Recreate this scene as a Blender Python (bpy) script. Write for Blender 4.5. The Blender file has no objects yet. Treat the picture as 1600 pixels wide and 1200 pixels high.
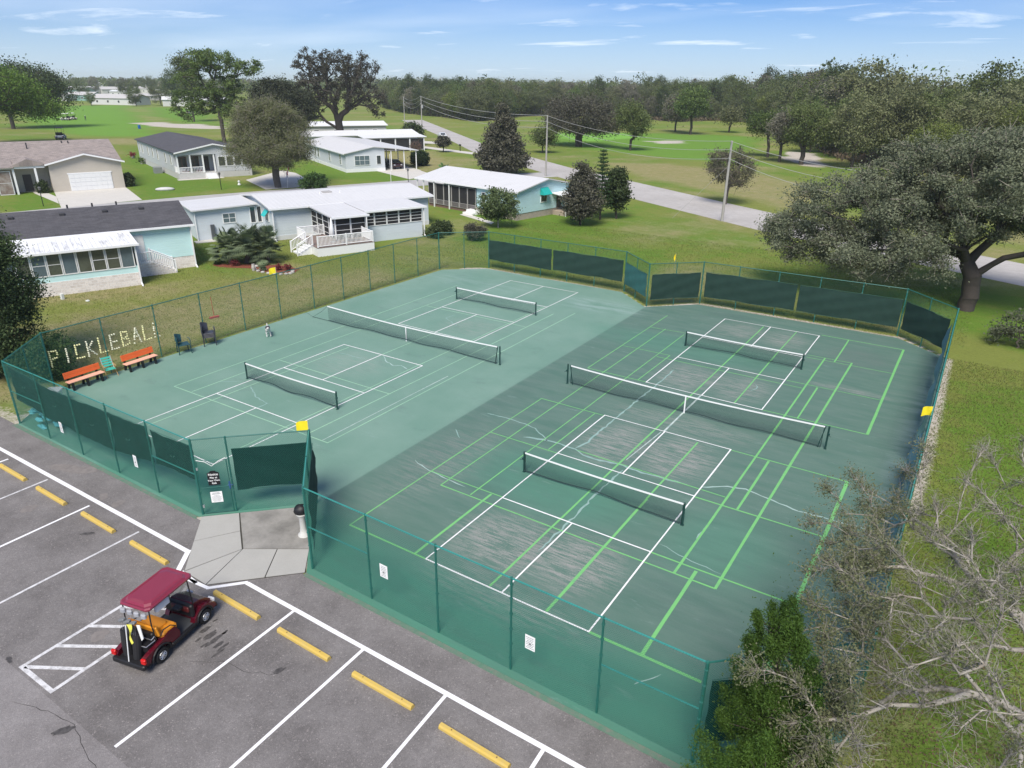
import bpy, math, random
import numpy as np
from mathutils import Matrix, Vector
from math import radians, sin, cos, pi

scene = bpy.context.scene
COL = scene.collection
random.seed(7)
rng = np.random.default_rng(7)

# ------------------------------------------------------------------ camera
CAMX, CAMY, CAMZ = 12.9123, -14.761, 14.6808
YAW, PIT, ROL, FPX = -0.574, 0.404, 0.0122, 1104.8
_F = np.array([sin(YAW)*cos(PIT), cos(YAW)*cos(PIT), -sin(PIT)])
_R = np.array([cos(YAW), -sin(YAW), 0.0])
_U = np.cross(_R, _F)
_R2 = _R*cos(ROL)+_U*sin(ROL)
_U2 = -_R*sin(ROL)+_U*cos(ROL)
cam = bpy.data.cameras.new("camera")
cam.sensor_width = 36.0
cam.lens = 36.0*FPX/1600.0
cam.clip_start = 0.1
cam.clip_end = 12000
camo = bpy.data.objects.new("camera", cam)
COL.objects.link(camo)
camo.matrix_world = Matrix(((_R2[0], _U2[0], -_F[0], CAMX), (_R2[1], _U2[1], -_F[1], CAMY),
                            (_R2[2], _U2[2], -_F[2], CAMZ), (0, 0, 0, 1)))
scene.camera = camo

# ------------------------------------------------------------------ sky, sun, exposure
SUN_EL, SUN_AZ = 52.0, 158.0          # azimuth clockwise from +Y
world = bpy.data.worlds.new("World")
scene.world = world
world.use_nodes = True
wn, wl = world.node_tree.nodes, world.node_tree.links
wn.clear()
wo = wn.new('ShaderNodeOutputWorld'); bg = wn.new('ShaderNodeBackground')
sky = wn.new('ShaderNodeTexSky'); sky.sky_type = 'NISHITA'; sky.sun_disc = False
sky.sun_elevation = radians(SUN_EL); sky.sun_rotation = radians(SUN_AZ)
sky.air_density = 1.0; sky.dust_density = 0.2; sky.ozone_density = 2.0
tc = wn.new('ShaderNodeTexCoord'); sep = wn.new('ShaderNodeSeparateXYZ')
wl.new(tc.outputs['Generated'], sep.inputs[0])


def wmath(op, a, b=None, c=None):
    n = wn.new('ShaderNodeMath'); n.operation = op
    for i, v in enumerate((a, b, c)):
        if v is None:
            continue
        if hasattr(v, 'is_linked'):
            wl.new(v, n.inputs[i])
        else:
            n.inputs[i].default_value = v
    return n.outputs[0]


zz = wmath('MAXIMUM', sep.outputs[2], 0.0)
zd = wmath('ADD', zz, 0.06)
cx_ = wmath('DIVIDE', sep.outputs[0], zd); cy_ = wmath('DIVIDE', sep.outputs[1], zd)
cmb = wn.new('ShaderNodeCombineXYZ'); wl.new(cx_, cmb.inputs[0]); wl.new(cy_, cmb.inputs[1])
mp = wn.new('ShaderNodeMapping'); mp.inputs['Scale'].default_value = (0.33, 0.5, 1); mp.inputs['Rotation'].default_value = (0, 0, -0.57)
mp.inputs['Location'].default_value = (3.1, 1.7, 0)
wl.new(cmb.outputs[0], mp.inputs[0])
n1 = wn.new('ShaderNodeTexNoise'); n1.inputs['Scale'].default_value = 1.6; n1.inputs['Detail'].default_value = 9; n1.inputs['Roughness'].default_value = 0.6
n1.inputs['Distortion'].default_value = 0.5
wl.new(mp.outputs[0], n1.inputs[0])
cr = wn.new('ShaderNodeMapRange'); cr.inputs[1].default_value = 0.525; cr.inputs[2].default_value = 0.70; cr.inputs[4].default_value = 0.8
wl.new(n1.outputs[0], cr.inputs[0])
# high thin veil
n2 = wn.new('ShaderNodeTexNoise'); n2.inputs['Scale'].default_value = 0.55; n2.inputs['Detail'].default_value = 5
wl.new(mp.outputs[0], n2.inputs[0])
cr2 = wn.new('ShaderNodeMapRange'); cr2.inputs[1].default_value = 0.38; cr2.inputs[2].default_value = 0.75; cr2.inputs[3].default_value = 0.05; cr2.inputs[4].default_value = 0.5
wl.new(n2.outputs[0], cr2.inputs[0])
veil = wmath('MAXIMUM', cr.outputs[0], cr2.outputs[0])
hor = wn.new('ShaderNodeMapRange'); hor.inputs[1].default_value = 0.0; hor.inputs[2].default_value = 0.10; hor.inputs[3].default_value = 0.45; hor.inputs[4].default_value = 0.0
wl.new(zz, hor.inputs[0])
cl = wmath('MAXIMUM', veil, hor.outputs[0])
mixc = wn.new('ShaderNodeMix'); mixc.data_type = 'RGBA'
mixc.inputs['B'].default_value = (11.6, 12.8, 14.2, 1)
hsv = wn.new('ShaderNodeHueSaturation'); hsv.inputs['Saturation'].default_value = 1.0; hsv.inputs['Value'].default_value = 0.85
wl.new(sky.outputs[0], hsv.inputs['Color'])
tint = wn.new('ShaderNodeMix'); tint.data_type = 'RGBA'; tint.blend_type = 'MULTIPLY'; tint.inputs[0].default_value = 1
wl.new(hsv.outputs[0], tint.inputs[6]); tint.inputs[7].default_value = (.50, .84, 1.50, 1)
wl.new(tint.outputs[2], mixc.inputs['A']); wl.new(cl, mixc.inputs['Factor'])
wl.new(mixc.outputs['Result'], bg.inputs[0])
bg.inputs[1].default_value = 0.064
wl.new(bg.outputs[0], wo.inputs[0])

sun = bpy.data.lights.new("sun", 'SUN')
sun.energy = 3.9
sun.angle = radians(26)
sun.color = (1.0, 0.93, 0.82)
suno = bpy.data.objects.new("sun", sun)
COL.objects.link(suno)
_sd = Vector((sin(radians(SUN_AZ))*cos(radians(SUN_EL)), cos(radians(SUN_AZ))*cos(radians(SUN_EL)), sin(radians(SUN_EL))))
suno.rotation_euler = _sd.to_track_quat('Z', 'Y').to_euler()
suno.location = (0, 0, 60)
scene.view_settings.view_transform = 'Standard'
scene.view_settings.look = 'None'
scene.view_settings.gamma = 1.0
scene.view_settings.use_curve_mapping = False
scene.view_settings.exposure = 0.46
scene.render.engine = 'CYCLES'
scene.cycles.max_bounces = 6
scene.cycles.transparent_max_bounces = 12
scene.cycles.volume_bounces = 1

# ------------------------------------------------------------------ helpers: materials
MATS = {}


def nt(name):
    m = bpy.data.materials.new(name); m.use_nodes = True
    t = m.node_tree
    b = t.nodes['Principled BSDF']
    return m, t, b


def mth(t, op, a, b=None, c=None):
    n = t.nodes.new('ShaderNodeMath'); n.operation = op
    for i, v in enumerate((a, b, c)):
        if v is None:
            continue
        if hasattr(v, 'is_linked'):
            t.links.new(v, n.inputs[i])
        else:
            n.inputs[i].default_value = v
    return n.outputs[0]


def mixrgb(t, f, a, b, mode='MIX'):
    n = t.nodes.new('ShaderNodeMix'); n.data_type = 'RGBA'; n.blend_type = mode
    for k, v in (('Factor', f), ('A', a), ('B', b)):
        s = n.inputs[k] if k != 'Factor' else n.inputs[0]
        if k == 'A': s = n.inputs[6]
        if k == 'B': s = n.inputs[7]
        if hasattr(v, 'is_linked'):
            t.links.new(v, s)
        elif k == 'Factor':
            s.default_value = v
        else:
            s.default_value = (v[0], v[1], v[2], 1)
    return n.outputs[2]


def noise(t, vec, scale, detail=4, rough=0.55, dist=0.0):
    n = t.nodes.new('ShaderNodeTexNoise')
    n.inputs['Scale'].default_value = scale; n.inputs['Detail'].default_value = detail
    n.inputs['Roughness'].default_value = rough; n.inputs['Distortion'].default_value = dist
    if vec is not None:
        t.links.new(vec, n.inputs['Vector'])
    return n.outputs[0]


def rngmap(t, v, a, b, c=0.0, d=1.0):
    n = t.nodes.new('ShaderNodeMapRange'); t.links.new(v, n.inputs[0])
    n.inputs[1].default_value = a; n.inputs[2].default_value = b
    n.inputs[3].default_value = c; n.inputs[4].default_value = d
    return n.outputs[0]


def coords(t, scale=(1, 1, 1), kind='Object', rot=0.0):
    c = t.nodes.new('ShaderNodeTexCoord')
    m = t.nodes.new('ShaderNodeMapping'); m.inputs['Scale'].default_value = scale
    m.inputs['Rotation'].default_value = (0, 0, rot)
    t.links.new(c.outputs[kind], m.inputs[0])
    return m.outputs[0]


def wpos(t, scale=(1, 1, 1)):
    g = t.nodes.new('ShaderNodeNewGeometry')
    m = t.nodes.new('ShaderNodeMapping'); m.inputs['Scale'].default_value = scale
    t.links.new(g.outputs['Position'], m.inputs[0])
    return m.outputs[0]


def bump(t, b, h, strength=0.3, dist=0.02):
    n = t.nodes.new('ShaderNodeBump'); n.inputs['Strength'].default_value = strength; n.inputs['Distance'].default_value = dist
    t.links.new(h, n.inputs['Height']); t.links.new(n.outputs[0], b.inputs['Normal'])


def M(name, col, rough=0.7, var=0.12, scale=2.0, metal=0.0, spec=0.35, bmp=0.0, stretch=(1, 1, 1), col2=None, amt=0.5):
    """plain painted / weathered surface: colour with broad and fine variation"""
    if name in MATS:
        return MATS[name]
    m, t, b = nt(name)
    v = wpos(t, stretch)
    a = noise(t, v, scale, 5, 0.6)
    f = noise(t, v, scale*9, 3, 0.6)
    s = mth(t, 'ADD', mth(t, 'MULTIPLY', mth(t, 'SUBTRACT', a, 0.5), 2*var), mth(t, 'MULTIPLY', mth(t, 'SUBTRACT', f, 0.5), var))
    g = mth(t, 'ADD', s, 1.0)
    cc = t.nodes.new('ShaderNodeVectorMath'); cc.operation = 'SCALE'
    if col2 is not None:
        base = mixrgb(t, rngmap(t, a, 0.5-0.25*amt, 0.75, 0, 1), col, col2)
        t.links.new(base, cc.inputs[0])
    else:
        cc.inputs[0].default_value = col
    t.links.new(g, cc.inputs['Scale'])
    t.links.new(cc.outputs[0], b.inputs['Base Color'])
    b.inputs['Roughness'].default_value = rough; b.inputs['Metallic'].default_value = metal
    b.inputs['Specular IOR Level'].default_value = spec
    if bmp:
        bump(t, b, f, bmp, 0.02)
    MATS[name] = m
    return m


def leafmat(name, col, col2, trans=0.25):
    if name in MATS:
        return MATS[name]
    m, t, b = nt(name)
    g = t.nodes.new('ShaderNodeNewGeometry')
    o = t.nodes.new('ShaderNodeObjectInfo')
    n = noise(t, wpos(t), 0.55, 3)
    f = mth(t, 'ADD', mth(t, 'MULTIPLY', g.outputs['Random Per Island'], 0.55), mth(t, 'MULTIPLY', rngmap(t, n, 0.3, 0.7), 0.45))
    c = mixrgb(t, f, col, col2)
    k = mth(t, 'ADD', mth(t, 'MULTIPLY', o.outputs['Random'], 0.4), 0.8)
    cc = t.nodes.new('ShaderNodeVectorMath'); cc.operation = 'SCALE'
    t.links.new(c, cc.inputs[0]); t.links.new(k, cc.inputs['Scale'])
    t.links.new(cc.outputs[0], b.inputs['Base Color'])
    b.inputs['Roughness'].default_value = 0.65; b.inputs['Specular IOR Level'].default_value = 0.2
    tr = t.nodes.new('ShaderNodeBsdfTranslucent'); t.links.new(cc.outputs[0], tr.inputs[0])
    mx = t.nodes.new('ShaderNodeMixShader'); mx.inputs[0].default_value = trans
    t.links.new(b.outputs[0], mx.inputs[1]); t.links.new(tr.outputs[0], mx.inputs[2])
    t.links.new(mx.outputs[0], t.nodes['Material Output'].inputs[0])
    MATS[name] = m
    return m


# ------------------------------------------------------------------ helpers: objects
def tag(o, label=None, cat=None, group=None, kind=None):
    if label: o['label'] = label
    if cat: o['category'] = cat
    if group: o['group'] = group
    if kind: o['kind'] = kind
    return o


def thing(name, label, cat, loc=(0, 0, 0), rz=0.0, group=None):
    o = bpy.data.objects.new(name, None); COL.objects.link(o)
    o.empty_display_size = 0.2
    o.location = loc; o.rotation_euler = (0, 0, rz)
    return tag(o, label, cat, group)


def linkmesh(name, me, mat, parent=None):
    o = bpy.data.objects.new(name, me)
    if mat is not None:
        me.materials.append(mat)
    COL.objects.link(o)
    if parent is not None:
        o.parent = parent
    return o


class MB:
    """collects shapes, then links them as ONE mesh object"""

    def __init__(s):
        s.v = []; s.f = []

    def add(s, vs, fs):
        n = len(s.v); s.v += [tuple(map(float, p)) for p in vs]; s.f += [tuple(i+n for i in q) for q in fs]
        return s

    def box(s, x0, x1, y0, y1, z0, z1):
        return s.add([(x0, y0, z0), (x1, y0, z0), (x1, y1, z0), (x0, y1, z0), (x0, y0, z1), (x1, y0, z1), (x1, y1, z1), (x0, y1, z1)],
                     [(0, 3, 2, 1), (4, 5, 6, 7), (0, 1, 5, 4), (1, 2, 6, 5), (2, 3, 7, 6), (3, 0, 4, 7)])

    def bbox(s, x0, x1, y0, y1, z0, z1, c=0.02):
        """box with chamfered vertical and top edges"""
        p = [(x0+c, y0), (x1-c, y0), (x1, y0+c), (x1, y1-c), (x1-c, y1), (x0+c, y1), (x0, y1-c), (x0, y0+c)]
        mx, my = (x0+x1)/2, (y0+y1)/2
        q = [(a+(c if a < mx else -c)*.7, b+(c if b < my else -c)*.7) for a, b in p]
        vs = [(a, b, z0) for a, b in p]+[(a, b, z1-c) for a, b in p]+[(a, b, z1) for a, b in q]
        fs = [tuple(range(7, -1, -1)), tuple(range(16, 24))]
        for k in (0, 8):
            for i in range(8):
                j = (i+1) % 8
                fs.append((k+i, k+j, k+8+j, k+8+i))
        return s.add(vs, fs)

    def extr(s, pts, vec):
        n = len(pts); vec = np.array(vec, float)
        a = [np.array(p, float) for p in pts]
        return s.add(a+[p+vec for p in a], [tuple(range(n-1, -1, -1)), tuple(range(n, 2*n))]+[(i, (i+1) % n, n+(i+1) % n, n+i) for i in range(n)])

    def tube(s, pts, r, n=8, caps=True):
        pts = [np.array(p, float) for p in pts]
        rs = r if isinstance(r, (list, tuple)) else [r]*len(pts)
        base = len(s.v); up = None
        for i, p in enumerate(pts):
            d = pts[min(i+1, len(pts)-1)]-pts[max(i-1, 0)]
            d = d/(np.linalg.norm(d)+1e-9)
            if up is None:
                up = np.array([0, 0, 1.]) if abs(d[2]) < .9 else np.array([1., 0, 0])
            a = np.cross(d, up); a /= np.linalg.norm(a)+1e-9
            b = np.cross(d, a)
            up = np.cross(a, d)*-1 if False else up
            for k in range(n):
                t = 2*pi*k/n
                s.v.append(tuple(p+rs[i]*(a*cos(t)+b*sin(t))))
        for i in range(len(pts)-1):
            for k in range(n):
                j = (k+1) % n
                s.f.append((base+i*n+k, base+i*n+j, base+(i+1)*n+j, base+(i+1)*n+k))
        if caps:
            s.f.append(tuple(base+k for k in range(n-1, -1, -1)))
            s.f.append(tuple(base+(len(pts)-1)*n+k for k in range(n)))
        return s

    def lathe(s, prof, c=(0, 0, 0), n=12, axis='z'):
        base = len(s.v)
        for r, h in prof:
            for k in range(n):
                t = 2*pi*k/n
                if axis == 'z': p = (c[0]+r*cos(t), c[1]+r*sin(t), c[2]+h)
                elif axis == 'x': p = (c[0]+h, c[1]+r*cos(t), c[2]+r*sin(t))
                else: p = (c[0]+r*cos(t), c[1]+h, c[2]+r*sin(t))
                s.v.append(p)
        for i in range(len(prof)-1):
            for k in range(n):
                j = (k+1) % n
                s.f.append((base+i*n+k, base+i*n+j, base+(i+1)*n+j, base+(i+1)*n+k))
        s.f.append(tuple(base+k for k in range(n))); s.f.append(tuple(base+(len(prof)-1)*n+k for k in range(n)))
        return s

    def ell(s, c, r, n=10, m=7, jit=0.0):
        base = len(s.v)
        for i in range(m+1):
            ph = pi*i/m
            for k in range(n):
                t = 2*pi*k/n
                q = 1+random.uniform(-jit, jit)
                s.v.append((c[0]+q*r[0]*sin(ph)*cos(t), c[1]+q*r[1]*sin(ph)*sin(t), c[2]+q*r[2]*cos(ph)))
        for i in range(m):
            for k in range(n):
                j = (k+1) % n
                s.f.append((base+i*n+k, base+(i+1)*n+k, base+(i+1)*n+j, base+i*n+j))
        return s

    def xf(s, mat, start=0):
        """transform the vertices from START on"""
        for i in range(start, len(s.v)):
            s.v[i] = tuple(mat @ Vector(s.v[i]))
        return s

    def build(s, name, mat, parent=None, world=False, smooth=False, origin=None):
        me = bpy.data.meshes.new(name)
        v = s.v
        if world and parent is not None:
            l = Vector(parent.location); r = Matrix.Rotation(-parent.rotation_euler[2], 3, 'Z')
            v = [tuple(r @ (Vector(p)-l)) for p in v]
        if origin is not None:
            v = [(p[0]-origin[0], p[1]-origin[1], p[2]-origin[2]) for p in v]
        me.from_pydata(v, [], s.f)
        if smooth:
            me.polygons.foreach_set('use_smooth', [True]*len(me.polygons))
        me.update()
        o = linkmesh(name, me, mat, parent)
        if origin is not None:
            o.location = origin
        return o


def npmesh(name, V, Fq, mat, parent=None, nside=4, smooth=False):
    """fast mesh from numpy arrays; Fq is (n, nside)"""
    me = bpy.data.meshes.new(name)
    n = len(Fq)
    me.vertices.add(len(V)); me.vertices.foreach_set('co', np.asarray(V, np.float32).ravel())
    me.loops.add(n*nside); me.loops.foreach_set('vertex_index', np.asarray(Fq, np.int32).ravel())
    me.polygons.add(n); me.polygons.foreach_set('loop_start', np.arange(0, n*nside, nside, dtype=np.int32))
    me.polygons.foreach_set('loop_total', np.full(n, nside, np.int32))
    if smooth:
        me.polygons.foreach_set('use_smooth', np.ones(n, bool))
    me.update(calc_edges=True)
    return linkmesh(name, me, mat, parent)


def frustums(P0, P1, R0, R1, n=3):
    P0 = np.asarray(P0, float); P1 = np.asarray(P1, float)
    R0 = np.broadcast_to(np.asarray(R0, float), (len(P0),)); R1 = np.broadcast_to(np.asarray(R1, float), (len(P0),))
    d = P1-P0; d /= np.linalg.norm(d, axis=1, keepdims=True)+1e-9
    up = np.where(np.abs(d[:, 2:3]) < .9, np.array([[0, 0, 1.]]), np.array([[1., 0, 0]]))
    a = np.cross(d, up); a /= np.linalg.norm(a, axis=1, keepdims=True)+1e-9
    b = np.cross(d, a)
    V = np.zeros((len(P0), 2*n, 3))
    for k in range(n):
        t = 2*pi*k/n
        o = a*cos(t)+b*sin(t)
        V[:, k] = P0+o*R0[:, None]; V[:, n+k] = P1+o*R1[:, None]
    F = np.array([(k, (k+1) % n, n+(k+1) % n, n+k) for k in range(n)])
    F = (F[None]+(np.arange(len(P0))*2*n)[:, None, None]).reshape(-1, 4)
    return V.reshape(-1, 3), F


def joinVF(parts):
    V = []; F = []; n = 0
    for v, f in parts:
        V.append(v); F.append(f+n); n += len(v)
    return np.concatenate(V), np.concatenate(F)


def copytree(o, loc, rz=0.0, scale=None, label=None, group=None):
    c = o.copy(); COL.objects.link(c); c.location = loc; c.rotation_euler = (0, 0, rz)
    if scale is not None: c.scale = scale
    if label: c['label'] = label
    if group: c['group'] = group
    for ch in list(o.children):
        d = ch.copy(); COL.objects.link(d); d.parent = c
        for g in list(ch.children):
            e = g.copy(); COL.objects.link(e); e.parent = d
    return c


# ------------------------------------------------------------------ helpers: trees
def quads(P, size, r, up=0.35, aspect=0.6):
    """leaf-sized quads at points P"""
    n = len(P)
    N = r.normal(size=(n, 3)); N[:, 2] += up*2; N /= np.linalg.norm(N, axis=1, keepdims=True)
    T = r.normal(size=(n, 3)); A = np.cross(N, T); A /= np.linalg.norm(A, axis=1, keepdims=True)+1e-9
    B = np.cross(N, A)
    s = size*r.uniform(0.6, 1.35, size=(n, 1))
    a = A*s; b = B*s*aspect
    V = np.stack([P-a, P-b*0.9+a*.15, P+a, P+b], 1).reshape(-1, 3)
    F = np.arange(4*n).reshape(-1, 4)
    return V, F


def ellpts(ells, n, r, shell=0.45):
    w = np.array([e[3]*e[4]*e[5] for e in ells])**.75; w /= w.sum()
    idx = r.choice(len(ells), n, p=w)
    E = np.array(ells)[idx]
    d = r.normal(size=(n, 3)); d /= np.linalg.norm(d, axis=1, keepdims=True)
    q = (shell**3+(1-shell**3)*r.uniform(size=(n, 1)))**(1/3)
    return E[:, :3]+d*q*E[:, 3:6]


def skeleton(base, fork, T, r, step=1.0, wob=0.12, bend=0.5, tw=1.0):
    """trunk from BASE to FORK, limbs reaching every target in T; returns positions, parents"""
    base = np.array(base, float); fork = np.array(fork, float)
    k = max(3, int(np.linalg.norm(fork-base)/step)+1)
    P = [base+(fork-base)*(i/k)+(r.normal(size=3)*wob*.5*(0 < i < k)) for i in range(k+1)]
    par = [-1]+list(range(k)); plen = [0.]*(k+1)
    first = k
    order = np.argsort(np.linalg.norm(T-fork, axis=1))
    for i in order:
        t = T[i]
        A = np.array(P[first:]); L = np.array(plen[first:])
        c = np.linalg.norm(A-t, axis=1)+bend*L+np.where(A[:, 2] > t[2]+1.5, 2.0, 0)
        j = first+int(np.argmin(c))
        p = P[j]; D = np.linalg.norm(t-p); m = max(1, int(D/step))
        prev = j
        sag = np.array([0, 0, 1.0])*0.12*D
        for q in range(1, m+1):
            f = q/m
            x = p+(t-p)*f+sag*sin(pi*f)+(r.normal(size=3)*wob*step if q < m else 0)
            P.append(x); par.append(prev); plen.append(plen[prev]+D/m); prev = len(P)-1
    return np.array(P), np.array(par)


def limbs(P, par, rtip, rtrunk, ex=2.2, n=5):
    N = len(P); a = np.zeros(N)
    kids = np.zeros(N, int)
    for i in range(1, N): kids[par[i]] += 1
    a[kids == 0] = rtip**ex
    for i in range(N-1, 0, -1):
        a[par[i]] += a[i]
    R = a**(1/ex)
    R *= 1+(rtrunk/R[0]-1)*(R/R[0])**1.2
    i = np.arange(1, N)
    R1 = np.minimum(R[i], R[par[i]])
    D = P[i]-P[par[i]]; D /= np.linalg.norm(D, axis=1, keepdims=True)+1e-9
    return frustums(P[par[i]]-D*(R1*.45)[:, None], P[i]+D*(R1*.15)[:, None], np.where(np.arange(1, N) < 5, R[par[i]], np.minimum(R[par[i]], R1*1.45+0.005)), R1, n if n < 5 else 8)


def make_tree(name, label, cat, base, fork, ells, nclump, nleaf, leaf, crad, lmat, bmat, rtrunk, seed=1, rtip=0.02, group=None,
              flat=0.7, twigs=0, twig_mat=None, shell=0.45, up=0.35, step=1.0, moss=None, aspect=0.6, bend=0.5):
    r = np.random.default_rng(seed)
    t = thing(name, label, cat, base, 0, group)
    b = np.array(base, float)
    E = [(e[0], e[1], e[2], e[3], e[4], e[5]) for e in ells]
    T = ellpts(E, nclump, r, shell)
    P, par = skeleton((0, 0, -0.15), fork, T, r, step, bend=bend)
    V, F = limbs(P, par, rtip, rtrunk)
    npmesh('trunk', V, F, bmat, t, smooth=True)
    n = r.poisson(nleaf, nclump)
    C = np.repeat(T, n, 0)
    s = np.repeat(r.uniform(.55, 1.3, nclump)*crad, n)[:, None]
    L = C+r.normal(size=(len(C), 3))*s*np.array([[1, 1, flat]])*0.6
    V, F = quads(L, leaf, r, up, aspect)
    npmesh('crown', V, F, lmat, t)
    if twigs:
        k = r.integers(0, nclump, twigs)
        p0 = T[k]+r.normal(size=(twigs, 3))*crad*.25
        out = r.normal(size=(twigs, 3))+(T[k]-np.mean(T, 0))*0.12
        out /= np.linalg.norm(out, axis=1, keepdims=True)
        p1 = p0+out*crad*r.uniform(.6, 1.6, (twigs, 1))
        V, F = frustums(p0, p1, rtip*.8, rtip*.3, 3)
        npmesh('twigs', V, F, twig_mat or bmat, t)['kind'] = 'stuff'
    return t


# ------------------------------------------------------------------ helper: survey point -> ground plane
def gp(px, py, z=0.0):
    d = _F*FPX+_R2*(px-800)-_U2*(py-600)
    t = (z-CAMZ)/d[2]
    return (CAMX+d[0]*t, CAMY+d[1]*t)


def inpoly(X, Y, poly):
    r = np.zeros(X.shape, bool); n = len(poly)
    for i in range(n):
        x0, y0 = poly[i]; x1, y1 = poly[(i+1) % n]
        c = ((y0 > Y) != (y1 > Y)) & (X < (x1-x0)*(Y-y0)/(y1-y0+1e-12)+x0)
        r ^= c
    return r


def segd(X, Y, poly, closed=True):
    d = np.full(X.shape, 1e9); n = len(poly)
    for i in range(n if closed else n-1):
        x0, y0 = poly[i]; x1, y1 = poly[(i+1) % n]
        dx, dy = x1-x0, y1-y0; L = dx*dx+dy*dy+1e-12
        t = np.clip(((X-x0)*dx+(Y-y0)*dy)/L, 0, 1)
        d = np.minimum(d, np.hypot(X-x0-t*dx, Y-y0-t*dy))
    return d


def soft(X, Y, poly, w=1.0, closed=True):
    s = segd(X, Y, poly)*np.where(inpoly(X, Y, poly), 1, -1)
    return np.clip(0.5+s/w, 0, 1)


def wav(X, Y, s, seed):
    r = np.random.default_rng(seed); o = np.zeros_like(X)
    for k in range(7):
        a = r.uniform(0, 2*pi); f = (1.6**(k*.7))/s; p = r.uniform(0, 6.3)
        o += np.sin((X*cos(a)+Y*sin(a))*f+p+1.3*np.sin((X*sin(a)-Y*cos(a))*f*.7+p*2))/(1.25**k)
    return o/3.2


# ------------------------------------------------------------------ ground
def axis(c0, c1, step, far0, far1, g=1.13):
    a = list(np.arange(c0, c1+1e-6, step)); s = step; x = c1
    while x < far1:
        s *= g; x += s; a.append(x)
    s = step; x = c0
    while x > far0:
        s *= g; x -= s; a.insert(0, x)
    return np.array(a)


xs = axis(-62, 34, 0.55, -3600, 3600, 1.05)
ys = axis(-14, 100, 0.55, -600, 3600, 1.05)
GX, GY = np.meshgrid(xs, ys)
WX = GX+wav(GX, GY, 6, 1)*1.0*np.clip(np.hypot(GX, GY)/60, .4, 5); WY = GY+wav(GX, GY, 6, 2)*1.0*np.clip(np.hypot(GX, GY)/60, .4, 5)
PX = lambda *pts: [gp(*p) for p in pts]
fair1 = PX((60, 176), (108, 165), (196, 165), (215, 185), (238, 212), (150, 213), (95, 205), (40, 196))
fair2 = PX((225, 166), (330, 172), (330, 196), (262, 190), (235, 176))
green1 = PX((150, 210), (238, 210), (260, 214), (160, 217))
bunk1 = PX((215, 192), (240, 190), (345, 196), (340, 201), (230, 199))
tan1 = PX((196, 163), (222, 166), (262, 192), (222, 188), (208, 176))
fair3 = PX((820, 213), (900, 205), (1170, 213), (1180, 232), (1100, 240), (1250, 262), (1040, 247), (860, 226))
green3 = PX((880, 208), (985, 207), (1000, 214), (940, 220), (885, 217))
bunk3 = PX((1000, 219), (1060, 219), (1085, 224), (1040, 226))
bunk4 = PX((1235, 236), (1285, 240), (1290, 262), (1255, 258), (1215, 246))
tan3 = PX((1040, 255), (1180, 268), (1290, 290), (1285, 340), (1130, 305), (1000, 275), (930, 252))
lush_yards = [PX((10, 300), (90, 300), (98, 330), (20, 330)), PX((190, 225), (235, 235), (300, 275), (410, 290), (200, 312), (195, 260)),
              PX((280, 325), (330, 330), (330, 410), (440, 440), (300, 420)), PX((455, 255), (640, 270), (650, 285), (480, 280)),
              [(11, 52), (4, 42), (24, 34), (30, 50)], [(13.4, -6), (17.5, -6), (18.5, 30), (13.6, 28)], [(-32, 41), (-8, 38), (-10, 50), (-33, 52)], PX((660, 325), (760, 350), (1000, 380), (900, 330))]
dry = [[(-40, -6), (-24, -6), (-24, 28), (-30, 30), (-35, 14)], [(-12, 36.5), (2, 37), (1, 44), (-12, 46)], [(-20, 45), (-12, 46), (-14, 56), (-22, 52)], tan3, tan1,
       PX((100, 215), (220, 216), (225, 228), (120, 222)), [(17, 8), (26, 8), (26, 27), (18, 27)], [(-24, -6), (-60, -30), (-60, -2), (-30, 3)], PX((560, 240), (690, 235), (720, 265), (560, 262)), [(10.5, -2), (14, -5), (26, -6), (26, 10), (14, 8)]]
lush = np.clip(.35+.55*wav(GX, GY, 9, 3), 0, .7)
for p in lush_yards: lush = np.maximum(lush, .85*soft(WX, WY, p, 4))
for p in (fair1, fair2, fair3): lush = np.maximum(lush, soft(WX, WY, p, 6))
g3 = soft(WX, WY, green3, 3)
for p in (fair1, fair2, fair3): g3 = np.maximum(g3, (.42 if p is fair1 else .28)*soft(WX, WY, p, 8))
dr = np.clip(.28+.6*wav(GX, GY, 5, 4), 0, .75)
for p in dry: dr = np.maximum(dr, .8*soft(WX, WY, p, 5))
for p in (fair1, fair2, fair3, green3, green1): dr *= 1-soft(WX, WY, p, 5)
for p in lush_yards: dr *= 1-.7*soft(WX, WY, p, 4)
courtpoly = [(-24.25, .15), (-21.8, -2.72), (-8.42, -2.68), (-5.55, .12), (-2.72, -2.7), (10.2, -2.68), (13.12, .25), (13.12, 31.85), (10.3, 34.25), (-2.7, 34.0), (-5.6, 31.2), (-8.62, 33.8), (-21.25, 33.8), (-24.05, 31.3)]
sand = np.zeros_like(GX)
for p, a in ((bunk1, 1), (bunk3, .8), (bunk4, .9)): sand = np.maximum(sand, a*soft(WX, WY, p, 3))
sand = np.maximum(sand, np.clip(1.05-segd(WX, WY, courtpoly)/0.5, 0, .8)*(GX > -23)*np.where((GX > 12.9) & (GY < 12), .55, 1))
sand = np.maximum(sand, np.clip(1.0-segd(GX, GY, [(13.3, 26), (13.3, 15)], False)/0.7, 0, .8))
sand = np.maximum(sand, np.clip(.8-segd(GX, GY, [(-26, -3.0), (-22, -2.6)], False)/1.6, 0, .6))
i = np.arange(len(ys)-1)[:, None]*len(xs)+np.arange(len(xs)-1)[None]
GF = np.stack([i, i+1, i+1+len(xs), i+len(xs)], -1).reshape(-1, 4)


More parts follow.
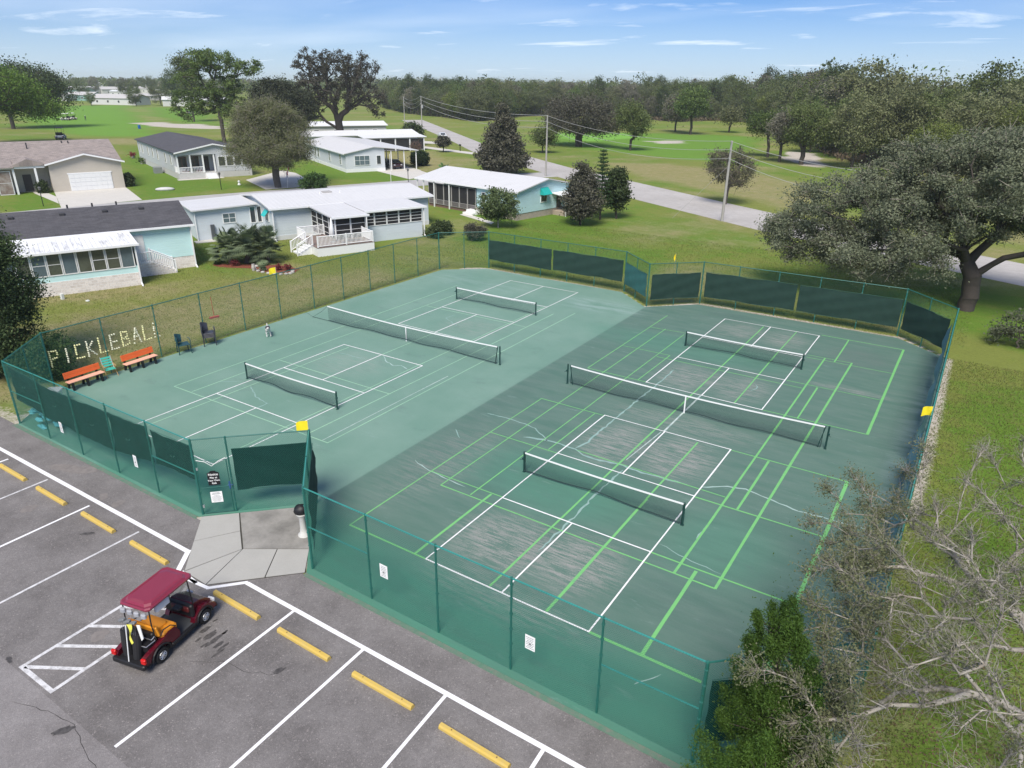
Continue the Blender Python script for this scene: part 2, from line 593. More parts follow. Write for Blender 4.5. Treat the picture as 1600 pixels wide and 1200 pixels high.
def grassmat():
    m, t, b = nt('grass_ground')
    at = lambda n: (lambda q: (setattr(q, 'attribute_name', n), q.outputs['Fac'])[1])(t.nodes.new('ShaderNodeAttribute'))
    p = wpos(t)
    nf = noise(t, p, 7.0, 6, .7); nm = noise(t, p, .9, 5, .6); nl = noise(t, wpos(t, (.1, .22, 1)), 1.0, 4)
    spk = noise(t, p, 24.0, 2, .6)
    L = rngmap(t, mth(t, 'ADD', at('lush'), mth(t, 'ADD', mth(t, 'MULTIPLY', mth(t, 'SUBTRACT', nm, .5), 1.7), mth(t, 'MULTIPLY', mth(t, 'SUBTRACT', noise(t, wpos(t, (.35, .6, 1)), 1.0, 6, .7), .5), 1.3))), .15, .85)
    c = mixrgb(t, L, (.175, .205, .048), (.108, .192, .026))
    D = rngmap(t, mth(t, 'ADD', mth(t, 'ADD', mth(t, 'MULTIPLY', at('dry'), .86), mth(t, 'MULTIPLY', mth(t, 'SUBTRACT', nf, .5), 1.0)), mth(t, 'MULTIPLY', mth(t, 'SUBTRACT', nm, .5), 1.1)), .22, .95, 0, .92)
    dc = mixrgb(t, nl, (.27, .215, .10), (.33, .28, .18))
    c = mixrgb(t, D, c, dc)
    G = at('green')
    c = mixrgb(t, G, c, (.17, .36, .06))
    S = rngmap(t, mth(t, 'ADD', at('sand'), mth(t, 'MULTIPLY', mth(t, 'SUBTRACT', nf, .5), .9)), .42, .72)
    c = mixrgb(t, S, c, (.46, .42, .37))
    k = mth(t, 'ADD', .22, mth(t, 'ADD', mth(t, 'MULTIPLY', nf, .85), mth(t, 'ADD', mth(t, 'MULTIPLY', spk, .45), mth(t, 'MULTIPLY', nm, .25))))
    cc = t.nodes.new('ShaderNodeVectorMath'); cc.operation = 'SCALE'
    t.links.new(c, cc.inputs[0]); t.links.new(k, cc.inputs['Scale']); t.links.new(cc.outputs[0], b.inputs['Base Color'])
    b.inputs['Roughness'].default_value = .95; b.inputs['Specular IOR Level'].default_value = .1
    bump(t, b, mth(t, 'ADD', nf, spk), .7, .06)
    return m


GZ = np.full(GX.shape, -0.03)
ground = npmesh('ground', np.stack([GX, GY, GZ], -1).reshape(-1, 3), GF, grassmat())
tag(ground, kind='structure')
for nme, arr in (('lush', lush), ('dry', dr), ('sand', sand), ('green', g3)):
    a = ground.data.attributes.new(nme, 'FLOAT', 'POINT'); a.data.foreach_set('value', arr.astype(np.float32).ravel())

# ------------------------------------------------------------------ court surface
bm = bmesh_ = None
import bmesh
bm = bmesh.new()
bm.faces.new([bm.verts.new((x, y, 0.0)) for x, y in courtpoly])
for k in list(np.arange(-24.2, 13.2, 0.4))+[-5.60, -5.50]:
    bmesh.ops.bisect_plane(bm, geom=bm.verts[:]+bm.edges[:]+bm.faces[:], plane_co=(k, 0, 0), plane_no=(1, 0, 0))
for k in np.arange(-2.6, 34.3, 0.4):
    bmesh.ops.bisect_plane(bm, geom=bm.verts[:]+bm.edges[:]+bm.faces[:], plane_co=(0, k, 0), plane_no=(0, 1, 0))
ed = [e for e in bm.edges if e.is_boundary]
ex = bmesh.ops.extrude_edge_only(bm, edges=ed)
for v in [g for g in ex['geom'] if isinstance(g, bmesh.types.BMVert)]: v.co.z = -0.06
me = bpy.data.meshes.new('court_surface'); bm.to_mesh(me); bm.free()
co = np.zeros(len(me.vertices)*3, np.float32); me.vertices.foreach_get('co', co); co = co.reshape(-1, 3)
cx, cy = co[:, 0], co[:, 1]
seam = -5.55
right = np.clip((cx-seam)/.12+.5, 0, 1)
wear = np.zeros_like(cx)


def blob(x0, y0, rx, ry, a=1.0, q=2.0):
    return a*np.exp(-(((cx-x0)/rx)**2+((cy-y0)/ry)**2)**q)


for (x0, y0, rx, ry, a) in ((1.7, 2.2, 1.9, 1.7, 1), (4.2, 2.6, 1.6, 1.6, 1), (1.6, 11.2, 1.4, 2.0, .95), (4.4, 11.4, 1.6, 1.9, 1), (3.4, 14.6, 3.6, 1.0, .55), (3.2, -.2, 3.2, .8, .5),
                            (1.6, 20.3, 1.6, 1.8, .9), (4.5, 20.5, 1.4, 1.8, .8), (1.6, 29.8, 1.6, 1.6, .7), (4.5, 29.6, 1.4, 1.6, .75), (9.2, 23.4, 1.8, .35, .9), (-3.6, 5.5, 1.6, 3.8, .35), (-15, 11.2, 2.4, 1.8, .35), (-13, 20.4, 2.2, 1.6, .45), (8.6, 28.8, 2, 1.5, .2)):
    wear = np.maximum(wear, blob(x0, y0, rx, ry, a))
darkp = np.zeros_like(cx)
for (x0, y0, rx, ry, a) in ((9.0, 29.0, 1.8, 1.6, 1), (0.2, 32.6, 1.6, .7, 1), (9.0, 27.6, 2.5, .8, .5), (8.4, 2.6, 2.2, 1.2, .6), (-3.9, 6.3, 1.0, 2.6, .7), (-4.9, 12, .7, 5, .5), (2.7, 2.4, .35, 2.0, .7), (2.9, 11.3, .35, 1.9, .8), (9, 33, 3, .8, .5), (-1, 6, 2.5, 2, .35)):
    darkp = np.maximum(darkp, blob(x0, y0, rx, ry, a))
pale = np.maximum(blob(-8.4, 29.6, 3.2, 1.5, 1), np.maximum(blob(-19, 29.5, 5, 2.0, .5), blob(12.8, 15, .8, 14, .7)))
pale = np.maximum(pale, np.maximum(blob(-20.5, -1.2, 2.2, 1.0, .9), np.clip(1-segd(cx, cy, courtpoly)/.9, 0, 1)*(cx < -15)*.5))
green = np.clip(np.clip((0.6-cy)/1.5, 0, 1), 0, 1)
green = np.maximum(green, .75*blob(1.2, 6.6, 4, 2.2, 1)*1.0)
green = np.maximum(green, .5*blob(8.0, 6.2, 2.0, 2.2))
green = np.maximum(green, .5*blob(0, 24.8, 6.5, 1.9))
for nme, arr in (('right', right), ('wear', wear), ('darkp', darkp), ('pale', pale), ('greenp', green)):
    a = me.attributes.new(nme, 'FLOAT', 'POINT'); a.data.foreach_set('value', arr.astype(np.float32))


def courtmat():
    m, t, b = nt('court_paint')
    def at(n):
        q = t.nodes.new('ShaderNodeAttribute'); q.attribute_name = n; return q.outputs['Fac']
    p = wpos(t)
    big = noise(t, p, .28, 5, .6); mid = noise(t, wpos(t, (.35, 1.6, 1)), 1.1, 6, .65); strk = noise(t, wpos(t, (.7, 6.0, 1)), 1.2, 8, .78)
    fine = noise(t, p, 22, 3, .6)
    lc = mixrgb(t, rngmap(t, big, .3, .7), (.122, .232, .182), (.168, .276, .226))
    rc = mixrgb(t, rngmap(t, mid, .3, .7), (.072, .148, .116), (.112, .180, .150))
    c = mixrgb(t, at('right'), lc, rc)
    gf = mth(t, 'MULTIPLY', at('greenp'), rngmap(t, mid, .25, .55, .35, .8))
    c = mixrgb(t, gf, c, (.060, .215, .145))
    df = mth(t, 'MULTIPLY', at('darkp'), rngmap(t, strk, .35, .6))
    c = mixrgb(t, mth(t, 'MULTIPLY', df, .55), c, (.065, .11, .10))
    wf = mth(t, 'MULTIPLY', at('wear'), rngmap(t, mth(t, 'ADD', mth(t, 'MULTIPLY', strk, .8), mth(t, 'MULTIPLY', fine, .2)), .45, .57))
    c = mixrgb(t, mth(t, 'MULTIPLY', wf, .72), c, (.34, .315, .305))
    pf = mth(t, 'MULTIPLY', at('pale'), rngmap(t, mid, .4, .62))
    c = mixrgb(t, mth(t, 'MULTIPLY', pf, .6), c, (.27, .37, .35))
    lo = rngmap(t, noise(t, wpos(t, (.6, 3, 1)), .8, 7, .75), .60, .74, 0, .5)
    c = mixrgb(t, lo, c, (.24, .33, .31))
    c = mixrgb(t, rngmap(t, noise(t, wpos(t, (1, 2, 1)), .5, 6, .7), .58, .75, 0, .45), c, (.09, .135, .13))
    k = mth(t, 'ADD', .88, mth(t, 'MULTIPLY', fine, .24))
    cc = t.nodes.new('ShaderNodeVectorMath'); cc.operation = 'SCALE'
    t.links.new(c, cc.inputs[0]); t.links.new(k, cc.inputs['Scale']); t.links.new(cc.outputs[0], b.inputs['Base Color'])
    b.inputs['Roughness'].default_value = .72; b.inputs['Specular IOR Level'].default_value = .35
    bump(t, b, fine, .25, .01)
    return m


court = linkmesh('court_surface', me, courtmat()); tag(court, kind='structure')


def strip_mb(mb, p0, p1, w, z, seg=1.2, wob=.006):
    p0 = np.array(p0, float); p1 = np.array(p1, float); d = p1-p0; L = np.linalg.norm(d); d /= L; n = np.array([-d[1], d[0]])
    k = max(1, int(L/seg)); a = []; b_ = []
    for i in range(k+1):
        c = p0+d*L*i/k
        a.append(tuple(c+n*(w/2+random.uniform(-wob, wob)))+(z,)); b_.append(tuple(c-n*(w/2+random.uniform(-wob, wob)))+(z,))
    mb.add(a+b_, [(i, k+1+i, k+2+i, i+1) for i in range(k)])


def linepaint(name, col, worn, lo=.5, hi=.72, keep=1.0):
    m, t, b = nt(name)
    n = noise(t, wpos(t, (1, 1, 1)), 3.5, 6, .75); f = noise(t, wpos(t), 30, 2)
    s = mth(t, 'ADD', mth(t, 'MULTIPLY', n, .75), mth(t, 'MULTIPLY', f, .25))
    c = mixrgb(t, rngmap(t, s, lo, hi, 1-keep, .8), col, worn)
    t.links.new(c, b.inputs['Base Color']); b.inputs['Roughness'].default_value = .6
    return m


white_line = linepaint('white_court_line', (.80, .80, .80), (.40, .45, .44))
faint_white = linepaint('faint_court_line', (.44, .56, .50), (.19, .32, .28), .4, .6)
green_line = linepaint('green_court_line', (.16, .46, .15), (.12, .30, .17))
faint_green = linepaint('faint_green_line', (.30, .52, .33), (.23, .40, .31), .4, .6)
faded_mix = linepaint('greyed_white_line', (.52, .60, .56), (.20, .30, .28), .42, .6)

PW, PL = 6.096, 13.411


def pickle_lines(ox, oy, name, front=True):
    mb = MB(); z = .008; w = .06
    y0 = oy; y1 = oy+PL; k0 = oy+4.572; k1 = oy+8.839; cxm = ox+PW/2
    S = lambda a, b: strip_mb(mb, a, b, w, z)
    S((ox, y0-w/2), (ox, y1+w/2)); S((ox+PW, y0-w/2), (ox+PW, y1+w/2))
    S((ox-w/2, y0), (ox+PW+w/2, y0)); S((ox-w/2, y1), (ox+PW+w/2, y1))
    S((ox, k0), (ox+PW, k0)); S((ox, k1), (ox+PW, k1)); S((cxm, y0), (cxm, k0)); S((cxm, k1), (cxm, y1))
    # crossings share one plane: nudge the cross lines up a hair
    for i, v in enumerate(mb.v):
        pass
    o = mb.build(name, white_line); tag(o, kind='structure')
    return o


def lineset(name, mat, segs, z, w=.05):
    for grp, zz_ in ((0, z), (1, z+.0012)):
        mb = MB()
        for s in segs:
            a, b_ = s[0], s[1]; ww = s[2] if len(s) > 2 else w
            if (abs(a[0]-b_[0]) > abs(a[1]-b_[1])) == bool(grp):
                strip_mb(mb, a, b_, ww, zz_)
        if mb.f:
            tag(mb.build(name, mat), kind='structure')


def pickle(ox, oy):
    y0 = oy; y1 = oy+PL; k0 = oy+4.572; k1 = oy+8.839; c = ox+PW/2; h = .03
    lineset('pickleball_line', white_line, [((ox, y0-h), (ox, y1+h)), ((ox+PW, y0-h), (ox+PW, y1+h)), ((c, y0+h), (c, k0-h)), ((c, k1+h), (c, y1-h)),
            ((ox-h, y0), (ox+PW+h, y0)), ((ox-h, y1), (ox+PW+h, y1)), ((ox, k0), (ox+PW, k0)), ((ox, k1), (ox+PW, k1))], .009, .055)


for o_ in ((0.03, 0.0), (0.03, 18.35), (-17.37, -.03), (-17.37, 18.27)):
    pickle(*o_)
G = []
for y in (0.0, 31.97): pass
# right tennis court and shuffle-style overlay in green paint
R_ = [((-3.49, 0), (-3.49, 13.36)), ((-3.49, 18.38), (-3.49, 30.2), .05), ((-2.49, 3.97), (-2.49, 27.4)), ((-1.1, 4.05), (-1.1, 27.0)), ((-.47, 0), (-.46, 4.55), .09), ((-.46, 8.9), (-.46, 13.32)),
      ((-.46, 18.4), (-.43, 22.9)), ((7.2, 3.95), (7.25, 27.7), .09), ((7.78, 0.05), (7.77, 4.45), .11), ((7.79, 8.85), (7.79, 13.3), .09), ((7.81, 18.33), (7.81, 22.85), .08), ((7.82, 27.38), (7.83, 31.97), .08),
      ((8.57, 3.92), (8.7, 27.75), .1), ((10.86, -.5), (10.88, 13.36), .13), ((10.88, 18.45), (10.92, 31.98), .12), ((2.58, .05), (2.63, 18.3), .08), ((2.63, 18.34), (2.67, 31.6), .07), ((4.66, .05), (4.68, 7.6), .1), ((4.66, 7.6), (4.70, 13.25), .07),
      ((4.76, 18.4), (4.7, 27.1), .07), ((4.7, 27.1), (4.73, 31.8), .06),
      ((-3.5, 0), (0, 0), .07), ((6.15, 0), (9.5, 0), .1), ((-3.45, 4.61), (0, 4.61)), ((6.1, 4.56), (10.8, 4.56), .07), ((-2.5, 3.97), (8.57, 3.93), .06), ((-3.46, 8.84), (0, 8.84)), ((6.1, 8.8), (10.85, 8.82), .07),
      ((-3.5, 13.36), (0, 13.36)), ((6.15, 13.37), (10.9, 13.37), .06), ((.6, 9.55), (7.15, 9.44), .05), ((-3.5, 18.37), (0, 18.37), .05), ((6.15, 18.35), (10.94, 18.4), .06), ((-3.51, 22.88), (-.4, 22.92), .045), ((-1, 22.3), (7.15, 22.3), .05),
      ((6.2, 22.95), (10.88, 22.98), .05), ((6.3, 27.72), (8.75, 27.76), .05), ((6.3, 27.3), (10.9, 27.34), .05), ((6.2, 32.0), (10.97, 31.98), .06), ((-3.52, 27.15), (-1.1, 27.35), .04)]
lineset('tennis_line', green_line, R_, .005)
L_ = [((-19.94, 3.86), (-19.94, 28)), ((-18.58, 3.97), (-18.5, 27)), ((-16.85, .5), (-16.8, 13.2)), ((-11.55, 1.5), (-11.47, 27)), ((-10.18, 4.0), (-10.1, 26)), ((-8.8, 3.93), (-8.95, 27), .055), ((-14.34, 13.45), (-14.3, 18.2)),
      ((-19.94, 3.88), (-8.8, 3.95)), ((-18.5, 9.45), (-10.15, 9.44)), ((-18.4, 22.42), (-10.2, 22.5))]
lineset('faded_tennis_line', faint_green, L_, .005, .055)
lineset('faded_boundary_line', faded_mix, [((-9.17, 4.0), (-9.18, 13.0), .04), ((2.72, 10), (2.95, 13.3), .04), ((3.03, 13.45), (3.05, 18.3), .09)], .0035)


def ribbon(name, pts, w, mat, z=.0025, jit=.04):
    mb = MB(); P = [np.array(p, float) for p in pts]; Q = []
    for a, b_ in zip(P[:-1], P[1:]):
        k = max(2, int(np.linalg.norm(b_-a)/.22))
        for i in range(k): Q.append(a+(b_-a)*i/k+np.array([random.uniform(-jit, jit), random.uniform(-jit, jit)]))
    Q.append(P[-1]); A = []; B_ = []
    for i, q in enumerate(Q):
        d = Q[min(i+1, len(Q)-1)]-Q[max(i-1, 0)]; d /= np.linalg.norm(d)+1e-9; n = np.array([-d[1], d[0]]); ww = w*random.uniform(.5, 1.25)/2
        if i in (0, len(Q)-1): ww *= .3
        A.append(tuple(q+n*ww)+(z,)); B_.append(tuple(q-n*ww)+(z,))
    k = len(Q); mb.add(A+B_, [(i, k+i, k+i+1, i+1) for i in range(k-1)])
    return tag(mb.build(name, mat), kind='structure')


crackm = M('crack_filler', (.27, .40, .37), .8, .2, 3, col2=(.16, .28, .25))
crackl = M('crack_filler_pale', (.36, .48, .45), .8, .2, 3, col2=(.24, .36, .33))
for pts, w, mt in (([(.6, 20.9), (.63, 17.7), (.6, 15.8), (.62, 13.7), (.58, 11.2), (.63, 10.5), (.44, 9.7)], .09, crackm), ([(-4.8, 10.4), (-3.7, 10.5), (-2.7, 10.47), (-2, 10.3), (-1.2, 9.8), (-.9, 9.5)], .06, crackm),
                   ([(-2, 9.3), (-1.1, 9.58), (-.3, 9.66), (.46, 9.6), (1, 9.3), (1.6, 9.28), (2.5, 9.48), (3.1, 9.4), (3.7, 9.37), (4.6, 9.46), (5.6, 9.5)], .12, crackm),
                   ([(6.1, 9.65), (7, 10.3), (7.6, 10.5), (8.5, 10.3), (9.5, 10.05), (10.8, 10.1), (12.9, 10.3)], .07, crackl), ([(2.95, 9.1), (2.9, 6.5), (2.95, 4.5), (2.9, 2.5)], .08, crackm),
                   ([(-14.07, 13.3), (-13.3, 12.7), (-12.6, 12.5), (-12.3, 12.75), (-11.6, 12.5)], .07, crackl), ([(-16.5, 12.2), (-14.6, 12.34)], .05, crackm), ([(-16.7, 6.1), (-15.4, 5.4), (-14.3, 5.2), (-14.3, 4.4)], .06, crackm),
                   ([(-4.6, 4.9), (-3.6, 4.6), (-2.6, 4.45), (-1.6, 4.4)], .05, crackl), ([(-5, 8.2), (-4.3, 7.6)], .05, crackm), ([(6.2, 5.2), (7.2, 4.9), (8.5, 4.75)], .035, crackm), ([(8.0, -1.1), (8.5, -.35)], .05, crackl), ([(-18.7, 5.5), (-17.6, 6.2)], .04, crackm), ([(-14.8, 20.5), (-13.7, 20.0), (-15.6, 21.0), (-15.5, 21.9)], .05, crackm), ([(5.0, 21.4), (5.2, 20.9), (5.0, 20.4)], .05, crackm), ([(7.2, 7.2), (7.15, 6.2)], .06, crackm)):
    ribbon('crack_patch', pts, w, mt)

# ------------------------------------------------------------------ car park, lane, road
def asphalt(name, c1, c2, pebble=.5, sc=1.0):
    m, t, b = nt(name)
    p = wpos(t)
    big = noise(t, p, .22*sc, 6, .62); mid = noise(t, p, 1.3, 6, .6); f1 = noise(t, p, 13, 4, .85); f2 = noise(t, p, 42, 2, .7)
    c = mixrgb(t, rngmap(t, mth(t, 'ADD', mth(t, 'MULTIPLY', big, .6), mth(t, 'MULTIPLY', mid, .4)), .38, .62), c1, c2)
    vo = t.nodes.new('ShaderNodeTexVoronoi'); vo.inputs['Scale'].default_value = 34; t.links.new(p, vo.inputs['Vector'])
    k = mth(t, 'ADD', 1-pebble*.62, mth(t, 'ADD', mth(t, 'MULTIPLY', f1, pebble*.75), mth(t, 'MULTIPLY', rngmap(t, f2, .3, .75), pebble*.5)))
    sp = rngmap(t, vo.outputs['Color'], .78, .95, 0, .55*pebble)
    c = mixrgb(t, sp, c, (.33, .30, .29))
    cc = t.nodes.new('ShaderNodeVectorMath'); cc.operation = 'SCALE'
    t.links.new(c, cc.inputs[0]); t.links.new(k, cc.inputs['Scale']); t.links.new(cc.outputs[0], b.inputs['Base Color'])
    b.inputs['Roughness'].default_value = .85; bump(t, b, f1, .6, .02)
    return m


def sheet(name, poly, z, mat, th=0.0):
    mb = MB()
    if th: mb.extr([(x, y, z) for x, y in poly], (0, 0, -th))
    else: mb.add([(x, y, z) for x, y in poly], [tuple(range(len(poly)))])
    o = mb.build(name, mat); tag(o, kind='structure'); return o


park_m = asphalt('parking_asphalt', (.122, .113, .110), (.205, .193, .189), 1.15)
lane_m = asphalt('driving_lane_asphalt', (.170, .158, .156), (.245, .232, .230), 1.0)
sheet('parking_lot', [(-60, -2.78), (-60, -9.85), (10.9, -9.85), (10.7, -3.6), (10.15, -2.78)][::1], -.02, park_m)
sheet('driving_lane', [(-60, -9.85), (-60, -40), (14, -40), (12, -9.85)], -.02, lane_m)
# dusty seam between court slab and asphalt
sheet('court_apron', [(-21.9, -2.70), (-8.5, -2.68), (-8.35, -2.84), (-21.95, -2.92)], -.012, M('green_spill_paint', (.10, .20, .14), .9, .4, 5, col2=(.14, .14, .12)))
sheet('court_apron', [(-2.75, -2.68), (10.2, -2.68), (10.3, -2.86), (-2.7, -2.86)], -.012, MATS['green_spill_paint'])
road_m = asphalt('road_asphalt', (.34, .32, .30), (.44, .42, .40), .15, .6)
near = [(-190, 215), (-133, 164.5), (-109.3, 143.0), (-85.7, 120.6), (-60.5, 102), (-45.3, 91), (-26.4, 77.4), (-7.4, 65.8), (10.1, 57.6), (16.9, 54.5), (60, 34)]
far_ = [(-185, 222), (-131, 172), (-97, 140.5), (-73, 121.8), (-53, 106.5), (-34.2, 94.6), (-14.5, 81.6), (-4.2, 75.2), (12.5, 66.2), (20, 62.5), (64, 42)]
sheet('main_road', near+far_[::-1], -.02, road_m, 0)
lane2 = asphalt('side_street_asphalt', (.33, .325, .32), (.42, .41, .40), .12, .6)
sheet('side_street', [(-92, -20), (-82, -22), (-70.6, 37.5), (-64, 56), (-55, 82), (-47.5, 94.4), (-53, 98), (-61, 84), (-70.5, 60), (-76.5, 44), (-80.5, 30)][::1], -.022, lane2)
conc = M('driveway_concrete', (.52, .50, .46), .85, .12, .8, bmp=.1)
sheet('driveway', PX((85, 300), (96, 325), (222, 312), (196, 292)), -.014, conc)
sheet('garden_path', PX((47, 296), (62, 296), (88, 307), (92, 318), (54, 302)), -.017, conc)
sheet('driveway', PX((384, 281), (415, 296), (500, 290), (462, 270), (440, 266)), -.013, conc)
sheet('driveway', PX((584, 266), (604, 262), (650, 264), (674, 272), (640, 280)), -.014, conc)
sheet('driveway', PX((640, 223), (646, 219), (690, 222), (690, 225)), -.014, conc)
sheet('driveway', PX((650, 230), (660, 228), (740, 238), (738, 241)), -.013, conc)
sheet('garden_path', PX((718, 335), (728, 333), (772, 347), (768, 350)), -.014, conc)

# parking bay paint
pmark = linepaint('parking_paint', (.78, .78, .80), (.33, .32, .33), .56, .75)
pm2 = linepaint('worn_parking_paint', (.62, .62, .63), (.2, .19, .19), .46, .66)
PM = [((-40, -4.45), (-6.9, -4.15), .16), ((-3.9, -4.1), (11, -4.04), .14)]
lineset('parking_line', pmark, PM, -.0125)
lineset('parking_line', pmark, [((-6.93, -4.09), (-6.2, -4.98), .17), ((-5.6, -5.02), (-4.68, -4.93), .13), ((-4.72, -4.97), (-3.9, -4.06), .13), ((-6.1, -4.9), (-5.2, -5.0), .12)], -.0095)
lineset('parking_line', pmark, [((x, -4.5), (x-.02+dx, y1), .1) for x, y1, dx in ((-18.68, -9.7, 0), (-12.4, -9.7, .1), (-24.9, -9.7, 0), (-21.8, -9.7, 0))], -.011)
lineset('parking_line', pm2, [((x, -4.42), (x+.05, -9.7), .09) for x in (-15.62, -9.32)], -.011)
lineset('parking_line', pmark, [((-1.66, -4.16), (-1.5, -9.72), .1), ((1.18, -4.14), (1.3, -9.7), .1), ((4.1, -4.13), (4.35, -9.7), .1), ((7.05, -4.13), (7.3, -9.7), .1)], -.011)
lineset('hatching_line', pm2, [((-6.2, -5.1), (-6.02, -9.75), .11), ((-4.62, -7.2), (-4.47, -9.7), .11), ((-6.08, -9.72), (-4.42, -9.7), .12), ((-6.1, -7.9), (-4.6, -6.95), .12), ((-6.06, -8.82), (-4.6, -7.88), .12), ((-5.95, -9.68), (-4.56, -8.84), .12), ((-6.15, -6.95), (-4.7, -6.1), .12)], -.0105)

# concrete entry paving, slab by slab
paving = tag(sheet('entry_paving', [(-8.32, -2.62), (-6.03, -4.86), (-4.86, -4.89), (-2.74, -2.72), (-5.55, .1)], -.008, M('joint_dirt', (.05, .048, .04), .95)), kind='structure')
slm = [M('concrete_slab', (.36, .355, .335), .85, .1, 1.2, bmp=.15), M('stained_concrete_slab', (.40, .385, .36), .85, .25, .9, col2=(.10, .098, .09), amt=1.2)]
for k, p in enumerate(([(-8.3, -2.64), (-7.22, -3.70), (-6.40, -2.42), (-7.38, -1.72)], [(-7.21, -3.71), (-6.03, -4.85), (-5.47, -3.06), (-6.39, -2.43)], [(-6.01, -4.86), (-4.88, -4.88), (-5.45, -3.07)],
                       [(-5.45, -3.04), (-4.86, -4.88), (-3.63, -3.62), (-4.49, -2.40)], [(-4.48, -2.39), (-3.62, -3.60), (-2.76, -2.73), (-3.59, -1.80)], [(-7.37, -1.70), (-5.46, -3.03), (-3.60, -1.79), (-5.55, .08)])):
    c = np.mean(p, 0); q = [tuple(c+(np.array(v)-c)*(1-.012/np.linalg.norm(np.array(v)-c))) for v in p]
    mb = MB(); mb.extr([(x, y, .012+random.uniform(-.002, .002)) for x, y in q], (0, 0, -.018)); s = mb.build('slab', slm[1] if k == 5 else slm[0], paving)

ckm = M('asphalt_crack', (.045, .042, .042), .9, .2, 5)
for pts, w in (([(-2.6, -7.2), (-1.7, -6.6), (-.9, -6.5), (.1, -6.0)], .014), ([(-5.0, -10.4), (-3.2, -9.9), (-1.2, -10.3)], .016)):
    ribbon('asphalt_crack', pts, w, ckm, -.0185, .05)
# stains on the asphalt
stm = M('damp_stain', (.052, .048, .047), .6, .35, 9, col2=(.10, .094, .092), amt=.6)
stl = M('pale_asphalt_patch', (.22, .20, .19), .9, .15, 4, col2=(.13, .12, .115))


def blotch(name, c, rx, ry, mat, z=-.015, rot=0., n=18):
    mb = MB(); ph = random.uniform(0, 6)
    vs = []
    for k in range(n):
        a = 2*pi*k/n; q = 1+.25*sin(2*a+ph)+random.uniform(-.22, .22)
        x, y = rx*q*cos(a), ry*q*sin(a); vs.append((c[0]+x*cos(rot)-y*sin(rot), c[1]+x*sin(rot)+y*cos(rot), z))
    mb.add(vs, [tuple(range(n))]); tag(mb.build(name, mat), kind='structure')


Pq = lambda x, y: gp(160+x/6, 860+y/6)
for (x, y, a, b_) in ((960, 740, .38, .07), (1010, 790, .45, .08), (1060, 830, .5, .075), (1090, 880, .36, .05), (1130, 900, .3, .05), (1150, 760, .13, .05), (1080, 960, .3, .045), (1060, 650, .12, .04), (960, 880, .2, .04), (900, 830, .16, .04)):
    c = Pq(x, y); blotch('damp_stain', c, a*.6, b_, stm, rot=1.55)
blotch('damp_stain', gp(436, 1047), .2, .07, stm, rot=1.3)
blotch('damp_stain', gp(100, 1140), .28, .1, stm, rot=1.2); blotch('damp_stain', gp(14, 1030), .14, .07, stm); blotch('damp_stain', gp(137, 833), .22, .1, stm, rot=.5)
blotch('repair_patch', gp(115, 732), .85, .32, stl, rot=.4); blotch('repair_patch', gp(45, 794), .3, .25, stl); blotch('repair_patch', gp(162, 775), .2, .2, stl); blotch('repair_patch', gp(184, 786), .25, .2, stl); blotch('repair_patch', gp(155, 992), .25, .2, stl)

# ------------------------------------------------------------------ fences
FH = 3.05
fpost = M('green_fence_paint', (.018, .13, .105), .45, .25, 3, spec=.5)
fwire = M('green_fence_wire', (.022, .17, .13), .5, .2, 3)
fdull = M('dark_fence_wire', (.03, .12, .075), .6, .2, 3)
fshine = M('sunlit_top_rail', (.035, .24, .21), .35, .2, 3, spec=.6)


def fence(label, p0, p1, npost, wire=None, braces=(), skip_first=False, skip_last=False, gate=None, low=None, group=None, ys=None, top=fpost, thick=.03):
    p0 = np.array(p0, float); p1 = np.array(p1, float); L = np.linalg.norm(p1-p0); u = (p1-p0)/L
    t = thing('chain_link_fence', label, 'fence', (p0[0], p0[1], 0), math.atan2(u[1], u[0]), group)
    X = list(ys) if ys else [L*i/(npost-1) for i in range(npost)]
    n = len(X)
    for i, x in enumerate(X):
        if (i == 0 and skip_first) or (i == n-1 and skip_last): continue
        e = i in (0, n-1)
        mb = MB(); mb.tube([(x, 0, -.1), (x, 0, FH)], .045 if e else thick, 8)
        mb.ell((x, 0, FH+.01), (.05 if e else .035, .05 if e else .035, .05), 8, 4)
        for z in (.4, .9, 1.4, 1.9, 2.4, 2.85): mb.tube([(x-.04, 0, z), (x+.04, 0, z)], .05 if e else .036, 6)
        mb.build('post', fpost, t, smooth=False)
    mb = MB(); mb.tube([(0, 0, FH)]+[(x, random.uniform(-.01, .01), FH+random.uniform(-.012, .008)) for x in X[1:-1]]+[(L, 0, FH)], .025, 6); mb.build('top_rail', top, t)
    for b_ in braces:
        mb = MB(); mb.tube([(X[b_]+.03, 0, 1.62), (X[b_+1]-.03, 0, 1.66)], .022, 6); mb.build('brace_rail', top, t)
    s = .072
    P0 = []; P1 = []
    for (a, b_) in zip(X[:-1], X[1:]):
        w = b_-a; H = FH-.04
        if gate and abs(a-gate) < .01: z0 = 2.3
        else: z0 = .03
        h = H-z0
        for k in np.arange(-h, w, s):
            # rising wires x = a+k+z
            lo = max(0, -k); hi = min(h, w-k)
            if hi > lo+.03:
                P0.append((a+k+lo, -.033, z0+lo)); P1.append((a+k+hi, -.033, z0+hi))
                P0.append((b_-k-lo, -.041, z0+lo)); P1.append((b_-k-hi, -.041, z0+hi))
    V, F = frustums(P0, P1, .0029, .0029, 3)
    c = npmesh('chain_link', V, F, wire or fwire, t); c['kind'] = 'stuff'
    # selvage barbs poking above the rail
    xx = np.arange(.05, L, s)
    V, F = frustums(np.stack([xx, 0*xx-.037, 0*xx+FH-.06], 1), np.stack([xx+.015, 0*xx-.037, 0*xx+FH+.055], 1), .0035, .0025, 3)
    npmesh('wire_ends', V, F, wire or fwire, t)['kind'] = 'stuff'
    return t


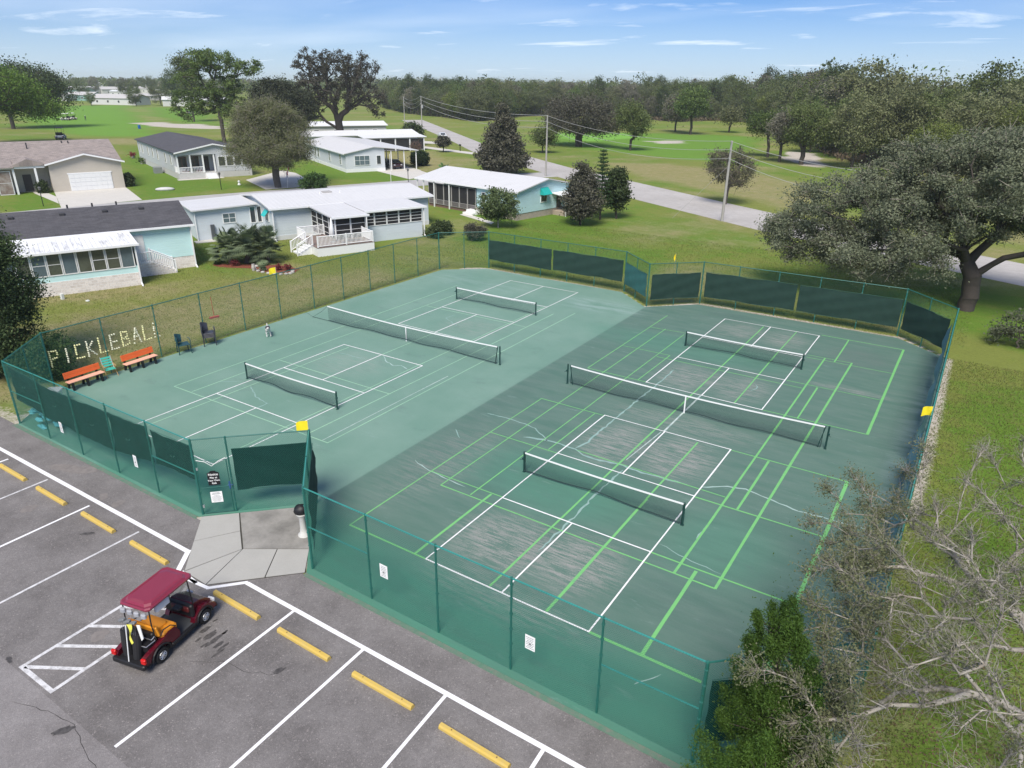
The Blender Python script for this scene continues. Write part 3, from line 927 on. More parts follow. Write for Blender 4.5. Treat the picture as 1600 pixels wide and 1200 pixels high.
f_front = fence('green chain-link fence with dark windscreens along the left parking bays', (-21.82, -2.62), (-8.4, -2.5), 6, braces=(4, 0), top=fshine)
fence('short green chain-link fence run from the parking corner back to the bench side', (-24.4, .2), (-21.82, -2.62), 3, skip_last=True)
fence('long bare chain-link fence behind the orange benches and plastic chairs', (-24.4, 31.4), (-24.4, .2), 12, wire=fdull, skip_last=True,
      ys=[0, 2.8, 5.6, 8.35, 11.1, 13.9, 16.8, 19.64, 22.5, 25.37, 28.3, 31.2], thick=.028)
fence('short angled chain-link fence at the far corner beyond the small net', (-21.27, 34.23), (-24.4, 31.4), 3, wire=fdull, skip_last=True, thick=.028)
fence('far chain-link fence with windscreens in front of the light blue house', (-8.57, 34.12), (-21.27, 34.23), 6, wire=fdull, ys=[0, 2.6, 5.05, 7.55, 10.1, 12.7])
fence('left arm of the far fence notch with translucent green screen', (-5.6, 31.49), (-8.57, 34.12), 3, wire=fdull, skip_last=True)
fence('right arm of the far fence notch with one dark screen', (-2.67, 34.34), (-5.6, 31.49), 3, wire=fdull, skip_last=True)
fence('far chain-link fence with windscreens under the big oak', (10.25, 34.78), (-2.67, 34.34), 6, wire=fdull, ys=[0, 2.51, 5.07, 7.71, 10.37, 12.93], skip_last=True)
fence('angled chain-link fence joining the far and right sides below the oak trunk', (13.15, 31.7), (10.25, 34.78), 3, skip_last=True)
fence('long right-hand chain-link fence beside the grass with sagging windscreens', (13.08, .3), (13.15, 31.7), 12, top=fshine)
fence('angled chain-link fence behind the bushy cedar', (10.14, -2.45), (13.08, .3), 3, skip_last=True, skip_first=True)
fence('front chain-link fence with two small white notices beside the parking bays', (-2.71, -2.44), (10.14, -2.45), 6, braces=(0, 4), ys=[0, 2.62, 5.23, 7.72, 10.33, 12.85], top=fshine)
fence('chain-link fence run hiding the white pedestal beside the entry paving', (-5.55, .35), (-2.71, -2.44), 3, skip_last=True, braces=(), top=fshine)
fence('chain-link fence run over the entry gate with a dark screen', (-8.4, -2.5), (-5.55, .35), 3, skip_first=True, skip_last=True, ys=[0, 1.17, 4.03], gate=0.0)

# entry gate in the first bay of that run
gt = thing('entry_gate', 'green wire gate with a black notice and a white notice', 'gate', (-8.4, -2.5, 0), radians(45))
mb = MB(); mb.tube([(.08, -.02, .06), (1.09, -.02, .06), (1.09, -.02, 2.2), (.08, -.02, 2.2), (.08, -.02, .06)], .024, 6); mb.build('gate_frame', fpost, gt)
mb = MB(); mb.tube([(.09, -.02, 1.1), (1.08, -.02, 1.1)], .02, 6); mb.build('cross_rail', fpost, gt)
P0 = []; P1 = []; w, h = 1.0, 2.12
for k in np.arange(-h, w, .072):
    lo = max(0, -k); hi = min(h, w-k)
    if hi > lo+.02:
        P0 += [(.085+k+lo, -.05, .07+lo), (1.085-k-lo, -.056, .07+lo)]; P1 += [(.085+k+hi, -.05, .07+hi), (1.085-k-hi, -.056, .07+hi)]
V, F = frustums(P0, P1, .0029, .0029, 3); npmesh('chain_link', V, F, fwire, gt)['kind'] = 'stuff'
mb = MB(); mb.tube([(1.09, -.06, 1.02), (1.09, -.06, 1.3)], .035, 6); mb.tube([(1.02, -.07, 1.16), (1.2, -.07, 1.16)], .018, 6); mb.build('latch', M('blue_latch', (.03, .09, .22), .4), gt)
for z in (.35, 1.9):
    mb = MB(); mb.tube([(.08, -.02, z-.05), (.08, -.02, z+.05)], .04, 8); mb.build('hinge', M('galvanised', (.5, .52, .52), .4, metal=.6), gt)
mb = MB(); mb.tube([(.1, -.06, 2.26), (.38, -.1, 2.2), (.6, -.12, 2.02), (.85, -.1, 2.2), (1.08, -.06, 2.28)], .012, 5); mb.build('closer_chain', M('white_plastic', (.75, .76, .74), .5, .05), gt)


def text_mesh(s, size, mat, parent, loc, rot, name='lettering', align='CENTER', font_shear=0):
    c = bpy.data.curves.new(name, 'FONT'); c.body = s; c.size = size; c.align_x = align; c.extrude = .001; c.offset = size*.018
    o = bpy.data.objects.new(name, c)
    dg = bpy.context.evaluated_depsgraph_get()
    COL.objects.link(o); bpy.context.view_layer.update()
    me = bpy.data.meshes.new_from_object(o.evaluated_get(bpy.context.evaluated_depsgraph_get()))
    COL.objects.unlink(o); bpy.data.objects.remove(o)
    me.materials.clear(); m = linkmesh(name, me, mat, parent); m.location = loc; m.rotation_euler = rot
    return m


whitep = M('white_sign_face', (.80, .81, .80), .5, .04)
blackp = M('black_sign_face', (.012, .012, .014), .4, .1)
ink = M('sign_ink', (.16, .17, .18), .6, .1)
n1_ = thing('notice_sign', 'black notice sign with white lettering on the entry gate', 'sign', (-8.4+.585*.7071+.058, -2.5+.585*.7071-.058, 1.22), radians(45))
mb = MB(); mb.extr([(-.2, 0, 0), (.2, 0, 0), (.2, 0, .5), (.12, 0, .53), (.08, 0, .58), (-.08, 0, .58), (-.12, 0, .53), (-.2, 0, .5)], (0, .01, 0)); mb.build('panel', blackp, n1_)
for s, z, sz in (('Notice', .4, .12), ('Play at', .28, .095), ('Your Own', .165, .095), ('Risk', .05, .095)):
    text_mesh(s, sz, whitep, n1_, (0, -.006, z), (radians(90), 0, 0))
n2_ = thing('rules_sign', 'square white rules sign low on the entry gate', 'sign', (-8.4+.585*.7071+.058, -2.5+.585*.7071-.058, .5), radians(45))
mb = MB(); mb.box(-.2, .2, 0, .008, 0, .44); mb.build('panel', whitep, n2_)
mb = MB()
for k, z in enumerate((.38, .335, .27, .225, .18, .135, .09, .045)):
    w = (.12, .15, .1, .16, .15, .16, .14, .12)[k]; x = -w
    while x < w:
        q = random.uniform(.015, .04); mb.box(x, min(x+q, w), -.004, -.001, z, z+(.022 if k < 2 else .014)); x += q+.012
mb.build('small_print', ink, n2_)


def notice(label, x, y, z0, w=.3, h=.46):
    t = thing('notice_sign', label, 'sign', (x, y, z0), 0)
    mb = MB(); mb.box(-w/2, w/2, 0, .008, 0, h); mb.build('panel', whitep, t)
    mb = MB()
    for k in range(7):
        z = h*(.88-.12*k)-.02; hw = w*random.uniform(.25, .4); q = -hw
        while q < hw:
            e = random.uniform(.015, .04); mb.box(q, min(q+e, hw), -.004, -.001, z, z+.018); q += e+.012
    mb.lathe([(.03, 0), (.03, .003)], (0, -.004, h*.4), 10, 'y')
    mb.build('small_print', ink, t)


notice('white notice low on the second dark windscreen beside the parking bays', -17.45, -2.75, .84, .22, .48)
notice('white notice on the fourth dark windscreen beside the parking bays', -12.03, -2.70, .9, .22, .5)
notice('white notice on the front fence bay nearest the entry paving', .57, -2.52, 1.13)
notice('white notice on the front fence bay before the middle net', 5.65, -2.52, 1.07)

# ------------------------------------------------------------------ windscreens
scr = M('dark_green_screen', (.004, .026, .024), .75, .25, 2.2, spec=.25)
scr2 = M('far_green_screen', (.018, .044, .035), .8, .25, 2.0, spec=.2)
scrl = M('sunbleached_screen', (.035, .13, .12), .7, .25, 2.0)
scrb = M('blue_grey_screen', (.10, .22, .25), .6, .25, 2.0)


def screen(label, p0, p1, zt, zb, mat, off=.07, sag=.05, belly=.04, vents=True, seed=0, group=None, midrail=False):
    r = random.Random(seed); p0 = np.array(p0, float); p1 = np.array(p1, float); L = np.linalg.norm(p1-p0); u = (p1-p0)/L
    t = thing('windscreen', label, 'windscreen', (p0[0], p0[1], zb if np.isscalar(zb) else zb[0]), math.atan2(u[1], u[0]), group)
    zt = (zt, zt) if np.isscalar(zt) else zt; zb = (zb, zb) if np.isscalar(zb) else zb
    nx, nz = max(14, int(L/.22)), 10
    mb = MB(); g = []
    ph = [r.uniform(0, 6) for _ in range(5)]
    for i in range(nx+1):
        fx = i/nx; x = L*fx
        top = zt[0]+(zt[1]-zt[0])*fx-sag*abs(sin(pi*x/2.6+ph[0]*.2))-.012*abs(sin(x*9))
        bot = zb[0]+(zb[1]-zb[0])*fx+.03*sin(x*1.9+ph[1])
        for j in range(nz+1):
            fz = j/nz; z = bot+(top-bot)*fz
            y = off+belly*sin(pi*fz)*(.5+.5*sin(x*1.3+ph[2]))+.018*sin((x*.8+z*2.6)*3+ph[3])+.012*sin((x*2.1-z*1.4)*4+ph[4])
            mb.v.append((x, y, z-zb[0]))
    n = len(mb.v)
    for i in range(nx):
        for j in range(nz):
            a = i*(nz+1)+j; mb.f.append((a, a+nz+1, a+nz+2, a+1))
    mb.v += [(a, b_+.004, c) for a, b_, c in mb.v[:n]]
    mb.f += [tuple(n+k for k in reversed(q)) for q in mb.f[:]]
    o = mb.build('fabric', mat, t, smooth=True)
    hm = MB()
    for z, zz2 in ((zt[0], zt[1]), (zb[0], zb[1])):
        hm.tube([(0, off+.002, z-zb[0]-.02), (L, off+.002, zz2-zb[0]-.02)], .012, 4)
    hm.build('hem_rope', MATS.get('hem') or M('hem', (.03, .10, .08), .7), t)
    if vents:
        k = max(1, int(L/2.6))
        for q in range(k):
            x = L*(q+.5)/k+r.uniform(-.2, .2); z = (zt[0]+zb[0])/2-zb[0]+.1
            m = MB(); a = [pi+.25*pi+(.5*pi+.4)*s/7 for s in range(8)]
            o1 = [(x+.17*cos(b_), off-.02, z+.17*sin(b_)) for b_ in a]; o2 = [(x+.145*cos(b_), off-.055, z+.145*sin(b_)) for b_ in a]
            m.add(o1+o2, [(s, s+1, 8+s+1, 8+s) for s in range(7)])
            m.build('wind_flap', M('vent_edge', (.12, .24, .2), .6), t)
    return t


S1 = [(-21.6, -19.35, 2.9, 2.68, 1.3, 1.02), (-19.3, -16.75, 2.68, 2.6, 1.02, .95), (-16.7, -13.85, 2.62, 2.7, .92, .97), (-13.8, -11.1, 2.7, 2.78, 1.0, 1.25), (-10.95, -8.45, 2.74, 2.78, 1.28, 1.42)]
names = ['leftmost dark green windscreen of the parking-side fence', 'second dark windscreen from the left, above the white notice', 'middle dark windscreen of the parking-side fence',
         'fourth dark windscreen, just left of the braced bay', 'dark windscreen in the braced bay right beside the entry gate']
for k, (a, b_, t0, t1, z0, z1) in enumerate(S1):
    screen(names[k], (a, -2.62+.008*(a+21.8)), (b_, -2.62+.008*(b_+21.8)), (t0, t1), (z0, z1), scr, seed=k, sag=.06)
q = lambda s: (-8.4+s*.7071, -2.5+s*.7071)
screen('dark green windscreen right of the entry gate', q(1.3), q(3.98), 2.56, .86, scr, seed=8, vents=False, belly=.03, sag=.01)
qq = lambda s: (-5.55+s*.713, .35-s*.701)
screen('edge-on dark windscreen above the white pedestal', qq(.1), qq(3.7), 2.6, .55, scr, off=.08, seed=9, vents=False)
screen('far windscreen left half, in front of the light blue house', (-15.05, 34.17), (-21.17, 34.2), 2.42, .73, scr2, off=.06, seed=11)
screen('far windscreen right half, ending at the fence notch', (-8.75, 34.12), (-14.9, 34.17), 2.41, .76, scr2, off=.06, seed=12)
screen('see-through green screen on the left arm of the far notch', (-5.72, 31.6), (-8.5, 34.06), 2.31, .65, scrl, off=.06, seed=13, vents=False)
screen('dark screen on the right arm of the far notch', (-2.8, 34.2), (-5.45, 31.63), 2.33, .5, scr2, off=.06, seed=14, vents=False)
screen('far windscreen just right of the notch', (3.8, 34.56), (-2.42, 34.35), 2.4, .58, scr2, off=.06, seed=15, sag=.06)
screen('far windscreen below the hanging oak branches', (10.15, 34.77), (3.95, 34.57), 2.39, .57, scr2, off=.06, seed=16, sag=.06)
screen('windscreen on the angled corner below the oak trunk', (12.95, 31.9), (10.42, 34.6), 2.36, .56, scr2, off=.06, seed=17)
screen('upper sagging windscreen seen edge-on along the right fence', (13.1, 16.2), (13.12, 31.3), (2.55, 2.3), (.5, .6), scrb, off=.10, seed=18, belly=.22, vents=False)
screen('lower sagging windscreen seen edge-on along the right fence', (13.08, .8), (13.1, 15.2), (2.4, 2.2), (.35, .5), scrb, off=.10, seed=19, belly=.3, vents=False)
screen('dark windscreen behind the bushy cedar', (10.3, -2.3), (12.95, .17), 2.45, .5, scr, off=.07, seed=20, vents=False)

# ------------------------------------------------------------------ nets
netm = M('net_cord', (.02, .03, .03), .8, .1)
tapem = M('net_tape', (.78, .79, .80), .6, .05)
postm = M('net_post_paint', (.012, .05, .045), .4, .2)
ropem = M('net_hem', (.015, .04, .04), .7, .1)


def net(label, x0, x1, y, h, hc, cat='net', tennis=False, seed=0, dip=.06, tilt=0.0, open_left=False):
    r = random.Random(seed); L = x1-x0
    t = thing('tennis_net' if tennis else 'pickleball_net', label, 'net', (x0, y, 0), 0)
    for x, s in ((0, -1), (L, 1)):
        if open_left and s < 0: continue
        mb = MB(); mb.tube([(x, 0, 0), (x+tilt*s, 0, h+.03)], .042, 8); mb.bbox(x-.06, x+.06, -.06, .06, 0, .02, .01)
        mb.ell((x+tilt*s, 0, h+.03), (.045, .045, .02), 8, 4)
        if s == (-1 if seed % 2 else 1) or tennis:
            mb.lathe([(.05, 0), (.06, .03), (.05, .08)], (x+s*.03, -.06, h*.68), 8, 'y'); mb.tube([(x+s*.06, -.1, h*.68), (x+s*.14, -.1, h*.62)], .012, 5)
        mb.build('post', postm, t)
        if tennis:
            mb = MB(); mb.tube([(x-s*.32, 0, 0), (x-s*.14, 0, h)], .022, 6); mb.build('brace_post', postm, t)
    g0, g1 = (.2, L-.2) if tennis else (.05, L-.05)
    top = lambda x: h+(hc-h)*(sin(pi*x/L))**1.0
    bot = lambda x: .05+dip*(.5+.5*sin(x*2.1+seed))*sin(pi*x/L)+(.05 if not tennis else .03)
    lean = lambda x: -.10*sin(pi*x/L)*r.random()*0-.05*sin(x*1.1+seed)
    xs_ = np.arange(g0, g1, .045); P0 = [(x, lean(x), bot(x)) for x in xs_]; P1 = [(x, 0, top(x)-.03) for x in xs_]
    for k in range(1, int(h/.045)):
        f = k/int(h/.045); q = np.linspace(g0, g1, 12)
        for a, b_ in zip(q[:-1], q[1:]):
            P0.append((a, lean(a)*(1-f), bot(a)+(top(a)-bot(a))*f)); P1.append((b_, lean(b_)*(1-f), bot(b_)+(top(b_)-bot(b_))*f))
    V, F = frustums(P0, P1, .0030, .0030, 3); npmesh('netting', V, F, netm, t)['kind'] = 'stuff'
    q = np.linspace(g0-.02, g1+.02, 25)
    mb = MB()
    for s in (-.012, .012):
        n = len(mb.v); mb.v += [(x, s, top(x)-.055) for x in q]+[(x, s, top(x)+.005) for x in q]
        mb.f += [(n+i, n+i+1, n+26+i, n+25+i) for i in range(24)]
    n = len(mb.v); mb.v += [(x, -.012, top(x)+.005) for x in q]+[(x, .012, top(x)+.005) for x in q]; mb.f += [(n+i, n+i+1, n+26+i, n+25+i) for i in range(24)]
    mb.build('top_tape', tapem, t)
    mb = MB(); mb.tube([(x, lean(x), bot(x)) for x in q], .022, 5); mb.build('bottom_hem', ropem, t)
    if open_left:
        mb = MB(); mb.tube([(g0, 0, h-.02), (g0-.6, 0, h*.55), (g0-1.5, 0, .05), (-(24.3+x0), 0, .5)], .008, 4); mb.tube([(g0-1.6, .05, .03), (g0, 0, .06)], .014, 4); mb.build('loose_cable', ropem, t)
    for x in ((g1,) if open_left else (g0, g1)):
        mb = MB(); mb.tube([(x, 0, .06), (x, 0, h-.03)], .013, 5); mb.build('side_hem', ropem, t)
    if tennis:
        mb = MB(); mb.box(L/2-.03, L/2+.03, -.02, .02, 0.0, hc-.01); mb.build('center_strap', tapem, t)
    return t


net('near pickleball net on the right court, closest to the white-notice fence', -.33, 6.43, 6.71, .9, .86, seed=1)
net('small pickleball net at the far end of the right court below the oak', -.3, 6.5, 25.06, .9, .86, seed=2)
net('small pickleball net on the left court facing the orange benches', -17.7, -10.98, 6.66, .9, .86, seed=4, dip=.12)
net('farthest small pickleball net on the left court', -17.72, -10.93, 25.0, .88, .84, seed=3)
net('long tennis net across the right court with a white center strap', -3.37, 9.55, 15.82, 1.07, .93, tennis=True, seed=5)
net('long tennis net across the left court with a white center strap', -21.6, -7.8, 15.98, 1.07, .93, tennis=True, seed=6, open_left=True)

# ------------------------------------------------------------------ wheel stops
ym = M('yellow_wheel_stop_paint', (.60, .42, .09), .65, .2, 6, col2=(.46, .35, .13), amt=.5)
proto = None
stops = [(-18.28, 'cut off by the left picture edge'), (-15.22, 'third bay left of the golf cart'), (-12.03, 'second bay left of the golf cart'), (-8.9, 'bay next to the kinked white corner line'),
         (-4.28, 'bay just in front of the golf cart'), (-1.36, 'first bay right of the golf cart'), (1.62, 'second bay right of the golf cart'), (4.6, 'third bay right of the golf cart')]
for k, (x, s) in enumerate(stops):
    if proto is None:
        t = thing('wheel_stop', 'yellow wheel stop '+s, 'wheel stop', (x, -4.95, -.02), 0, 'yellow wheel stops in the parking bays')
        mb = MB(); mb.extr([(0, -.08, 0), (0, .08, 0), (0, .075, .07), (0, .045, .12), (0, -.045, .12), (0, -.075, .07)], (2.05, 0, 0)); mb.build('bar', ym, t)
        for q in (.35, 1.7):
            mb = MB(); mb.lathe([(.018, 0), (.018, .006)], (q, 0, .119), 8); mb.build('anchor_bolt', M('rusty_bolt', (.12, .07, .04), .8), t)
        proto = t
    else:
        copytree(proto, (x+random.uniform(-.02, .02), -4.95+random.uniform(-.02, .02), -.02), random.uniform(-.012, .012), label='yellow wheel stop '+s)

# ------------------------------------------------------------------ flags on posts
ylw = M('yellow_flag_cloth', (.80, .66, .02), .7, .1)


def flag(label, x, y, z, rz, w=.42, h=.38, mat=ylw, pole=.7, limp=False):
    t = thing('flag', label, 'flag', (x, y, z), rz)
    mb = MB(); mb.tube([(0, 0, -.25), (0, 0, pole)], .012, 6); mb.build('flag_pole', M('flag_stick', (.3, .35, .33), .5), t)
    mb = MB(); nx, nz = 8, 5
    for i in range(nx+1):
        for j in range(nz+1):
            fx, fz = i/nx, j/nz
            if limp: mb.v.append((fx*w*.35*(1+.3*sin(fz*5)), .06*sin(fx*7+fz*2), pole-.02-fz*h*1.5-fx*.18))
            else: mb.v.append((fx*w, .04*sin(fx*7+fz*1.5)*fx, pole-.02-fz*h-.08*fx*fx))
    n = len(mb.v)
    mb.f = [(i*(nz+1)+j, (i+1)*(nz+1)+j, (i+1)*(nz+1)+j+1, i*(nz+1)+j+1) for i in range(nx) for j in range(nz)]
    mb.v += [(a, b_+.004, c) for a, b_, c in mb.v]; mb.f += [tuple(n+k for k in reversed(q)) for q in mb.f[:]]
    mb.build('cloth', mat, t, smooth=True)


flag('yellow flag flying above the entry fence corner', -5.55, .35, 3.05, radians(215), pole=.42)
flag('yellow flag on the long fence behind the left court', -24.4, 14.6, 3.05, radians(235), pole=.45)
flag('small limp yellow flag beyond the far fence notch', -5.6, 36.5, 1.9, radians(200), w=.3, h=.3, pole=1.0, limp=True)
flag('yellow flag on the right fence beside the grass', 13.1, 15.2, 2.75, radians(195), w=.35, pole=.5)

# ------------------------------------------------------------------ benches
orange = M('orange_bench_plastic', (.72, .13, .03), .5, .1, 4)
pinkish = M('toplit_bench_seat', (.80, .42, .30), .5, .1, 4)  # paler than the backrest: light from above put into the seat colour
blk = M('black_plastic', (.012, .013, .015), .5, .1)


def bench(label, x, y, rz):
    t = thing('park_bench', label, 'bench', (x, y, 0), rz, 'orange benches along the left fence')
    W = 1.85
    for k in range(3):
        mb = MB(); mb.bbox(-W/2, W/2, -.26+.13*k, -.145+.13*k, .43, .47, .012); mb.build('seat_plank', pinkish if k != 1 else pinkish, t)
    for k in range(2):
        mb = MB(); n = 0; mb.bbox(-W/2, W/2, -.02, .02, 0, .155, .012)
        mb.xf(Matrix.Translation((0, .105+.035*k, .585+.162*k)) @ Matrix.Rotation(-.2, 4, 'X')); mb.build('back_plank', orange, t)
    for x_ in (-W*.4, 0, W*.4):
        mb = MB()
        mb.extr([(x_-.045, -.27, .43), (x_-.045, -.3, 0), (x_-.045, -.2, 0), (x_-.045, -.13, .33), (x_-.045, .1, .33), (x_-.045, .2, 0), (x_-.045, .31, 0), (x_-.045, .2, .42), (x_-.045, .29, .88), (x_-.045, .24, .9), (x_-.045, .14, .43)], (.09, 0, 0))
        mb.build('leg', blk, t)
    return t


bench('orange bench nearer the parking lot, left of the lawn chair', -23.82, 1.45, radians(92))
bench('orange bench beside the left end of the plastic cup lettering, right of the lawn chair', -23.85, 4.45, radians(92))


def stack_chair(label, x, y, rz, mat, tip=0.0, n=1, roll=0.0):
    t = thing('plastic_chair', label, 'chair', (x, y, 0), rz)
    rot = Matrix.Rotation(tip, 4, 'X') @ Matrix.Rotation(roll, 4, 'Y') @ Matrix.Scale(1.28, 4)
    for q in range(n):
        off = Matrix.Translation((0, 0, .06*q))
        for (a, b_) in ((-.24, -.24), (.24, -.24), (-.22, .24), (.22, .24)):
            mb = MB(); mb.tube([(a*1.1, b_*1.1, 0), (a, b_, .42)], [.022, .028], 6); mb.xf(rot @ off); mb.build('leg', mat, t)
        mb = MB(); mb.bbox(-.26, .26, -.26, .24, .40, .435, .03); mb.xf(rot @ off); mb.build('seat', mat, t)
        mb = MB(); N = 9; vs = []
        for i in range(N+1):
            a = radians(205)+radians(130)*-i/N
            for (rr, z) in ((.27, .44), (.30, .9-.12*abs(i-N/2)/(N/2))):
                vs.append((rr*cos(a+radians(10)), .02+rr*sin(a+radians(10)), z))
        k = len(vs); vs += [(p[0]*.93, p[1]*.93, p[2]) for p in vs]
        fs = [(2*i, 2*i+2, 2*i+3, 2*i+1) for i in range(N)]+[(k+2*i, k+2*i+1, k+2*i+3, k+2*i+2) for i in range(N)]+[(2*i+1, 2*i+3, k+2*i+3, k+2*i+1) for i in range(N)]
        mb.add(vs, fs); mb.xf(rot @ off); mb.build('backrest', mat, t, smooth=True)
        for s in (-1, 1):
            mb = MB(); mb.tube([(s*.27, .2, .62), (s*.29, -.05, .64), (s*.28, -.24, .6), (s*.26, -.25, .42)], .02, 6); mb.xf(rot @ off); mb.build('armrest', mat, t)
    return t


stack_chair('dark green plastic chair with rounded back by the fence', -23.95, 7.15, radians(70), M('dark_green_plastic', (.01, .05, .06), .35, .1, spec=.6))
stack_chair('stack of charcoal plastic chairs right of the dark green one', -23.95, 8.85, radians(60), M('charcoal_plastic', (.03, .033, .045), .4, .1, spec=.6), n=4)

# lawn chair with green webbing
lc_ = thing('folding_lawn_chair', 'folding lawn chair with green webbing between the orange benches', 'chair', (-24.0, 2.85, 0), radians(80))
wood = M('varnished_wood', (.42, .27, .12), .6, .2, 6)
for s in (-1, 1):
    mb = MB(); mb.tube([(s*.27, -.3, 0), (s*.27, .18, .58)], .017, 6); mb.build('leg', wood, lc_)
    mb = MB(); mb.tube([(s*.25, .3, 0), (s*.25, -.24, .58)], .017, 6); mb.build('leg', wood, lc_)
    mb = MB(); mb.tube([(s*.27, -.26, .58), (s*.27, .2, .6)], .022, 6); mb.build('armrest', wood, lc_)
    mb = MB(); mb.tube([(s*.25, .1, .4), (s*.25, .36, 1.0)], .014, 6); mb.build('back_frame', M('bare_aluminium', (.6, .62, .62), .35, metal=.7), lc_)
web = M('green_webbing', (.05, .42, .34), .7, .1)
for k in range(4):
    mb = MB(); mb.box(-.25, .25, -.24+.12*k, -.15+.12*k, .395, .402); mb.build('seat_strap', web, lc_)
for k in range(4):
    mb = MB(); y, z = .14+.055*k, .5+.125*k; mb.extr([(-.25, y, z), (.25, y, z), (.25, y+.035, z+.085), (-.25, y+.035, z+.085)], (0, .006, 0)); mb.build('back_strap', web, lc_)

# folding cot / side table behind the parking-side screens
ft = thing('folding_table', 'grey folding table with white legs behind the parking-side windscreens', 'table', (-22.4, -.9, 0), radians(132))
mb = MB(); mb.bbox(-.8, .8, -.35, .35, .7, .74, .03); mb.build('tabletop', M('grey_table_top', (.38, .42, .43), .5), ft)
for a in (-.6, .6):
    for b_ in (-.28, .28):
        mb = MB(); mb.tube([(a, b_, 0), (a*.9, b_, .7)], .02, 6); mb.build('leg', whitep, ft)
mb = MB(); mb.tube([(-.95, .1, .0), (-.9, .2, .75), (-.7, .3, .95), (-.5, .3, .8)], .02, 6); mb.build('handle_bar', whitep, ft)

# blue tarp heap at the fence corner
tp = MB()
r_ = random.Random(5)
for k in range(7):
    a = (-21.5+r_.uniform(-.1, 1.6), -2.25+r_.uniform(-.1, .5), .05+r_.uniform(.0, .45))
    tp.ell(a, (.34*r_.uniform(.5, 1.1), .22*r_.uniform(.5, 1), .1*r_.uniform(.7, 1.6)), 9, 6, .28)
tag(tp.build('crumpled_tarp', M('pale_blue_tarp', (.12, .42, .46), .5, .25, 5), origin=(-21, -2, 0)), 'crumpled pale blue tarp inside the fence at the far left corner post', 'tarp')

# push broom outside the fence, handle standing
br = thing('push_broom', 'red push broom standing outside the long fence', 'broom', (-28.2, 12.2, -.03), radians(80))
mb = MB(); mb.tube([(0, 0, .1), (.0, .1, 1.45)], .016, 6); mb.build('handle', M('red_broom_handle', (.4, .05, .04), .5), br)
mb = MB(); mb.bbox(-.33, .33, -.05, .05, .08, .13, .01); mb.build('head', M('red_broom_head', (.45, .08, .08), .6), br)
mb = MB()
for k in range(44):
    x = -.32+k*.0149
    for y in (-.03, .03): mb.extr([(x, y-.01, .08), (x+.008, y-.01, .08), (x+.008, y+.012, .08), (x, y+.012, .08)], (random.uniform(-.01, .01), y*.8, -.08))
mb.build('bristles', M('broom_bristle', (.35, .12, .12), .9), br)

# fountain pedestal with covered top
fo = thing('drinking_fountain', 'pale concrete drinking fountain covered with a black bag beside the entry fence', 'fountain', (-4.36, -1.33, .012), radians(45)); fo.scale = (.85, .85, .95)
mb = MB(); mb.lathe([(.24, 0), (.24, .06), (.16, .1), (.13, .3), (.13, .75), (.2, .88), (.24, .95)], (0, 0, 0), 14); mb.build('pedestal', M('pale_concrete', (.52, .52, .50), .8, .12), fo, smooth=True)
mb = MB(); mb.ell((0, 0, 1.08), (.3, .26, .22), 14, 9, .06); mb.build('cover', blk, fo, smooth=True)
mb = MB(); mb.box(-.12, .02, -.25, -.243, 1.14, 1.24); mb.xf(Matrix.Rotation(-.3, 4, 'X')); mb.build('paper_label', whitep, fo)

# little dog standing on the left court
dg_ = None
wfur = M('white_fur', (.75, .74, .72), .9, .1, 8, col2=(.08, .08, .09), amt=.45)
bfur = M('black_fur', (.05, .05, .06), .9, .2, 8)
dog = thing('dog', 'small black and white dog standing on the left court near the fence', 'dog', (-22.4, 11.9, 0), radians(-35)); dog.scale = (1.25, 1.25, 1.25)


def skinmesh(name, verts, edges, radii, mat, parent, sub=2, root=0):
    me = bpy.data.meshes.new(name); me.from_pydata(verts, edges, []); me.update()
    o = bpy.data.objects.new(name, me); COL.objects.link(o)
    s = o.modifiers.new('skin', 'SKIN')
    for i, v in enumerate(me.skin_vertices[0].data if me.skin_vertices else []): pass
    if not me.skin_vertices:
        bm_ = bmesh.new(); bm_.from_mesh(me); bm_.verts.layers.skin.verify(); bm_.to_mesh(me); bm_.free()
    for i, v in enumerate(me.skin_vertices[0].data):
        v.radius = (radii[i], radii[i]); v.use_root = (i == root)
    ss = o.modifiers.new('sub', 'SUBSURF'); ss.levels = sub; ss.render_levels = sub
    bpy.context.view_layer.update()
    m2 = bpy.data.meshes.new_from_object(o.evaluated_get(bpy.context.evaluated_depsgraph_get()))
    bpy.data.objects.remove(o)
    m2.polygons.foreach_set('use_smooth', [True]*len(m2.polygons)); m2.materials.clear()
    return linkmesh(name, m2, mat, parent)


dv = [(0, 0, .34), (.16, 0, .35), (.3, 0, .37), (.38, 0, .46), (.46, 0, .53), (.55, 0, .51), (-.16, 0, .35), (-.26, 0, .36), (-.34, 0, .44), (-.38, 0, .53),
      (.27, .08, .3), (.28, .09, .15), (.3, .09, .02), (.27, -.08, .3), (.26, -.09, .15), (.28, -.09, .02),
      (-.2, .08, .28), (-.16, .09, .2), (-.25, .09, .12), (-.21, .09, .02), (-.2, -.08, .28), (-.17, -.09, .2), (-.26, -.09, .12), (-.22, -.09, .02)]
de = [(0, 1), (1, 2), (2, 3), (3, 4), (4, 5), (0, 6), (6, 7), (7, 8), (8, 9), (2, 10), (10, 11), (11, 12), (2, 13), (13, 14), (14, 15), (7, 16), (16, 17), (17, 18), (18, 19), (7, 20), (20, 21), (21, 22), (22, 23)]
drr = [.1, .11, .11, .075, .075, .035, .095, .08, .025, .012, .045, .03, .028, .045, .03, .028, .055, .035, .024, .028, .055, .035, .024, .028]
skinmesh('body', dv, de, drr, wfur, dog)
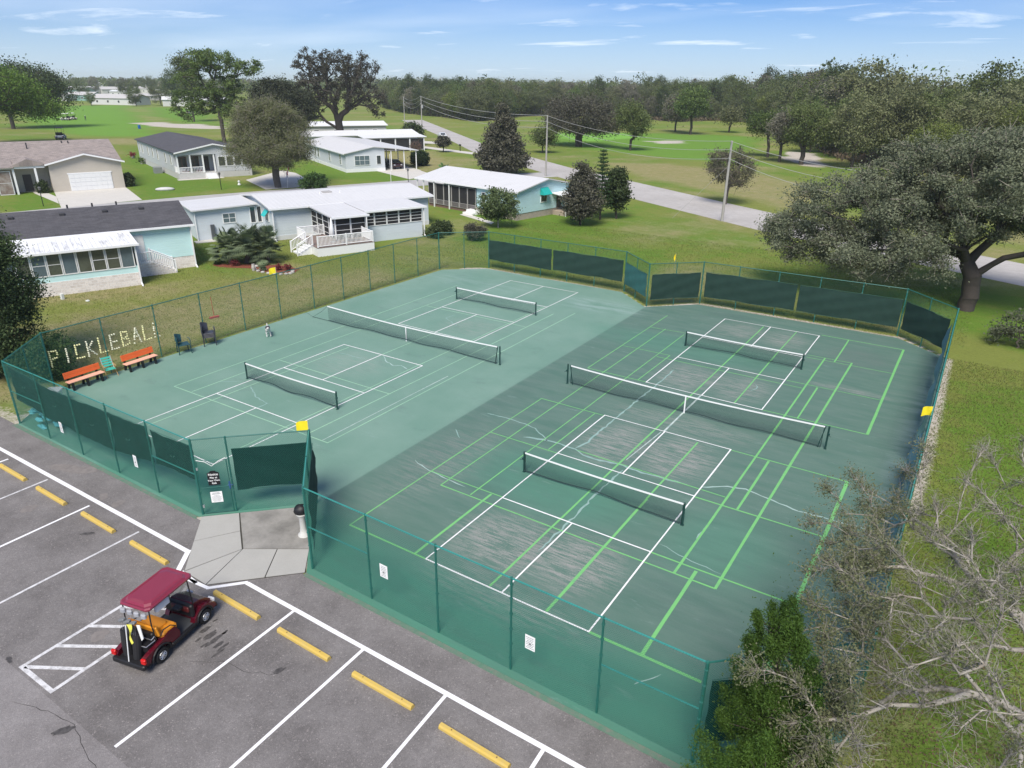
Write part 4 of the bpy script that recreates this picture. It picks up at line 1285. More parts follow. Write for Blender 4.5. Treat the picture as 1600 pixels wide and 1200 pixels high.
for s in (-1, 1):
    mb = MB(); mb.add([(.42, s*.05, .58), (.47, s*.06, .57), (.44, s*.09, .5), (.43, s*.04, .66)], [(0, 1, 3), (0, 3, 2), (1, 2, 3), (0, 2, 1)]); mb.build('ear', bfur, dog)
mb = MB(); mb.ell((.585, 0, .52), (.018, .018, .015), 6, 4); mb.build('nose', bfur, dog)
mb = MB(); mb.ell((-.05, 0, .39), (.2, .118, .085), 10, 7, .03); mb.build('saddle_patch', bfur, dog)

# plastic cup lettering pushed into the wire
cupm = M('yellow_cup', (.85, .83, .45), .5, .1)
LET = {'P': [(0, 0, 0, 1), (0, 1, .55, .95), (.55, .95, .6, .7), (.6, .7, .5, .5), (.5, .5, 0, .48)], 'I': [(.3, 0, .3, 1)], 'C': [(.62, .95, .05, .95), (.05, .95, .05, .08), (.05, .08, .62, .05)], 'K': [(0, 0, 0, 1), (.6, 1, .05, .5), (.05, .5, .62, 0)],
       'L': [(0, 1, 0, 0), (0, 0, .6, 0)], 'E': [(0, 0, 0, 1), (0, 1, .6, 1), (0, .5, .5, .5), (0, 0, .6, 0)], 'B': [(0, 0, 0, 1), (0, 1, .5, .92), (.5, .92, .5, .6), (.5, .6, 0, .5), (0, .5, .58, .42), (.58, .42, .58, .08), (.58, .08, 0, 0)], 'A': [(0, 0, .3, 1), (.3, 1, .62, 0), (.12, .42, .5, .42)]}
cl_ = thing('cup_lettering', 'yellow cups spelling PICKLEBALL in the wire behind the orange benches', 'lettering', (-24.4, .35, 1.22), radians(90))
for k, ch in enumerate('PICKLEBALL'):
    mb = MB(); x0 = k*.615+(.0 if k else 0)
    for (a, b_, c, d) in LET[ch]:
        n = max(2, int(math.hypot((c-a)*.62, (d-b_)*.8)/.095)+1)
        for i in range(n):
            f = i/(n-1)
            if random.random() < .06: continue
            mb.lathe([(.029, -.03), (.040, .05)], (x0+(a+(c-a)*f)*.62+random.uniform(-.012, .012), .0, (b_+(d-b_)*f)*.8+random.uniform(-.012, .012)), 7, 'y')
    mb.build('letter', cupm if k % 2 == 0 else M('pale_cup', (.80, .80, .62), .5, .1), cl_)

# ------------------------------------------------------------------ houses
def metalroof(name, col, dirt=(.30, .30, .30), pitch=.4, axis=0, amt=.35, th=0.0):
    """pale roof sheeting with standing ribs and run-off streaks, in object space"""
    m, t, b = nt(name)
    g = t.nodes.new('ShaderNodeTexCoord'); sx = t.nodes.new('ShaderNodeSeparateXYZ'); t.links.new(g.outputs['Object'], sx.inputs[0])
    v = sx.outputs[axis]
    fr = mth(t, 'FRACT', mth(t, 'DIVIDE', v, pitch))
    rib = rngmap(t, mth(t, 'ABSOLUTE', mth(t, 'SUBTRACT', fr, .5)), .44, .5)
    sc = (2.2, .35, .35) if axis == 0 else (.35, 2.2, .35)
    n = noise(t, coords(t, sc), 1.4, 6, .7); n2 = noise(t, coords(t), .8, 5, .6)
    f = mth(t, 'MULTIPLY', rngmap(t, n, .5, .75), amt)
    c = mixrgb(t, f, col, dirt)
    c = mixrgb(t, rngmap(t, n2, .45, .75, 0, .25), c, (col[0]*.8, col[1]*.8, col[2]*.8))
    c = mixrgb(t, mth(t, 'MULTIPLY', rib, .22), c, dirt)
    t.links.new(c, b.inputs['Base Color']); b.inputs['Roughness'].default_value = .5
    bump(t, b, rib, .8, .03)
    return m


def shingle(name, col):
    m, t, b = nt(name)
    v = coords(t)
    br = t.nodes.new('ShaderNodeTexBrick'); t.links.new(v, br.inputs['Vector'])
    br.inputs['Scale'].default_value = 1; br.inputs['Brick Width'].default_value = .5; br.inputs['Row Height'].default_value = .16; br.inputs['Mortar Size'].default_value = .008
    br.inputs['Color1'].default_value = (col[0]*.8, col[1]*.8, col[2]*.8, 1); br.inputs['Color2'].default_value = (col[0]*1.3, col[1]*1.3, col[2]*1.3, 1); br.inputs['Mortar'].default_value = (col[0]*.4, col[1]*.4, col[2]*.4, 1)
    n = noise(t, v, 1.1, 6, .65); nf = noise(t, v, 26, 2)
    c = mixrgb(t, rngmap(t, n, .4, .75, 0, .45), br.outputs[0], (col[0]*1.6, col[1]*1.55, col[2]*1.5))
    c = mixrgb(t, rngmap(t, nf, .35, .8, 0, .35), c, (col[0]*.5, col[1]*.5, col[2]*.5))
    t.links.new(c, b.inputs['Base Color']); b.inputs['Roughness'].default_value = .9
    return m


def siding(name, col, pitch=.2, vert=False, st=.7):
    m, t, b = nt(name)
    g = t.nodes.new('ShaderNodeTexCoord'); sx = t.nodes.new('ShaderNodeSeparateXYZ'); t.links.new(g.outputs['Object'], sx.inputs[0])
    fr = mth(t, 'FRACT', mth(t, 'DIVIDE', sx.outputs[2], pitch))
    n = noise(t, coords(t, (.5, .5, 1.6)), 1.2, 5, .6)
    k = mth(t, 'ADD', .90, mth(t, 'MULTIPLY', n, .2))
    cc = t.nodes.new('ShaderNodeVectorMath'); cc.operation = 'SCALE'; cc.inputs[0].default_value = col; t.links.new(k, cc.inputs['Scale'])
    c = mixrgb(t, mth(t, 'MULTIPLY', rngmap(t, fr, .0, .1, 1, 0), .22), cc.outputs[0], (col[0]*.4, col[1]*.4, col[2]*.4))
    t.links.new(c, b.inputs['Base Color']); b.inputs['Roughness'].default_value = .6
    bump(t, b, fr, st, .02)
    return m


def blockwork(name, c1, c2, w=.4, h=.2, mortar=(.35, .34, .32)):
    m, t, b = nt(name)
    g = t.nodes.new('ShaderNodeTexCoord'); sx = t.nodes.new('ShaderNodeSeparateXYZ'); t.links.new(g.outputs['Object'], sx.inputs[0])
    cb = t.nodes.new('ShaderNodeCombineXYZ'); t.links.new(mth(t, 'ADD', sx.outputs[0], sx.outputs[1]), cb.inputs[0]); t.links.new(sx.outputs[2], cb.inputs[1])
    br = t.nodes.new('ShaderNodeTexBrick'); t.links.new(cb.outputs[0], br.inputs['Vector'])
    br.inputs['Scale'].default_value = 1; br.inputs['Brick Width'].default_value = w; br.inputs['Row Height'].default_value = h; br.inputs['Mortar Size'].default_value = .018
    br.inputs['Color1'].default_value = (*c1, 1); br.inputs['Color2'].default_value = (*c2, 1); br.inputs['Mortar'].default_value = (*mortar, 1)
    n = noise(t, coords(t), 9, 4, .7)
    c = mixrgb(t, rngmap(t, n, .5, .7, 0, .5), br.outputs[0], (c1[0]*.45, c1[1]*.45, c1[2]*.45))
    t.links.new(c, b.inputs['Base Color']); b.inputs['Roughness'].default_value = .9
    bump(t, b, br.outputs['Fac'], -.5, .03)
    return m


trim = M('white_trim', (.74, .75, .75), .55, .06)
gutter = M('white_gutter', (.78, .79, .80), .45, .06)
glassd = M('dark_window_glass', (.035, .042, .048), .12, .3, 1.2, spec=.8)
glassb = M('bluish_window_glass', (.10, .14, .16), .15, .4, 1.0, spec=.8)
glassg = M('reflecting_window_glass', (.075, .085, .065), .15, .6, .8, spec=.8)
screenb = M('dark_insect_screen', (.022, .022, .024), .8, .3, 1.2)
door_w = M('white_door', (.70, .71, .71), .5, .05)


def gable_profile(x0, x1, e0, rx, rh, e1, th):
    return [(x0, e0), (rx, rh), (x1, e1), (x1, e1-th), (rx, rh-th), (x0, e0-th)]


def roof_x(par, name, mat, x0, x1, y0, y1, e0, ry, rh, e1, th=.14):
    """ridge along local x"""
    mb = MB(); mb.extr([(x0, y, z) for y, z in gable_profile(y0, y1, e0, ry, rh, e1, th)], (x1-x0, 0, 0)); return mb.build(name, mat, par)


def roof_y(par, name, mat, x0, x1, y0, y1, e0, rx, rh, e1, th=.14):
    mb = MB(); mb.extr([(x, y0, z) for x, z in gable_profile(x0, x1, e0, rx, rh, e1, th)], (0, y1-y0, 0)); return mb.build(name, mat, par)


def slab_roof(par, name, mat, x0, x1, y0, y1, z0, z1, th=.1, axis='y'):
    """single slope: height z0 at y0 (or x0) to z1 at y1 (or x1)"""
    mb = MB()
    if axis == 'y': mb.extr([(x0, y0, z0), (x0, y1, z1), (x0, y1, z1-th), (x0, y0, z0-th)], (x1-x0, 0, 0))
    else: mb.extr([(x0, y0, z0), (x1, y0, z1), (x1, y0, z1-th), (x0, y0, z0-th)], (0, y1-y0, 0))
    return mb.build(name, mat, par)


def window(par, x, y, z, w, h, face, glass=None, cols=1, rows=2, fr=.07, frame=None, name='window', shutters=None):
    """face: angle the outside normal is turned from local -y (deg); pane and bars are sub-parts"""
    T = Matrix.Translation((x, y, z)) @ Matrix.Rotation(radians(face), 4, 'Z')
    mb = MB(); f = fr
    mb.box(-w/2-f, w/2+f, -.05, .02, -f, 0); mb.box(-w/2-f, w/2+f, -.05, .02, h, h+f); mb.box(-w/2-f, -w/2, -.05, .02, 0, h); mb.box(w/2, w/2+f, -.05, .02, 0, h)
    for i in range(1, cols): mb.box(-w/2+w*i/cols-.025, -w/2+w*i/cols+.025, -.04, .01, 0, h)
    for j in range(1, rows): mb.box(-w/2, w/2, -.036, .006, h*j/rows-.02, h*j/rows+.02)
    mb.xf(T); o = mb.build(name, frame or trim, par)
    for i in range(cols):
        mb = MB(); mb.box(-w/2+w*i/cols+.01, -w/2+w*(i+1)/cols-.01, -.018, -.005, .01, h-.01); mb.xf(T); mb.build('pane', (glass[i % len(glass)] if isinstance(glass, (list, tuple)) else glass) or glassd, o)
    if shutters:
        for s in (-1, 1):
            mb = MB(); a = s*(w/2+f+.16); mb.box(a-.14, a+.14, -.045, .02, 0, h); mb.xf(T); mb.build('shutter', shutters, o)
    return o


def downspout(par, x, y, h, mat=gutter, dx=0, dy=-1):
    mb = MB(); mb.box(x-.05, x+.05, y-.05, y+.05, .1, h); mb.xf(Matrix.Identity(4)); mb.extr([(x-.05, y, .15), (x+.05, y, .15), (x+.05, y+dy*.45, 0), (x-.05, y+dy*.45, 0)], (0, dy*.02, .07)); return mb.build('downspout', mat, par)


def railing(par, pts, h=.95, z=0, gap=.13, mat=None, zz=None, post=.05):
    """posts, rails and balusters between points; joined balusters are one part"""
    mat = mat or gutter
    zs = zz or [z]*len(pts)
    for p, q in zip(pts, zs):
        mb = MB(); mb.box(p[0]-post, p[0]+post, p[1]-post, p[1]+post, q-.1, q+h+.08); mb.build('railing_post', mat, par)
    b = MB(); r = MB()
    for (p, q, z0, z1) in zip(pts[:-1], pts[1:], zs[:-1], zs[1:]):
        L = math.hypot(q[0]-p[0], q[1]-p[1]); n = max(2, int(L/gap))
        for k in range(1, n):
            f = k/n; x = p[0]+(q[0]-p[0])*f; y = p[1]+(q[1]-p[1])*f; zq = z0+(z1-z0)*f
            b.tube([(x, y, zq+.1), (x, y, zq+h)], .028, 4)
        r.tube([(p[0], p[1], z0+h), (q[0], q[1], z1+h)], .04, 4); r.tube([(p[0], p[1], z0+.1), (q[0], q[1], z1+.1)], .03, 4)
    r.build('handrail', mat, par); b.build('balusters', mat, par)['kind'] = 'stuff'


def steps(par, x0, x1, y0, n, rise, run, mat, dirn=-1, axis='y'):
    for k in range(n):
        mb = MB(); zt = rise*(n-k)
        a, b_ = sorted((y0+dirn*run*k, y0+dirn*run*(k+1)))
        if axis == 'y': mb.box(x0, x1, a, b_, 0, zt)
        else: mb.box(a, b_, x0, x1, 0, zt)
        mb.build('step', mat, par)


# ---- H4 teal house with dark shingle roof
aqua = siding('pale_aqua_siding', (.56, .80, .80), .2)
stone = blockwork('pale_block_skirting', (.74, .69, .65), (.60, .55, .51), .4, .2, (.72, .70, .68))
shg = shingle('charcoal_shingles', (.066, .065, .073))
H = thing('mobile_home', 'pale aqua mobile home with a charcoal shingle roof and glazed porch', 'house', (-41.7, 20.1, -.03), radians(68))
LW = 19.5
mb = MB(); mb.box(-LW, 0, .0, 8.6, 0, .98); mb.build('skirting', stone, H)
mb = MB(); mb.extr([(-LW, -.02, .98), (-LW, -.02, 3.45), (-LW, 4.3, 4.72), (-LW, 8.62, 3.45), (-LW, 8.62, .98)], (LW+.02, 0, 0)); mb.build('wall', aqua, H)
roof_x(H, 'roof', shg, -LW-.3, .3, -.3, 8.9, 3.62, 4.3, 4.92, 3.62, .12)
mb = MB(); mb.box(-LW-.3, .36, -.42, -.30, 3.44, 3.60); mb.build('gutter', gutter, H)
mb = MB(); mb.extr([(.3, -.3, 3.5), (.3, 4.3, 4.80), (.3, 8.9, 3.5), (.3, 8.9, 3.34), (.3, 4.3, 4.64), (.3, -.3, 3.34)], (.04, 0, 0)); mb.build('fascia', gutter, H)
for x in (-12.0, -8.6, -5.6, -2.9):
    mb = MB(); mb.bbox(x-.2, x+.2, 3.0, 3.4, 4.5, 4.78, .05); mb.build('roof_vent', M('dark_roof_vent', (.04, .04, .045), .6), H)
for x in (-8.0, -6.2, -4.4):
    mb = MB(); mb.tube([(x, 5.6, 4.5), (x, 5.6, 5.02)], .07, 8); mb.build('vent_pipe', M('dark_roof_vent', (.04, .04, .045), .6), H)
downspout(H, .02, -.12, 3.4)
# porch
PX0, PX1, PY = -14.6, -4.8, -3.9
mb = MB(); mb.box(PX0, PX1, PY, -.02, 0, 1.0); mb.build('porch_skirting', stone, H)
mb = MB(); mb.box(PX0+.02, PX1-.02, PY+.02, -.03, 1.0, 1.5); mb.build('porch_knee_wall', aqua, H)
slab_roof(H, 'porch_roof', metalroof('streaked_white_roof', (.76, .77, .78), (.07, .07, .07), .3, 0, .8), PX0-.2, PX1+.25, PY-.3, -.31, 3.22, 3.46, .1)
mb = MB(); mb.box(PX0-.2, PX1+.3, PY-.42, PY-.3, 3.08, 3.24); mb.build('porch_gutter', gutter, H)
pw = [(-14.6, 'a'), (-13.2, glassb), (-11.75, glassd), (-10.45, glassg), (-9.55, glassd)]
xs_ = np.linspace(-11.55, -4.95, 8)
gl = [glassb, glassg, glassb, glassg, glassg, glassg, glassb]
xs_ = np.linspace(-11.55-2.83, -4.95, 11); gl = [glassd, glassb, glassg]+gl
for k in range(10):
    a, b_ = xs_[k], xs_[k+1]
    window(H, (a+b_)/2, PY+.02, 1.5, b_-a-.16, 1.5, 0, gl[k], 1, 2 if k in (3, 4, 7, 8) else 1, fr=.06, name='porch_window')
for k in range(3):
    a = PY+.1+k*1.22; window(H, PX1-.02, a+.6, 1.5, 1.0, 1.5, 90, glassg, 1, 1, fr=.06, name='porch_window')
downspout(H, PX1-.0, PY-.12, 3.1)
mb = MB(); mb.box(PX0, PX1, PY-.02, PY+.05, 2.98, 3.12); mb.build('porch_header', trim, H)
steps(H, -2.3, -.05, 0, 0, .2, .3, stone)
# side steps with railing running along the wall toward the corner
mb = MB(); mb.box(PX1+.02, -3.3, -1.35, -.04, 0, 1.0); mb.build('landing', stone, H)
for k in range(5):
    mb = MB(); mb.box(-3.3+.32*k, -3.3+.32*(k+1), -1.35, -.04, 0, .83-.17*k); mb.build('step', stone, H)
railing(H, [(PX1+.1, -1.3), (-3.35, -1.3), (-1.75, -1.3)], .9, zz=[1.0, 1.0, .12])
railing(H, [(-3.35, -.12), (-1.75, -.12)], .9, zz=[1.0, .12])
mb = MB(); mb.box(-4.5, -3.6, -.06, -.03, 1.02, 3.05); mb.build('door', door_w, H)
# splash block and white post by the skirting
sb = M('white_splash_block', (.6, .62, .6), .8)
for (px, py, lab) in ((98, 467, 'small white marker post beside the aqua porch skirting'), (137, 470, 'flat pale stone on the grass by the aqua porch')):
    x, y = gp(px, py); mb = MB(); mb.bbox(-.12, .12, -.1, .1, 0, .42 if px == 98 else .08, .02); o = mb.build('marker_post' if px == 98 else 'stone', sb); o.location = (x, y, -.03); tag(o, lab, 'post' if px == 98 else 'stone')

# ---- H5 pale grey house, white roof, screened rooms and deck
lgrey = siding('pale_blue_grey_siding', (.56, .62, .67), .25, st=.5)
wroof = metalroof('white_roof_sheet', (.60, .60, .60), (.45, .45, .45), .45, 0, .25)
wroofy = metalroof('white_roof_sheet_side', (.60, .60, .60), (.42, .42, .42), .45, 1, .3)
H = thing('mobile_home', 'pale grey mobile home with white roof, black screened porch and white deck', 'house', (-44.71, 30.95, -.03), radians(67.4))
mb = MB(); mb.extr([(0, 0, 0), (0, 0, 3.12), (0, 5.11, 3.72), (0, 10.2, 3.12), (0, 10.2, 0)], (17.1, 0, 0)); mb.build('wall', lgrey, H)
roof_x(H, 'roof', wroof, -.4, 17.54, -.4, 10.5, 3.22, 5.11, 3.86, 3.22, .13)
mb = MB(); mb.box(-.4, 17.55, -.52, -.40, 3.02, 3.2); mb.build('gutter', gutter, H)
mb = MB(); mb.bbox(6.6, 7.6, 3.6, 4.4, 3.6, 3.82, .05); mb.build('roof_unit', M('roof_unit_grey', (.35, .34, .33), .6), H)
for x in (6.2, 8.4):
    mb = MB(); mb.tube([(x, 3.4, 3.4), (x, 3.4, 3.85)], .06, 8); mb.build('vent_pipe', trim, H)
mb = MB(); mb.box(-.02, 17.12, -.03, 10.22, 0, .45); mb.build('skirting', M('pale_skirting', (.55, .57, .58), .8), H)
# screen room
def screened(par, x0, x1, y0, y1, ztop, base, nx, ny, rows, mat, right_open=True, name='screen_panel'):
    mb = MB(); mb.box(x0, x1, y0, y1, 0, base); mb.build('knee_wall', mat, par)
    def side(p, q, n, face):
        L = math.hypot(q[0]-p[0], q[1]-p[1])
        for k in range(n):
            f0, f1 = k/n, (k+1)/n
            cx_, cy_ = p[0]+(q[0]-p[0])*(f0+f1)/2, p[1]+(q[1]-p[1])*(f0+f1)/2
            window(par, cx_, cy_, base+.05, L/n-.14, ztop-base-.2, face, screenb, 1, rows, fr=.055, name=name)
    side((x0, y0), (x1, y0), nx, 0)
    if ny: side((x0, y1), (x0, y0), ny, 270)
    if right_open: side((x1, y0), (x1, y1), max(ny, 2), 90)
    mb = MB(); mb.box(x0+.08, x1-.08, y0+.08, y1-.05, base, base+.02); mb.build('floor', M('porch_floor', (.12, .12, .12), .8), par)

screened(H, 3.9, 6.95, -6.35, -.05, 2.84, .55, 2, 4, 4, lgrey, False)
slab_roof(H, 'screen_room_roof', wroof, 3.5, 7.15, -6.7, -.40, 2.96, 3.20, .12)
mb = MB(); mb.box(3.5, 7.2, -6.84, -6.7, 2.8, 2.98); mb.build('porch_gutter', gutter, H)
mb = MB(); mb.box(6.96, 13.52, -5.42, -.05, 0, 1.15); mb.build('porch_skirting', blockwork('cream_block_skirting', (.72, .66, .60), (.58, .53, .48), .4, .2, (.6, .58, .56)), H)
screened(H, 6.97, 13.5, -5.43, -.05, 2.95, 1.55, 5, 0, 4, lgrey)
slab_roof(H, 'sun_room_roof', wroof, 7.2, 13.85, -5.72, -.40, 3.08, 3.24, .12)
mb = MB(); mb.box(7.2, 13.9, -5.86, -5.72, 2.92, 3.1); mb.build('porch_gutter', gutter, H)
downspout(H, 13.6, -5.65, 2.95); downspout(H, 6.9, -6.75, 2.85); downspout(H, -.05, -.3, 3.1)
window(H, -.03, 1.6, 1.75, .9, .75, 270, glassb, 1, 1, frame=trim, shutters=None)
mb = MB(); mb.extr([(-.05, 1.0, 2.75), (-.05, 2.2, 2.75), (-.5, 2.2, 2.2), (-.5, 1.0, 2.2)], (0, 0, .03)); mb.build('awning', M('turquoise_awning', (.03, .42, .42), .6), H)
# entry wing at the left end
mb = MB(); mb.box(-6.3, -.01, 3.6, 9.6, 0, 2.95); mb.build('wing_wall', lgrey, H)
slab_roof(H, 'wing_roof', wroofy, -6.7, -.38, 3.2, 9.9, 3.02, 3.22, .12, 'x')
window(H, -3.2, 3.59, 1.55, 1.15, .85, 0, glassb, 2, 2)
window(H, -.9, 3.59, 1.35, .45, 1.5, 0, glassd, 1, 1); window(H, -.25, 3.59, 1.35, .35, 1.5, 0, glassd, 1, 1)
mb = MB(); mb.box(-6.8, .0, 2.5, 3.59, -.0, .06); mb.build('walkway', conc, H)
mb = MB(); mb.box(-5.1, -4.75, 3.3, 3.55, .05, 1.5); mb.build('meter_box', M('dark_meter_box', (.08, .09, .10), .5), H)
mb = MB(); mb.tube([(-6.4, 3.5, .0), (-6.4, 3.5, 2.9)], .05, 6); mb.build('downspout', gutter, H)
# deck
dk = M('deck_board_red', (.20, .15, .13), .8, .2)
for k in range(11):
    mb = MB(); mb.box(1.1, 6.6, -9.0+.24*k, -9.0+.24*k+.22, .78, .82); mb.build('deck_board', dk, H)
mb = MB(); mb.box(1.1, 3.9, -6.4, -3.4, .78, .82); mb.build('deck_landing', dk, H)
mb = MB(); mb.box(1.12, 6.58, -8.98, -8.9, 0, .76); mb.box(6.5, 6.58, -8.9, -6.4, 0, .76); mb.box(1.12, 1.2, -8.9, -6.4, 0, .76); mb.build('deck_skirt', trim, H)
railing(H, [(1.2, -8.9), (3.9, -8.9), (6.5, -8.9), (6.5, -6.45)], .95, .82, .12)
railing(H, [(1.2, -5.4), (1.2, -3.5), (3.8, -3.5)], .95, .82, .12)
for k in range(4):
    mb = MB(); mb.box(1.1-.32*(k+1), 1.1-.32*k, -7.6, -5.9, 0, .66-.17*k); mb.build('step', trim, H)
railing(H, [(1.15, -7.65), (-.3, -7.65)], .9, zz=[.82, .1]); railing(H, [(1.15, -5.85), (-.3, -5.85)], .9, zz=[.82, .1])
u = Vector((cos(radians(67.4)), sin(radians(67.4)))); v_ = Vector((-u.y, u.x)); w_ = lambda a, b_: (-44.71+u.x*a+v_.x*b_, 30.95+u.y*a+v_.y*b_)
x, y = w_(3.2, -7.3); um = thing('closed_umbrella', 'closed white patio umbrella standing on the white deck', 'umbrella', (x, y, .79))
mb = MB(); mb.lathe([(.05, .5), (.22, .7), (.2, 1.3), (.08, 2.1), (.02, 2.25)], (0, 0, 0), 10); mb.build('canopy', trim, um, smooth=True)
mb = MB(); mb.tube([(0, 0, 0), (0, 0, 2.3)], .02, 6); mb.lathe([(.25, 0), (.25, .06)], (0, 0, 0), 10); mb.build('stand', M('bare_aluminium', (.6, .62, .62), .35, metal=.7), um)
x, y = w_(4.6, -7.7); pt = thing('patio_table', 'dark patio table on the white deck beside the umbrella', 'table', (x, y, .79))
mb = MB(); mb.lathe([(.5, .68), (.5, .72)], (0, 0, 0), 14); mb.build('tabletop', M('dark_glass_top', (.06, .07, .08), .2), pt)
for k in range(4):
    mb = MB(); mb.tube([(.35*cos(k*1.57), .35*sin(k*1.57), 0), (.3*cos(k*1.57), .3*sin(k*1.57), .68)], .02, 5); mb.build('leg', blk, pt)
for lab, a, b_, rz in (('left dark metal patio chair at the deck table', 3.8, -8.2, 1.), ('right dark metal patio chair at the deck table', 5.5, -7.6, 3.)):
    x, y = w_(a, b_); c = thing('patio_chair', lab, 'chair', (x, y, .79), rz)
    mb = MB(); mb.box(-.22, .22, -.22, .22, .4, .44); mb.build('seat', blk, c); mb = MB(); mb.box(-.22, .22, .2, .24, .44, .9); mb.build('backrest', blk, c)
    for s in ((-.2, -.2), (.2, -.2), (-.2, .2), (.2, .2)):
        mb = MB(); mb.tube([(s[0], s[1], 0), (s[0], s[1], .4)], .015, 5); mb.build('leg', blk, c)

# ---- H6 light blue house
lblue = siding('light_blue_siding', (.52, .74, .80), .22, st=.9)
H = thing('mobile_home', 'light blue mobile home with teal awning and dark screened porch near the road', 'house', (-31.4, 54.4, -.03), radians(80.2))
mb = MB(); mb.extr([(0, 0, .75), (0, 0, 3.15), (5.15, 0, 4.2), (10.3, 0, 3.15), (10.3, 0, .75)], (0, 6.6, 0)); mb.build('wall', lblue, H)
mb = MB(); mb.box(.05, 10.25, .05, 15.2, 0, .75); mb.build('skirting', blockwork('tan_block_skirting', (.42, .36, .29), (.34, .29, .24)), H)
roof_y(H, 'roof', wroofy, -.35, 10.65, -.35, 17.6, 3.28, 5.15, 4.34, 3.28, .13)
mb = MB(); mb.extr([(2.6, 6.6, .75), (2.6, 6.6, 3.6), (5.15, 6.6, 4.1), (10.3, 6.6, 3.1), (10.3, 6.6, .75)], (0, 8.7, 0)); mb.build('rear_wall', lblue, H)
mb = MB(); mb.box(-.42, -.3, -.35, 17.6, 3.1, 3.26); mb.build('gutter', gutter, H)
window(H, 4.6, -.02, 1.7, 1.0, 1.15, 0, glassd, 1, 1)
mb = MB(); mb.extr([(3.95, -.03, 3.3), (5.3, -.03, 3.3), (5.35, -.75, 2.55), (3.9, -.75, 2.55)], (0, -.02, .04)); mb.add([(3.95, -.03, 3.3), (3.9, -.75, 2.55), (3.9, -.03, 2.55)], [(0, 1, 2)]); mb.add([(5.3, -.03, 3.3), (5.35, -.75, 2.55), (5.35, -.03, 2.55)], [(0, 1, 2)]); mb.build('awning', M('teal_awning', (.015, .36, .33), .6), H)
mb = MB(); mb.extr([(9.2, -.03, 3.0), (10.1, -.03, 3.0), (10.1, -.6, 2.4), (9.2, -.6, 2.4)], (0, -.02, .04)); mb.build('awning', M('teal_awning', (.015, .36, .33), .6), H)
slab_roof(H, 'stoop_roof', trim, 6.0, 9.0, -2.3, -.02, 2.35, 2.6, .08)
for x in (6.2, 8.8):
    mb = MB(); mb.tube([(x, -2.15, 0), (x, -2.15, 2.3)], .05, 6); mb.build('stoop_post', trim, H)
mb = MB(); mb.box(6.3, 8.7, -1.8, -.02, 0, .5); mb.build('stoop', M('tan_stoop', (.36, .3, .24), .8), H)
mb = MB(); mb.box(7.0, 7.9, -.06, -.02, .75, 2.5); mb.build('door', M('dark_door', (.07, .06, .06), .5), H)
for k in range(7):
    mb = MB(); mb.box(6.3+.3*k, 6.36+.3*k, -1.8, -1.74, .5, 1.3); mb.build('baluster', M('dark_rail', (.05, .05, .05), .5), H)
mb = MB(); mb.box(6.25, 8.4, -1.83, -1.72, 1.3, 1.36); mb.build('handrail', M('dark_rail', (.05, .05, .05), .5), H)
mb = MB(); mb.box(.0, 2.6, 6.62, 15.3, 0, .35); mb.build('porch_base', M('dark_brick_base', (.16, .10, .08), .9, .3, 6), H)
ys_ = np.linspace(6.7, 15.3, 7)
for k in range(6):
    window(H, -.02, (ys_[k]+ys_[k+1])/2, .4, ys_[k+1]-ys_[k]-.14, 2.45, 270, screenb, 1, 1, fr=.055, name='screen_panel', frame=M('porch_frame', (.35, .34, .33), .6))
    if k < 6:
        window(H, -.06, (ys_[k]+ys_[k+1])/2, .42, ys_[k+1]-ys_[k]-.2, .5, 270, M('lower_screen', (.12, .11, .11), .8), 1, 1, fr=.03, name='lower_panel', frame=M('porch_frame', (.35, .34, .33), .6))
for y_ in (17.2, 14.0, 11.2, 16):
    mb = MB(); mb.box(-.3, -.18, y_-.06, y_+.06, 0, 3.15); mb.build('porch_post', trim, H)
window(H, -.02, 5.4, 1.5, .5, .45, 270, glassd, 1, 1); window(H, -.02, 5.4, 2.15, .5, .45, 270, glassd, 1, 1)
mb = MB(); mb.box(-.8, -.05, 6.0, 7.6, 0, .5); mb.box(-1.4, -.8, 6.0, 7.6, 0, .25); mb.build('porch_steps', trim, H)
mb = MB(); mb.lathe([(.12, 0), (.12, .25)], (4.9, 9, 4.15), 8); mb.build('roof_vent', M('grey_vent', (.4, .4, .4), .5), H)

# ---- H3 grey-white house with carport
H = thing('mobile_home', 'white-roofed mobile home with an open carport sheltering a dark car', 'house', (-79.8, 75.4, -.03), radians(62.6))
mb = MB(); mb.extr([(0, 0, .0), (0, 0, 3.0), (5.0, 0, 4.0), (7.0, 0, 3.75), (7.0, 0, 0)], (0, 27, 0)); mb.build('wall', M('off_white_siding', (.56, .59, .63), .6, .06), H)
mb = MB(); mb.box(-.03, 7.03, -.03, 27.03, 0, .55); mb.build('skirting', trim, H)
roof_y(H, 'roof', wroofy, -.35, 13.3, -.35, 27.6, 3.15, 5.0, 4.15, 3.32, .12)
mb = MB(); mb.box(-.46, -.34, -.35, 27.6, 2.98, 3.14); mb.build('gutter', gutter, H)
window(H, 2.9, -.02, 1.15, 2.6, 1.5, 0, glassb, 3, 2)
for y_ in (3.0, 9.6, 17, 19.0): window(H, -.02, y_, 1.1, 1.0, 1.6, 270, glassb, 2 if y_ < 12 else 1, 2)
window(H, 5.9, -.02, 1.2, .7, 1.4, 0, glassd, 1, 1)
for x in (8.2, 10.6, 12.9):
    for y_ in (0, 9):
        mb = MB(); mb.box(x-.07, x+.07, y_-.07, y_+.07, 0, 3.3); mb.build('carport_post', trim, H)
mb = MB(); mb.box(7.2, 13.0, -2, 12, 0, .02); mb.build('carport_floor', conc, H)


